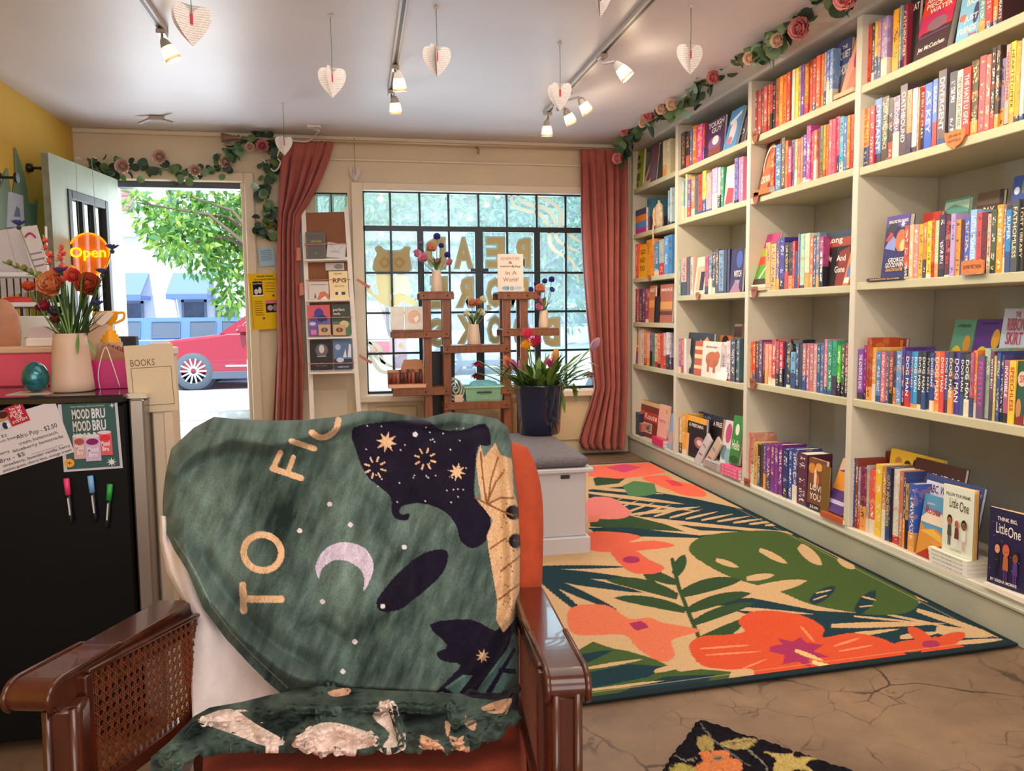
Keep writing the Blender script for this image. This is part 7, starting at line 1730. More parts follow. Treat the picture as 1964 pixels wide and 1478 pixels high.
rungs = [(499, 584, 668), (576, 587, 673), (647, 590, 677), (713, 593, 681)]
for y, xa, xb in rungs:
    a, b = L_(xa+2, y), L_(xb-2, y-2); lpart(MB().bar(a, b, .03, .035, (0, 0, 1)), 'rung', LW_); lpart(MB().bar(a+Vector((0, -.05, -.005)), b+Vector((0, -.05, -.005)), .07, .012, (0, 0, 1)), 'ledge', LW_)
bk = M('8e5c40', .8, var=.1, vscale=6)
lpart(MB().prism([L_(586, 408), L_(661, 406), L_(676, 640), L_(592, 642)], (0, .006, 0)), 'kraft_backing', bk)
cordm = M('c88a78', .7)
for y, xa, xb in ((470, 584, 666), (538, 587, 672), (610, 590, 676), (697, 593, 680)):
    a, b = L_(xa, y)+Vector((0, -.05, 0)), L_(xb, y-2)+Vector((0, -.05, 0)); lpart(MB().tube([a, b], .004, 6), 'retaining_cord', cordm)
def lbook(c4, art, bg, label, name='book', cat='book', g='books on the ladder shelf', th=.014, fwd=.045):
    P = [L_(x, y)+Vector((0, -fwd, 0)) for x, y in c4]; TL, TR, BR, BL = P
    ux = (TR-TL+BR-BL).normalized(); w_ = ((TR-TL).length+(BR-BL).length)/2; uz = (TL-BL+TR-BR); uz = (uz-ux*uz.dot(ux)).normalized(); h = ((TL-BL).length+(TR-BR).length)/2; n_ = ux.cross(uz)
    o = empty(name, (0, 0, 0), 0, label, cat, g); o.matrix_world = Matrix((ux, -n_ if n_.y > 0 else -n_, uz)).transposed().to_4x4(); o.location = (TL+TR+BL+BR)/4-ux*w_/2-uz*h/2
    MB().box(0, w_, 0, .002, 0, h, bg).box(0, w_, th-.002, th, 0, h, bg).box(0, .002, .002, th-.002, 0, h, bg).build('cover', PRINT, o, recalc=False); MB().box(.002, w_-.003, .002, th-.002, .002, h-.002).build('pages', PAGESW, o, recalc=False)
    if art: a = MB(); art_into(a, w_, h, art); a.build('cover_print', PRINT, o, recalc=False)
lbook([(586, 446), (624, 446), (626, 495), (589, 496)], [('r', .05, .04, .95, .045, 'b0a488'), ('r', .05, .95, .95, .955, 'b0a488'), ('r', .05, .04, .06, .95, 'b0a488'), ('r', .94, .04, .95, .95, 'b0a488'), ('t', .25, .6, .8, .68, 'SLOW FLOW', 'd8c060'), ('e', .5, .18, .05, .03, '8a8680')], '625c58', 'grey journal with cream border on the top rung of white ladder')
lbook([(628, 464), (664, 470), (662, 496), (627, 494)], [('p', [(.1, .9), (.5, .4), (.9, .88), (.88, .92), (.5, .46), (.12, .94)], 'b8b4bc'), ('t', .2, .3, .7, .5, 'thank you', '9a96a0')], 'd8d4da', 'white card envelope beside the grey journal', 'envelope', 'envelope', None, .004)
lbook([(625, 505), (660, 504), (660, 518), (624, 519)], [('e', .7, .5, .25, .35, '8a8688')], 'ccc8c8', 'small white slip hanging under top rung of ladder', 'paper_slip', 'paper', None, .003, .02)
lbook([(631, 521), (667, 520), (669, 575), (633, 576)], [('t', .3, .88, .7, .94, 'NOW!', '4a3a30'), ('t', .2, .6, .9, .76, 'RPG', '5a3038', .02), ('t', .3, .45, .8, .52, 'MASTER', 'b09a70'), ('r', .3, .18, .45, .28, '4a4048'), ('r', .45, .18, .62, .28, 'f4f0ea'), ('r', .62, .18, .82, .28, '4a4048')], 'f4dfae', 'cream book lettered RPG on second rung of white ladder', fwd=.05)
lbook([(592, 540), (630, 540), (632, 574), (594, 575)], [('p', [(.4, 0), (1, 0), (1, .25), (.8, .45), (.55, .4)], 'd87858'), ('p', [(.55, 0), (.95, 0), (.8, .2)], 'f0e8e0'), ('r', .1, .8, .9, .84, '9a90a0'), ('p', [(.25, .05), (.3, .4), (.38, .1)], '6a7080')], 'dcd4d0', 'pale book with an orange hill picture on the second rung')
lbook([(590, 586), (633, 584), (635, 643), (593, 644)], [('r', 0, .55, 1, 1, 'd8606a'), ('e', .5, .7, .22, .2, '4a3a98'), ('e', .3, .5, .2, .14, '5a4aa8'), ('e', .65, .55, .22, .12, '2a2a6a'), ('e', .75, .38, .15, .1, '5a68c0'), ('r', 0, .0, 1, .3, '6a5aa8'), ('e', .2, .4, .15, .06, 'c8d0e8'), ('r', .1, .05, .35, .2, 'e878b8')], '8a5aa8', 'purple and red picture book on the third rung of ladder')
lbook([(636, 584), (671, 583), (674, 643), (638, 643)], [('r', 0, .0, 1, .45, '4f7a5a'), ('t', .08, .76, .7, .88, 'perfect', 'e0d8c8'), ('t', .08, .66, .45, .75, 'tools', 'e0d8c8'), ('e', .65, .36, .25, .12, 'd8c890')], '3a4540', 'dark green book with pale lettering on third rung')
for (x0, x1), n_ in (((611, 634), 'left'), ((639, 663), 'right')):
    lbook([(x0, 622), (x1, 622), (x1+1, 642), (x0+1, 643)], [('e', .5, .5, .28, .22, '5a4a40'), ('e', .5, .5, .1, .2, '8a7a68')], 'd0a884', n_+' of two kraft cards with a dark eye drawing', 'card', 'card', None, .004, .065)
lbook([(594, 652), (637, 651), (639, 708), (597, 709)], [('e', .52, .66, .28, .22, '6a6468'), ('e', .52, .7, .12, .14, 'dcd4d4'), ('r', .3, .44, .72, .47, 'a8a0a4'), ('t', .25, .12, .75, .16, 'HELLO SUMMER', '7a7a88'), ('e', .5, .22, .03, .02, 'd8d0c8')], '201e26', 'black book with a white bottle shape on lowest rung')
lbook([(639, 651), (674, 650), (677, 707), (641, 708)], [('r', 0, .35, 1, 1, '5a78a8'), ('p', [(.5, .4), (.65, .7), (.7, .4)], 'e8e4f0'), ('p', [(.75, .4), (.85, .85), (.95, .82), (.95, .4)], 'e8e4f0'), ('e', .25, .75, .15, .1, 'b0c0e0'), ('e', .35, .32, .2, .08, 'c8d8f0'), ('t', .2, .06, .8, .12, 'SUMMER HOUSE', 'c8c8d0')], '2c3550', 'blue and black book with white peaks on the lowest rung')
for k, (x, y) in enumerate(((572, 488), (696, 545), (700, 690), (578, 555))):
    p = Vector(onY(x, y, D-.16)); o = MB().prism([Vector((a, 0, b)) for a, b in ((-.012, .05), (.014, .055), (.02, -.04), (-.016, -.05))] if k in (0, 3) else [Vector((a, 0, b)) for a, b in ((-.05, .03), (-.04, .045), (.06, -.015), (.045, -.035))], (0, .006, 0)).build('ribbon_tail', M('c87a68', .7)); o.parent = ls; o.location = p+lo

# ------------------------------------------------------------------ flyers on the wall strip
flat('yellow_poster', [(481, 525), (531, 523), (536, 630), (478, 633)], D-.032, [('r', .14, .62, .48, .86, '1c1a20'), ('t', .16, .8, .46, .84, 'at your library', 'e8e4e4'), ('e', .25, .68, .07, .05, 'd8d4d8'), ('e', .38, .7, .06, .06, 'e0dce0'), ('r', .14, .6, .5, .62, 'f0ece0'), ('r', .55, .3, .98, .5, '2a2024'), ('r', .55, .46, .98, .52, 'd87a88'), ('e', .7, .38, .1, .05, 'b8a8a8'), ('e', .88, .38, .08, .06, '9a9090'), ('t', .3, .92, .9, .97, 'Annual Literary', '4a3c10'), ('t', .2, .87, .95, .91, 'Aster Awards Ceremony', '4a3c10')]+[('r', .58, .82-.05*k, .92, .828-.05*k, '6a5618') for k in range(4)]+[('r', .16, .5-.04*k, .45, .508-.04*k, '6a5618') for k in range(7)]+[('s', .85, .6, .06, '2a2010', 5), ('s', .45, .2, .06, '2a2010', 5), ('r', .06, .04, .07, .84, '5a4a18')], 'e8bd1e', 'large yellow event poster with dark photos on the door jamb', 'poster')
flat('blue_flyer', [(495, 475), (524, 473), (528, 508), (497, 512)], D-.02, [('r', .15, .8-.1*k, .85, .84-.1*k, '7a98b0') for k in range(6)], 'a8c4d8', 'small pale blue flyer above the yellow poster', 'flyer')

# ------------------------------------------------------------------ tiered plant stand
PS = M('7d4a2e', .45, var=.25, vscale=6, stretch=(8, 8, 1), name='stained_pine')
SY = 6.12; SD = .2
sp = empty('plant_stand', tuple(Vector((onY(900, 800, SY)[0], SY+SD/2, 0))), 0, 'brown wooden tiered plant stand in front of the window', 'plant stand'); so = -sp.location
def spart(mb, n_, mt=PS): o = mb.build(n_, mt, sp); o.location = so; return o
X_ = lambda px, py=650: onY(px, py, SY)[0]
Z_ = lambda py, px=900: onY(px, py, SY)[2]
BRASS = M('c8a060', .3, metal=.8)
def sleg(px, ztop, back=True):
    x = X_(px); spart(MB().bev(x-.03, x+.03, SY-.014, SY+.014, 0, ztop, .003), 'leg')
    if back: spart(MB().bev(x-.03+.01, x+.03, SY+SD-.014, SY+SD+.014, 0, ztop, .003), 'leg')
sleg(820, Z_(566)); sleg(857, Z_(566)); sleg(972, Z_(566)); sleg(1005, Z_(566))
def tier(x0, x1, py, screws):
    a, b, z = X_(x0, py), X_(x1, py), Z_(py, (x0+x1)/2)
    spart(MB().bev(a, b, SY-.032, SY-.014, z-.028, z+.02, .003), 'apron'); spart(MB().bev(a, b, SY+SD+.014, SY+SD+.03, z-.028, z+.02, .003), 'apron')
    n = 4
    for k in range(n):
        y0 = SY-.034+(SD+.066)*k/n; spart(MB().bev(a+.004, b-.004, y0+.004, y0+(SD+.066)/n-.004, z+.0205, z+.032, .002), 'slat')
    for px in screws: spart(MB().lathe([(.006, 0), (.004, -.003), (0, -.004)], n=8, M4=Matrix.Translation((X_(px, py), SY-.032, z)) @ Matrix.Rotation(-PI/2, 4, 'X') @ Matrix.Rotation(PI, 4, 'X')), 'screw', BRASS)
    return z+.0325
z_tl = tier(804, 870, 567, (812, 857)); z_tr = tier(954, 1029, 567, (973, 1010)); z_l1 = tier(751, 862, 641, (817, 856)); z_r1 = tier(962, 1071, 637, (973, 1010)); z_m = tier(850, 976, 669, (857, 971)); z_l2 = tier(753, 862, 751, (816, 855)); z_b = tier(852, 978, 777, (855, 970)); z_r2 = tier(960, 1060, 747, (973,))
# vases with small flowers
def small_vase(px, z, hpx0, hpx1, label, fl, wpx=30, col='dcc4ae'):
    x = X_(px, hpx1); hgt = (hpx1-hpx0)/1519*6.3; o = empty('bud_vase', (x, SY+.09, z+.0005), 0, label, 'flower vase', 'small vases of flowers on the plant stand'); w_ = wpx/1519*6.3/2
    MB().lathe([(0, 0), (w_, 0), (w_*1.02, .004), (w_*.95, hgt*.4), (w_*.76, hgt*.95), (w_*.74, hgt), (w_*.68, hgt), (w_*.8, hgt*.5), (0, .02)], n=24, cap=False).build('vase', M(col, .5), o, True)
    for fx, fy, r, cs in fl:
        c = Vector(onY(fx, fy, SY+.09+rng.uniform(-.03, .03)))-o.location; b0 = Vector((c.x*.15, 0, hgt*.9)); stem(o, [b0, b0.lerp(c, .6)+Vector((c.x*.06, 0, 0)), c], .0026, '6a8a4a'); bloom(o, c, (rng.uniform(-.4, .4), -.8, .5), r/1519*6.3, cs, 'bloom', 3)
    for k in range(10):
        d = Vector((rng.uniform(-.5, .5), rng.uniform(-.4, .2), 1)); leaf(o, (0, 0, hgt*.92), d, rng.uniform(.08, .16), .022, LEAFM[k % 5])
PP = ['e090b0', 'f0b0c4']; OO = ['e09a78', 'f0b898']; BB = ['4a4aa0', '6464b8']; CC_ = ['f0e8c8', 'f8f4e0']
small_vase(840, z_tl, 521, 561, 'beige vase with pink and violet flowers on top left tier', [(800, 488, 11, PP), (812, 496, 12, PP), (840, 502, 8, PP), (862, 504, 9, PP), (826, 476, 13, OO), (838, 455, 9, BB), (846, 472, 7, BB), (858, 490, 8, BB), (808, 468, 6, ['9a90b8'])], 21)
small_vase(912, z_m, 624, 662, 'beige vase with cream and peach flowers on the middle tier', [(905, 582, 11, OO), (916, 580, 9, OO), (926, 575, 9, CC_), (922, 600, 10, CC_), (894, 603, 8, CC_), (937, 590, 7, CC_)], 25)
small_vase(1048, z_r1, 598, 631, 'beige vase with blue and peach flowers on right tier', [(1036, 555, 13, OO), (1030, 572, 9, PP), (1040, 580, 9, PP), (1033, 590, 10, PP), (1045, 540, 7, BB), (1058, 537, 8, BB), (1028, 545, 6, BB), (1058, 556, 7, BB), (1018, 556, 7, BB)], 20)
# sign card on the right top tier
P = [Vector(onY(x, y, SY+.06)) for x, y in ((955, 487), (1004, 486), (1004, 558), (955, 559))]
o = empty('event_card', (P[3].x, SY+.06, z_tr+.0005), 0, 'white standing event card with pink and blue lettering on top right tier', 'card'); w_, h = P[2].x-P[3].x, P[0].z-z_tr
MB().box(0, w_, 0, .004, 0, h, 'efe2d6').build('card', PAPER, o); a_ = MB(); art_into(a_, w_, h, [('t', .12, .84, .85, .92, 'ADVENTURE', 'c08a88'), ('t', .42, .74, .58, .81, '&', '8a5a58'), ('t', .1, .63, .9, .71, 'swordplay', '5a4a4a'), ('t', .3, .45, .75, .56, 'in A', 'b08a80'), ('t', .2, .27, .8, .38, 'World!', 'a08a90'), ('e', .3, .1, .14, .05, '8ab8d8'), ('e', .8, .1, .16, .05, 'b8d0e0'), ('t', .38, .04, .62, .15, '10', '2a88c8')]); a_.build('card_print', PAPER, o); MB().prism([(w_*.4, .004, 0), (w_*.6, .004, 0), (w_*.5, .004, h*.6)], (0, .05, 0)).build('easel_back', M('c8b8a8', .7), o)
# clear cookie pack on the left tier
P = [Vector(onY(x, y, SY+.02)) for x, y in ((748, 588), (812, 588), (812, 633))]
o = empty('clear_pack', (P[0].x, SY+.02, z_l1+.0005), 0, 'clear folded pack with a pale round sticker on left tier', 'pack'); w_, h = P[1].x-P[0].x, P[0].z-z_l1
MB().bev(0, w_*.42, 0, .1, 0, h, .004).bev(w_*.43, w_, 0, .1, 0, h, .004).build('pack_body', M('d0c8bc', .15, var=.1, vscale=14, coat=.5), o); a_ = MB(); art_into(a_, w_, h, [('e', .72, .55, .2, .3, 'e8c4b0'), ('p', [(.7, .5), (.82, .62), (.86, .5), (.76, .3)], 'f8f4f0')]); a_.build('sticker', PAPER, o)
# candy display
P0_ = Vector(onY(745, 750, SY-.01)); P1_ = Vector(onY(816, 690, SY-.01)); w_, h = P1_.x-P0_.x, P1_.z-z_l2
o = empty('candy_display', (P0_.x, SY-.02, z_l2+.0005), 0, 'stepped cardboard display of wrapped brown bars on lower left tier', 'display')
MB().prism([(0, 0, 0), (0, .16, 0), (0, .16, h*.62), (0, .12, h*.62), (0, .10, .03), (0, .0, .03)], (w_, 0, 0)).build('carton', M('c08868', .7, var=.2, vscale=20), o); MB().prism([(w_*.35, .15, h*.6), (w_, .15, h*.6), (w_*.95, .15, h*.95), (w_*.8, .15, h), (w_*.45, .15, h*.98)], (0, .006, 0)).build('header_card', M('d0956e', .6), o); MB().box(0, w_, -.001, 0, .002, .026).build('front_strip', M('e0b090', .6), o)
for k in range(9):
    x = w_*(.06+.102*k); MB().tube([(x, .05, .03), (x, .055, h*.55)], [w_*.045]*2, 8).build('wrapped_bar', M(['6a3028', '8a4438', 'a05a48', '4a2a24'][k % 4], .35), o, True)
for k in range(6): MB().bev(w_*(.3+.11*k), w_*(.38+.11*k), .1, .14, h*.3, h*.64, .003).build('wrapped_bar', M(['8a3a34', 'b8705a', '3a2a28'][k % 3], .35), o)
# bin, basket, rolled blanket
P = [Vector(onY(x, y, SY+.13)) for x, y in ((820, 678), (874, 678), (872, 740))]
o = empty('black_bin', ((P[0].x+P[1].x)/2, SY+.44, 0), 0, 'tall square black bin standing behind the plant stand', 'bin'); w_ = (P[1].x-P[0].x)/2*1.05; m_ = MB(); m_.prism([(-w_*.85, -.11, 0), (w_*.85, -.11, 0), (w_*.85, .02, 0), (-w_*.85, .02, 0)], (0, 0, .02)); zt_ = P[0].z-.0
for a, b, c, d in (((-w_*.85, -.11), (w_*.85, -.11), (w_, -.13), (-w_, -.13)), ((-w_*.85, .02), (w_*.85, .02), (w_, .03), (-w_, .03)), ((-w_*.85, -.11), (-w_*.85, .02), (-w_, .03), (-w_, -.13)), ((w_*.85, -.11), (w_*.85, .02), (w_, .03), (w_, -.13))): m_.add([(*a, .02), (*b, .02), (*c, zt_), (*d, zt_)], [(0, 1, 2, 3)])
m_.build('bin_wall', M('20242c', .4), o); o.location.y = SY+.42-.06
P = [Vector(onY(x, y, SY+.02)) for x, y in ((891, 741), (965, 739), (962, 775))]; w_, h = P[1].x-P[0].x, P[0].z-z_b
o = empty('mint_basket', ((P[0].x+P[1].x)/2, SY+.09, z_b+.0005), 0, 'mint green plastic basket with slot handle on lowest tier', 'basket'); MG_ = M('93c9ae', .4, bump=.8, bscale=70); m_ = MB()
for sgn in (-1, 1):
    y0, y1 = sgn*.09, sgn*.105; m_.add([(-w_*.46, y0, .003), (w_*.46, y0, .003), (w_*.5, y1, h), (-w_*.5, y1, h)], [(0, 1, 2, 3)]); m_.add([(sgn*w_*.46, -.09, .003), (sgn*w_*.46, .09, .003), (sgn*w_*.5, .105, h), (sgn*w_*.5, -.105, h)], [(0, 1, 2, 3)])
m_.box(-w_*.46, w_*.46, -.09, .09, 0, .003); m_.build('basket_wall', MG_, o)
MB().bev(-w_*.51, w_*.51, -.112, -.1, h-.014, h, .003).bev(-w_*.51, w_*.51, .1, .112, h-.014, h, .003).bev(-w_*.51, -w_*.5, -.1, .1, h-.014, h, .002).bev(w_*.5, w_*.51, -.1, .1, h-.014, h, .002).build('rim', M('a0d2b8', .4), o); MB().bev(-w_*.2, w_*.18, -.1095, -.1015, h*.55, h*.66, .002).build('slot_handle', M('2a4a40', .6), o)
for r_ in range(3):
    pass
wv_ = MB()
for r_ in range(5):
    for q in range(14):
        x = -w_*.45+w_*.9*(q+.5)/14; z = h*(.1+.16*r_); y = -.09-.015*(z/h)-.001
        if r_ in (3,) and abs(x) < w_*.22: continue
        wv_.prism([(x-.006, y, z), (x, y, z+.006*(1 if q % 2 else -1)+.003), (x+.006, y, z), (x, y, z-.006*(1 if q % 2 else -1)+.003)], (0, -.002, 0))
k_ = wv_.build('woven_relief', M('7fb89c', .4), o); k_['kind'] = 'stuff'
def cloth_heap(name, c, sx, sy, sz_, col, label, seed, n=40, cat='cloth'):
    u_, v_ = np.meshgrid(np.linspace(0, 2*PI, n), np.linspace(0, PI/2*1.0, n//2), indexing='ij'); r_ = 1+.28*fbm(u_*2.2+np.cos(u_), v_*3, seed, 3)*np.sin(v_)
    P3 = np.dstack([sx*r_*np.cos(u_)*np.sin(v_), sy*r_*np.sin(u_)*np.sin(v_), sz_*np.clip(r_*np.cos(v_), 0, 9)]); P3[-1] = P3[0]
    o = MB().grid(P3).build(name, M(col, .9, var=.12, vscale=20, bump=.3, bscale=60), smooth=True); o.location = c; tag(o, label, cat)
cloth_heap('blue_cloth', (o.location.x, SY+.09, z_b+h*.72), w_*.43, .085, h*.65, '6fb4c0', 'soft turquoise cloth heaped in the mint basket', 4)
P = [Vector(onY(x, y, SY+.0)) for x, y in ((857, 722), (892, 722), (872, 778))]
o = empty('rolled_blanket', ((P[0].x+P[1].x)/2-.005, SY+.08, z_b+.0005), 0, 'rolled sage and white blanket beside the mint basket', 'blanket'); h = P[0].z-z_b; R_ = (P[1].x-P[0].x)*.5
m_ = MB(); sp3 = []
for k in range(60): a = k*.32; r = R_*(.12+.88*k/60); sp3.append((r*math.cos(a)*1.0, r*math.sin(a)))
inn = [(x*(1-.06), y*(1-.06)) for x, y in sp3]
for z0, z1 in ((0, h),):
    n = len(sp3); vs = [(-.0+x, -.08+0*y, h/2+y*h/(2*R_)) for x, y in sp3]+[(x, .08, h/2+y*h/(2*R_)) for x, y in sp3]; m_.add(vs, [(i, i+1, n+i+1, n+i) for i in range(n-1)])
q = m_.build('rolled_cloth', M('a8b4a4', .9, var=.2, vscale=30), o, True); md = q.modifiers.new('thickness', 'SOLIDIFY'); md.thickness = .011; md.offset = 0
MB().bev(-.01, R_*.75, -.09, -.085, -.05, h*.28, .002).build('striped_band', M('d8b8a0', .8, var=.2, vscale=60, stretch=(.1, .1, 6)), o)

# ------------------------------------------------------------------ lettering and animal painted on the window glass
YW = D+.066
wl = empty('window_lettering', tuple(onY(910, 560, YW)), 0, 'cream bubble letters painted on window glass, seen from behind', 'lettering'); wo = -wl.location
def glass_paint(name, h, k=.5):
    mt = M(h, .6).copy(); mt.name = name; nt = mt.node_tree; b = nt.nodes['Principled BSDF']; tl = nt.nodes.new('ShaderNodeBsdfTranslucent'); tl.inputs[0].default_value = (*rgb(h), 1); mx = nt.nodes.new('ShaderNodeMixShader'); mx.inputs[0].default_value = k
    nt.links.new(b.outputs[0], mx.inputs[1]); nt.links.new(tl.outputs[0], mx.inputs[2]); nt.links.new(mx.outputs[0], nt.nodes['Material Output'].inputs[0]); return mt
CRM = glass_paint('cream_glass_paint', 'd8c088', .3); OUTL = glass_paint('grey_glass_paint', '8f9886', .15)
def wletter(ch_, x0, x1, y0, y1):
    a, b = Vector(onY(x0, y1, YW)), Vector(onY(x1, y0, YW))
    for off, mt, dy, n_ in ((.075, OUTL, .0015, 'letter_outline'), (.03, CRM, 0, 'letter')):
        v_, f_, d_ = text_geo(ch_, off); m_ = MB(); e = .014 if off > .05 else 0
        P3 = [(a.x-e+(1-u_)*(b.x-a.x+2*e), YW+dy, a.z-e+w_*(b.z-a.z+2*e)) for u_, w_ in v_[:, :2]]; m_.add(P3, f_)
        o = m_.build(n_, mt, wl); o.location = wo
for c_, x0, x1, y0, y1 in (('R', 982, 1016, 458, 512), ('E', 934, 966, 456, 512), ('A', 873, 905, 457, 513), ('D', 818, 852, 457, 514), ('M', 972, 1012, 534, 588), ('O', 935, 965, 534, 588), ('R', 876, 906, 533, 588), ('E', 828, 856, 532, 590), ('B', 1044, 1072, 610, 662), ('O', 986, 1014, 606, 662), ('O', 937, 963, 606, 660), ('K', 876, 906, 606, 662), ('S', 826, 854, 612, 664)): wletter(c_, x0, x1, y0, y1)
ca = empty('painted_animal', tuple(onY(750, 530, YW)), 0, 'cream painted sitting animal with a striped tail on window glass', 'window painting'); co = -ca.location
def wprint(pts, mt, n_, dy=0, par=ca, sm=4):
    P3 = [Vector(onY(680+x*.2291, 340+y*.2291, YW+dy)) for x, y in (spline(pts, sm, True) if sm else pts)]
    m_ = MB(); m_.add(P3, [tuple(range(len(P3)))]); o = m_.build(n_, mt, par); o.location = -par.location
C2 = glass_paint('tan_glass_paint', 'c8a878', .3); C4 = glass_paint('pale_glass_paint', 'd0c6a8', .35)
wprint([(160, 700), (185, 640), (168, 590), (215, 570), (260, 605), (380, 605), (420, 575), (470, 585), (462, 640), (475, 720), (455, 790), (175, 790)], OUTL, 'head_outline', .0015)
wprint([(168, 700), (192, 640), (180, 595), (215, 582), (258, 618), (380, 618), (424, 588), (460, 595), (452, 640), (465, 720), (445, 780), (185, 780)], CRM, 'head'); 
for cx in (252, 375):
    wprint([(cx-48, 712), (cx, 665), (cx+48, 712), (cx, 762)], C2, 'eye_patch', -.0008); wprint([(cx-22, 712), (cx, 690), (cx+22, 712), (cx, 736)], CRM, 'eye', -.0016)
wprint([(190, 800), (300, 800), (320, 900), (300, 1010), (330, 1080), (230, 1060), (160, 1000), (110, 960), (95, 920), (120, 915), (160, 970), (200, 980), (185, 900)], CRM, 'body'); wprint([(330, 830), (400, 800), (450, 850), (470, 950), (430, 985), (340, 960), (320, 890)], C4, 'open_book', -.0008); wprint([(330, 980), (430, 985), (520, 1040), (520, 1072), (470, 1065), (410, 1040), (350, 1075), (320, 1050)], CRM, 'legs')
sw = empty('painted_swirl', tuple(onY(1060, 430, YW)), 0, 'cream painted smoke swirls at upper right of the window', 'window painting')
def swirl(pts, w_, par, n_='swirl_band'):
    c = np.array(spline(pts, 6)); d = np.gradient(c, axis=0); d /= np.linalg.norm(d, axis=1)[:, None]; nn = np.stack([-d[:, 1], d[:, 0]], 1); t = np.sin(np.linspace(.25, PI-.1, len(c)))**.5
    a, b = c+nn*(w_/2*t)[:, None], c-nn*(w_/2*t)[:, None]; m_ = MB(); P3 = np.array([[tuple(onY(680+x*.2291, 340+y*.2291, YW)) for x, y in q] for q in (a, b)]); m_.grid(P3); o = m_.build(n_, C4, par); o.location = -par.location
for pts in ([(1310, 140), (1330, 230), (1440, 280), (1540, 300), (1620, 400), (1640, 560), (1720, 640), (1820, 700), (1880, 880)], [(1360, 140), (1400, 200), (1500, 240), (1600, 260), (1680, 360), (1690, 500), (1760, 570), (1880, 620)], [(1500, 170), (1620, 190), (1720, 280), (1740, 420), (1830, 500), (1890, 540)]): swirl(pts, 36, sw)
sw2 = empty('painted_swirl', tuple(onY(720, 690, YW)), 0, 'cream painted smoke swirls at lower left of the window', 'window painting')
for pts in ([(90, 1360), (130, 1400), (180, 1500), (260, 1560)], [(100, 1440), (150, 1530), (220, 1620), (330, 1640)], [(120, 1380), (200, 1420), (240, 1540), (330, 1590)]): swirl(pts, 36, sw2)
for pts in ([(388, 1385), (412, 1410), (388, 1432), (364, 1410)], [(410, 1360), (430, 1345), (400, 1325), (375, 1345)]): wprint(pts, CRM, 'painted_dot', 0, ca)
# ------------------------------------------------------------------ the street outside
GZ = -.14
struct(MB().box(-30, 40, D+T+.001, 60, GZ-.1, GZ).build('pavement', M('dfe3e6', .8, var=.06, vscale=.8)))
struct(MB().box(-30, 40, 11.2, 20.5, GZ+.0002, GZ+.004).build('roadway', M('ccd2da', .8, var=.06, vscale=.6)))
struct(MB().bev(-30, 40, 10.9, 11.19, GZ, GZ+.1, .02).build('kerb', M('d0d0cc', .8)))
# white building across
BY = 21.0
bd = empty('street_building', (2, BY+2, GZ), 0, 'white rendered building with blue awnings across the street', 'building'); bo = -bd.location
def bp_(mb, n_, mt): o = mb.build(n_, mt, bd); o.location = bo; return o
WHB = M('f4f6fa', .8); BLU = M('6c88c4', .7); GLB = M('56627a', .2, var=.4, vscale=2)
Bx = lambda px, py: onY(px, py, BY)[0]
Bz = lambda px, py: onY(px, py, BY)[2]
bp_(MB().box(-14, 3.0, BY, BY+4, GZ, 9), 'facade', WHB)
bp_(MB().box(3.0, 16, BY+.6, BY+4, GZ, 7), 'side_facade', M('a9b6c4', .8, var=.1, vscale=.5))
bp_(MB().box(Bx(150, 400), Bx(258, 400), BY-.06, BY-.001, Bz(240, 405), 9, ), 'brick_panel', M('b89a98', .8))
bw = bd
for r_ in range(14):
    for q in range(5):
        x0 = Bx(236, 400)+q*.16+(r_ % 2)*.08; z0 = Bz(240, 403)+r_*.085
        if x0+.15 < Bx(258, 400): bp_(MB().box(x0, x0+.15, BY-.075, BY-.061, z0, z0+.07), 'brick', M(['b88a84', 'c09a92', 'a87c78'][q % 3], .8))
bp_(MB().box(-14, Bx(262, 440), BY-.12, BY-.001, Bz(240, 455), Bz(240, 418)), 'cornice_band', M('c4c8d4', .8))
for x0, x1, y0, y1 in ((225, 277, 577, 612), (348, 398, 575, 612), (413, 458, 585, 650), (480, 530, 585, 650)):
    a, b = Bx(x0, y0), Bx(x1, y1); f = MB(); z0, z1 = Bz(300, y1), Bz(300, y0)
    f.box(a, a+.06, BY-.04, BY-.001, z0, z1).box(b-.06, b, BY-.04, BY-.001, z0, z1).box(a, b, BY-.04, BY-.001, z1-.06, z1).box(a, b, BY-.05, BY-.001, z0-.08, z0); w_ = bp_(f, 'window', M('8a94a8', .6)); g = MB().box(a+.06, b-.06, BY-.02, BY-.001, z0, z1-.06).build('pane', GLB, w_)
a, b = Bx(322, 380), Bx(334, 380); w_ = bp_(MB().box(a, b, BY-.04, BY-.001, Bz(330, 398), Bz(330, 352)), 'window', M('8a94a0', .5)); MB().box(a+.05, b-.05, BY-.045, BY-.041, Bz(330, 396), Bz(330, 354)).build('pane', GLB, w_)
for x0, x1, x2, x3, y0, y1 in ((205, 282, 200, 276, 523, 576), (336, 404, 322, 400, 523, 575)):
    zt_, zb_ = Bz(300, y0), Bz(300, y1); a, b = Bx(x0, y0), Bx(x1, y0); c, d = a-.05, b+.05
    bp_(MB().prism([(c, BY, zt_), (c, BY-.9, zb_+.12), (c, BY-.9, zb_), (c, BY-.86, zb_), (c, BY-.86, zb_+.1), (c, BY, zt_-.04)], (d-c, 0, 0)).box(c, c+.02, BY-.85, BY, zb_, zb_+.1).box(d-.02, d, BY-.85, BY, zb_, zb_+.1), 'awning', BLU)
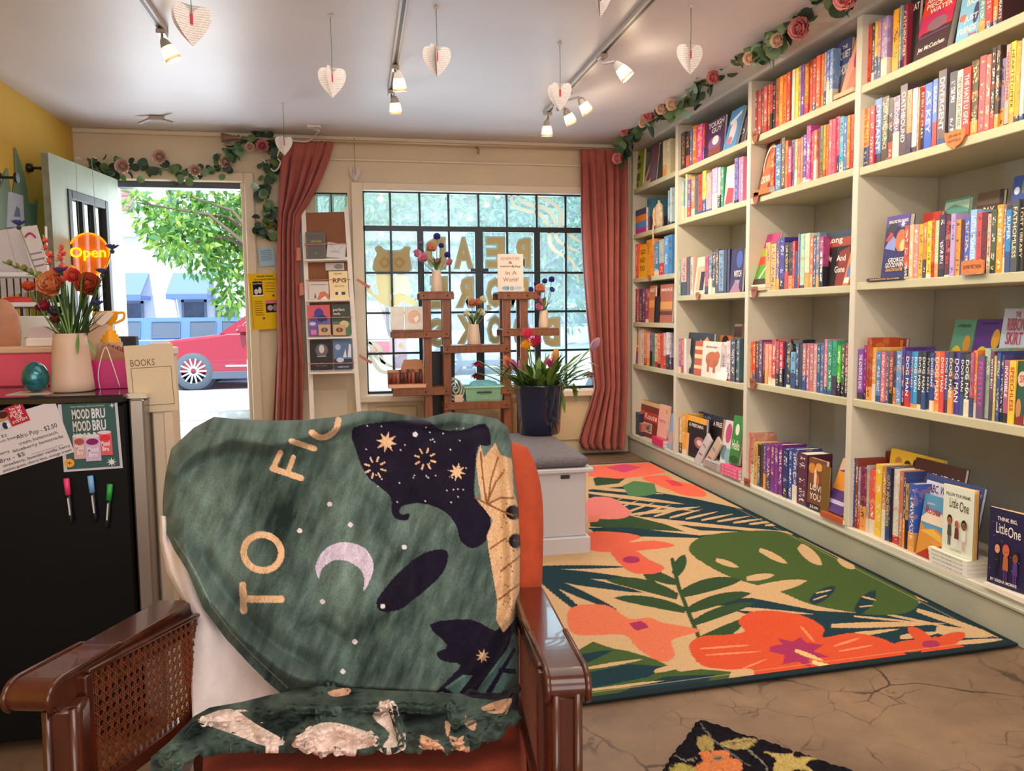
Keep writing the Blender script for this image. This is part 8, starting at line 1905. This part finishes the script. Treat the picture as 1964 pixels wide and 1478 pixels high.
# cars
def car(name, xf, y0, L, Wd, Hh, col, label, glass='5a6a80', sill=.0, rims=True, tail='c01828', van=False):
    """side profile along +X from the front bumper at xf, facing -X"""
    o = empty(name, (xf+L/2, y0+Wd/2, GZ+.004), 0, label, 'car'); lx = lambda f: f*L-L/2; s_ = Hh/1.6
    body = [(.0, .34), (.0, .62), (.02, .8), (.08, .92), (.27, 1.02), (.30, 1.05), (.97, 1.08), (1., .9), (1., .4), (.98, .32), (.86, .30), (.72, .30), (.26, .30), (.12, .30), (.02, .30)]
    if van: body = [(.0, .34), (.0, .9), (.03, 1.05), (.06, 1.1), (.99, 1.1), (1., .4), (.98, .32), (.02, .3)]
    PB_ = M(col, .25, coat=.8); m_ = MB(); m_.prism([(lx(a), -Wd/2, z*s_) for a, z in body], (0, Wd, 0)); b_ = m_.build('body', PB_, o); md = b_.modifiers.new('bevel', 'BEVEL'); md.width = .06; md.segments = 3; md.angle_limit = .5; md.limit_method = 'ANGLE'; b_.data.shade_smooth()
    roof = [(.27, 1.03), (.42, 1.52), (.47, 1.59), (.6, 1.62), (.84, 1.58), (.9, 1.5), (.97, 1.08)] if not van else [(.05, 1.05), (.1, 1.55), (.16, 1.62), (.94, 1.62), (.98, 1.5), (.985, 1.05)]
    m_ = MB(); n = len(roof); vs = [(lx(a), -Wd/2+.02+max(0, (z-1.05))*.22, z*s_) for a, z in roof]+[(lx(a), Wd/2-.02-max(0, (z-1.05))*.22, z*s_) for a, z in roof]
    m_.add(vs, [tuple(range(n)), tuple(range(2*n-1, n-1, -1))]+[(i, i+n, i+1+n, i+1) for i in range(n-1)]); c_ = m_.build('cabin', PB_, o)
    GS = M(glass, .08, coat=.5)
    if not van: wn = [[(.335, 1.09), (.43, 1.48), (.555, 1.52), (.555, 1.09)], [(.57, 1.09), (.57, 1.52), (.72, 1.51), (.76, 1.1)], [(.775, 1.1), (.735, 1.5), (.83, 1.48), (.9, 1.12)]]
    else: wn = [[(.09, 1.12), (.13, 1.5), (.3, 1.54), (.3, 1.12)], [(.34, 1.12), (.34, 1.54), (.53, 1.54), (.53, 1.12)], [(.575, 1.12), (.575, 1.52), (.69, 1.52), (.69, 1.12)], [(.73, 1.12), (.73, 1.52), (.835, 1.52), (.835, 1.12)], [(.86, 1.12), (.86, 1.52), (.955, 1.5), (.965, 1.12)]]
    for q in wn:
        P3 = [Vector((lx(a), -Wd/2+.008+max(0, (z-1.05))*.22, z*s_)) for a, z in q]; MB().prism(P3, (0, .01, 0)).build('side_window', GS, o)
        tr_ = MB(); 
        for a, b in zip(P3, P3[1:]+P3[:1]): tr_.bar(a+Vector((0, -.002, 0)), b+Vector((0, -.002, 0)), .012, .03, (0, 1, 0))
        tr_.build('window_trim', M('e8eef4', .2, metal=.6) if not van else M(col, .3), o)
    if not van: MB().prism([(lx(.29), -Wd/2+.12, 1.06*s_), (lx(.415), -Wd/2+.2, 1.5*s_), (lx(.415), Wd/2-.2, 1.5*s_), (lx(.29), Wd/2-.12, 1.06*s_)], (-.012, 0, .008)).build('windscreen', GS, o)
    if not van:
        for a in (.57, .76): MB().box(lx(a)-.006, lx(a)+.006, -Wd/2-.003, -Wd/2+.002, .42*s_, 1.06*s_).build('door_seam', M('50202c' if tail else '555', .6), o)
        MB().bev(lx(.62), lx(.67), -Wd/2-.03, -Wd/2, .9*s_, .93*s_, .006).build('door_handle', PB_, o)
    MB().bev(lx(.29), lx(.75), -Wd/2-.012, -Wd/2+.01, .42*s_, .455*s_, .004).build('chrome_strip', M('e8eef4', .2, metal=.5), o); MB().bev(lx(.22), lx(.8), -Wd/2-.004, -Wd/2+.05, .2*s_, .34*s_, .01).build('side_skirt', M('5a6478', .6), o)
    MB().bev(lx(.345), lx(.39), -Wd/2-.2, -Wd/2-.02, 1.06*s_, 1.19*s_, .03).build('mirror', PB_, o); MB().prism([(lx(.0)-.004, -Wd/2+.02, .72*s_), (lx(.09), -Wd/2-.006, .8*s_), (lx(.085), -Wd/2-.006, .9*s_), (lx(.02)-.004, -Wd/2+.02, .82*s_)], (0, .06, 0)).build('headlight', M('f4f8fc', .1), o); MB().bev(lx(.955), lx(1.)+.01, -Wd/2-.008, -Wd/2+.25, .84*s_, 1.04*s_, .02).build('tail_light', M(tail or 'c01828', .2, emit=.3), o)
    for f in (.17, .80):
        for sgn in (-1, 1):
            c = Vector((lx(f), sgn*(Wd/2-.1), .36)); Rm = Matrix.Translation(c) @ Matrix.Rotation(PI/2*-sgn*-1, 4, 'X')
            wh = MB().lathe([(.22, -.11), (.33, -.11), (.36, -.07), (.36, .07), (.33, .11), (.25, .115), (.24, .06), (0, .05)], M4=Rm, n=36, cap=False).build('wheel', M('5a6470', .7), o, True)
            if sgn < 0:
                for k in range(14):
                    a = 2*PI*k/14; MB().bar(c+Vector((.05*math.cos(a), -.1, .05*math.sin(a))), c+Vector((.235*math.cos(a), -.112, .235*math.sin(a))), .03, .02, (0, 1, 0)).build('spoke', M('d8dde4', .3, metal=.5), wh)
                MB().lathe([(0, .12), (.05, .115), (.055, .09)], M4=Rm, n=16, cap=False).build('hub_cap', M('e0e4ea', .3, metal=.5), wh)
            if sgn < 0: MB().lathe([(.365, -.04), (.41, -.04), (.41, .112), (.365, .112)], M4=Rm, n=30, cap=False).build('arch', M('343a46', .8), o)
    return o
q = onZ(375, 748, GZ); cy_ = q[1]
Lc = 4.75; car('red_car', q[0]-.17*Lc, cy_-.1, Lc, 1.85, 1.62, 'a01434', 'red crossover car parked outside the open door, facing left')
q = onY(2, 640, 17.6); car('blue_car', q[0], 17.6, 4.9, 1.9, (onY(330, 609, 17.6)[2]-GZ)*.985, '5c86c6', 'pale blue van parked across the street behind red car', van=True)
wc = car('white_car', 0, 0, 4.3, 1.8, 1.55, 'eef2f6', 'white car parked end on outside the window at left'); wc.rotation_euler = (0, 0, -PI/2); wc.location = (onY(752, 680, 10.3)[0]-.9, 10.3+2.15, GZ+.004)
MB().bev(1.9, 2.16, .62, .905, .84, 1.02, .02).build('tail_light', M('e01c30', .2, emit=.3), wc); MB().prism([(2.02, -.6, 1.08), (2.02, .6, 1.08), (1.80, .55, 1.46), (1.80, -.55, 1.46)], (.03, 0, .01)).build('rear_window', M('6a88b0', .1), wc)
q = onY(1055, 680, 9.4); car('white_car', q[0], 9.4, 4.5, 1.8, 1.5, 'eef2f6', 'white car outside the window at right edge')
q = onY(960, 640, 17.5); car('silver_car', q[0]-2.0, 17.5, 4.6, 1.8, 1.6, 'c4d0e4', 'silver blue car across the street seen through the window')
# trees
def foliage(name, blobs, n, L, cols, label, trunk, seed, vscale=1.):
    r_ = np.random.default_rng(seed); o = empty(name, (trunk[0], trunk[1], GZ), 0, label, 'tree'); c0 = np.array([trunk[0], trunk[1], GZ])
    w_ = np.array([b[3]**2 for b in blobs]); w_ = w_/w_.sum(); idx = r_.choice(len(blobs), n, p=w_); B = np.array([b[:3] for b in blobs])[idx]; Rr = np.array([b[3] for b in blobs])[idx]
    d = r_.normal(0, 1, (n, 3)); d /= np.linalg.norm(d, axis=1)[:, None]; P = B+d*(Rr*r_.uniform(.25, 1, n)**.6)[:, None]-c0
    ax = d*.5+r_.normal(0, .5, (n, 3))+np.array([0, 0, -.45]); ax /= np.linalg.norm(ax, axis=1)[:, None]; sd = np.cross(ax, r_.normal(0, 1, (n, 3))); sd /= np.linalg.norm(sd, axis=1)[:, None]; ll = L*r_.uniform(.6, 1.3, n)
    nn = np.cross(ax, sd); V_ = np.stack([P, P+ax*(ll*.45)[:, None]+sd*(ll*.2)[:, None]+nn*(ll*.06)[:, None], P+ax*ll[:, None], P+ax*(ll*.45)[:, None]-sd*(ll*.2)[:, None]+nn*(ll*.06)[:, None]], 1).reshape(-1, 3)
    me = bpy.data.meshes.new('foliage'); me.vertices.add(4*n); me.vertices.foreach_set('co', V_.astype(np.float32).ravel()); me.loops.add(4*n); me.loops.foreach_set('vertex_index', np.arange(4*n, dtype=np.int32)); me.polygons.add(n); me.polygons.foreach_set('loop_start', np.arange(0, 4*n, 4, dtype=np.int32)); me.update(calc_edges=True)
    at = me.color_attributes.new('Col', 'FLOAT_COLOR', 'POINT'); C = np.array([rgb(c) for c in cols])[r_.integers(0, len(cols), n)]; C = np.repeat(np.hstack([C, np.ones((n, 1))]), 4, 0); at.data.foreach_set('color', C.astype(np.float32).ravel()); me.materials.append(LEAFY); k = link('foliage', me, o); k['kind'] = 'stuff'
    tp = Vector(trunk)-Vector(c0); m_ = MB(); m_.tube(spline([(0, 0, 0), (.05, .02, 1.0), tp*.6+Vector((0, 0, .6)), tp], 5), [.11, .1, .1, .1, .1, .09, .09, .09, .08, .08, .08, .07, .07, .06, .06, .05][:16] if False else .08, 8); m_.build('trunk', M('6a5a4c', .8), o, True)
    m_ = MB()
    for b in blobs[::2]: m_.tube([tp*.8, (tp+Vector(b[:3])-Vector(c0))/2+Vector((0, 0, .05)), Vector(b[:3])-Vector(c0)], [.03, .02, .008], 5)
    k = m_.build('branches', M('6a5a4c', .8), o, True); k['kind'] = 'stuff'
LEAFY = print_material('leaf_green', .5, .3); nt = LEAFY.node_tree; b_ = nt.nodes['Principled BSDF']; tl = nt.nodes.new('ShaderNodeBsdfTranslucent'); mx = nt.nodes.new('ShaderNodeMixShader'); mx.inputs[0].default_value = .45
nt.links.new([l for l in nt.links if l.to_socket == b_.inputs['Base Color']][0].from_socket, tl.inputs[0]); nt.links.new(b_.outputs[0], mx.inputs[1]); nt.links.new(tl.outputs[0], mx.inputs[2]); nt.links.new(mx.outputs[0], nt.nodes['Material Output'].inputs[0])
def blob(px, py, Y, rpx): c = onY(px, py, Y); return (c[0], c[1], c[2], rpx/1519*((c-EYE)@FF))
TY = 10.0
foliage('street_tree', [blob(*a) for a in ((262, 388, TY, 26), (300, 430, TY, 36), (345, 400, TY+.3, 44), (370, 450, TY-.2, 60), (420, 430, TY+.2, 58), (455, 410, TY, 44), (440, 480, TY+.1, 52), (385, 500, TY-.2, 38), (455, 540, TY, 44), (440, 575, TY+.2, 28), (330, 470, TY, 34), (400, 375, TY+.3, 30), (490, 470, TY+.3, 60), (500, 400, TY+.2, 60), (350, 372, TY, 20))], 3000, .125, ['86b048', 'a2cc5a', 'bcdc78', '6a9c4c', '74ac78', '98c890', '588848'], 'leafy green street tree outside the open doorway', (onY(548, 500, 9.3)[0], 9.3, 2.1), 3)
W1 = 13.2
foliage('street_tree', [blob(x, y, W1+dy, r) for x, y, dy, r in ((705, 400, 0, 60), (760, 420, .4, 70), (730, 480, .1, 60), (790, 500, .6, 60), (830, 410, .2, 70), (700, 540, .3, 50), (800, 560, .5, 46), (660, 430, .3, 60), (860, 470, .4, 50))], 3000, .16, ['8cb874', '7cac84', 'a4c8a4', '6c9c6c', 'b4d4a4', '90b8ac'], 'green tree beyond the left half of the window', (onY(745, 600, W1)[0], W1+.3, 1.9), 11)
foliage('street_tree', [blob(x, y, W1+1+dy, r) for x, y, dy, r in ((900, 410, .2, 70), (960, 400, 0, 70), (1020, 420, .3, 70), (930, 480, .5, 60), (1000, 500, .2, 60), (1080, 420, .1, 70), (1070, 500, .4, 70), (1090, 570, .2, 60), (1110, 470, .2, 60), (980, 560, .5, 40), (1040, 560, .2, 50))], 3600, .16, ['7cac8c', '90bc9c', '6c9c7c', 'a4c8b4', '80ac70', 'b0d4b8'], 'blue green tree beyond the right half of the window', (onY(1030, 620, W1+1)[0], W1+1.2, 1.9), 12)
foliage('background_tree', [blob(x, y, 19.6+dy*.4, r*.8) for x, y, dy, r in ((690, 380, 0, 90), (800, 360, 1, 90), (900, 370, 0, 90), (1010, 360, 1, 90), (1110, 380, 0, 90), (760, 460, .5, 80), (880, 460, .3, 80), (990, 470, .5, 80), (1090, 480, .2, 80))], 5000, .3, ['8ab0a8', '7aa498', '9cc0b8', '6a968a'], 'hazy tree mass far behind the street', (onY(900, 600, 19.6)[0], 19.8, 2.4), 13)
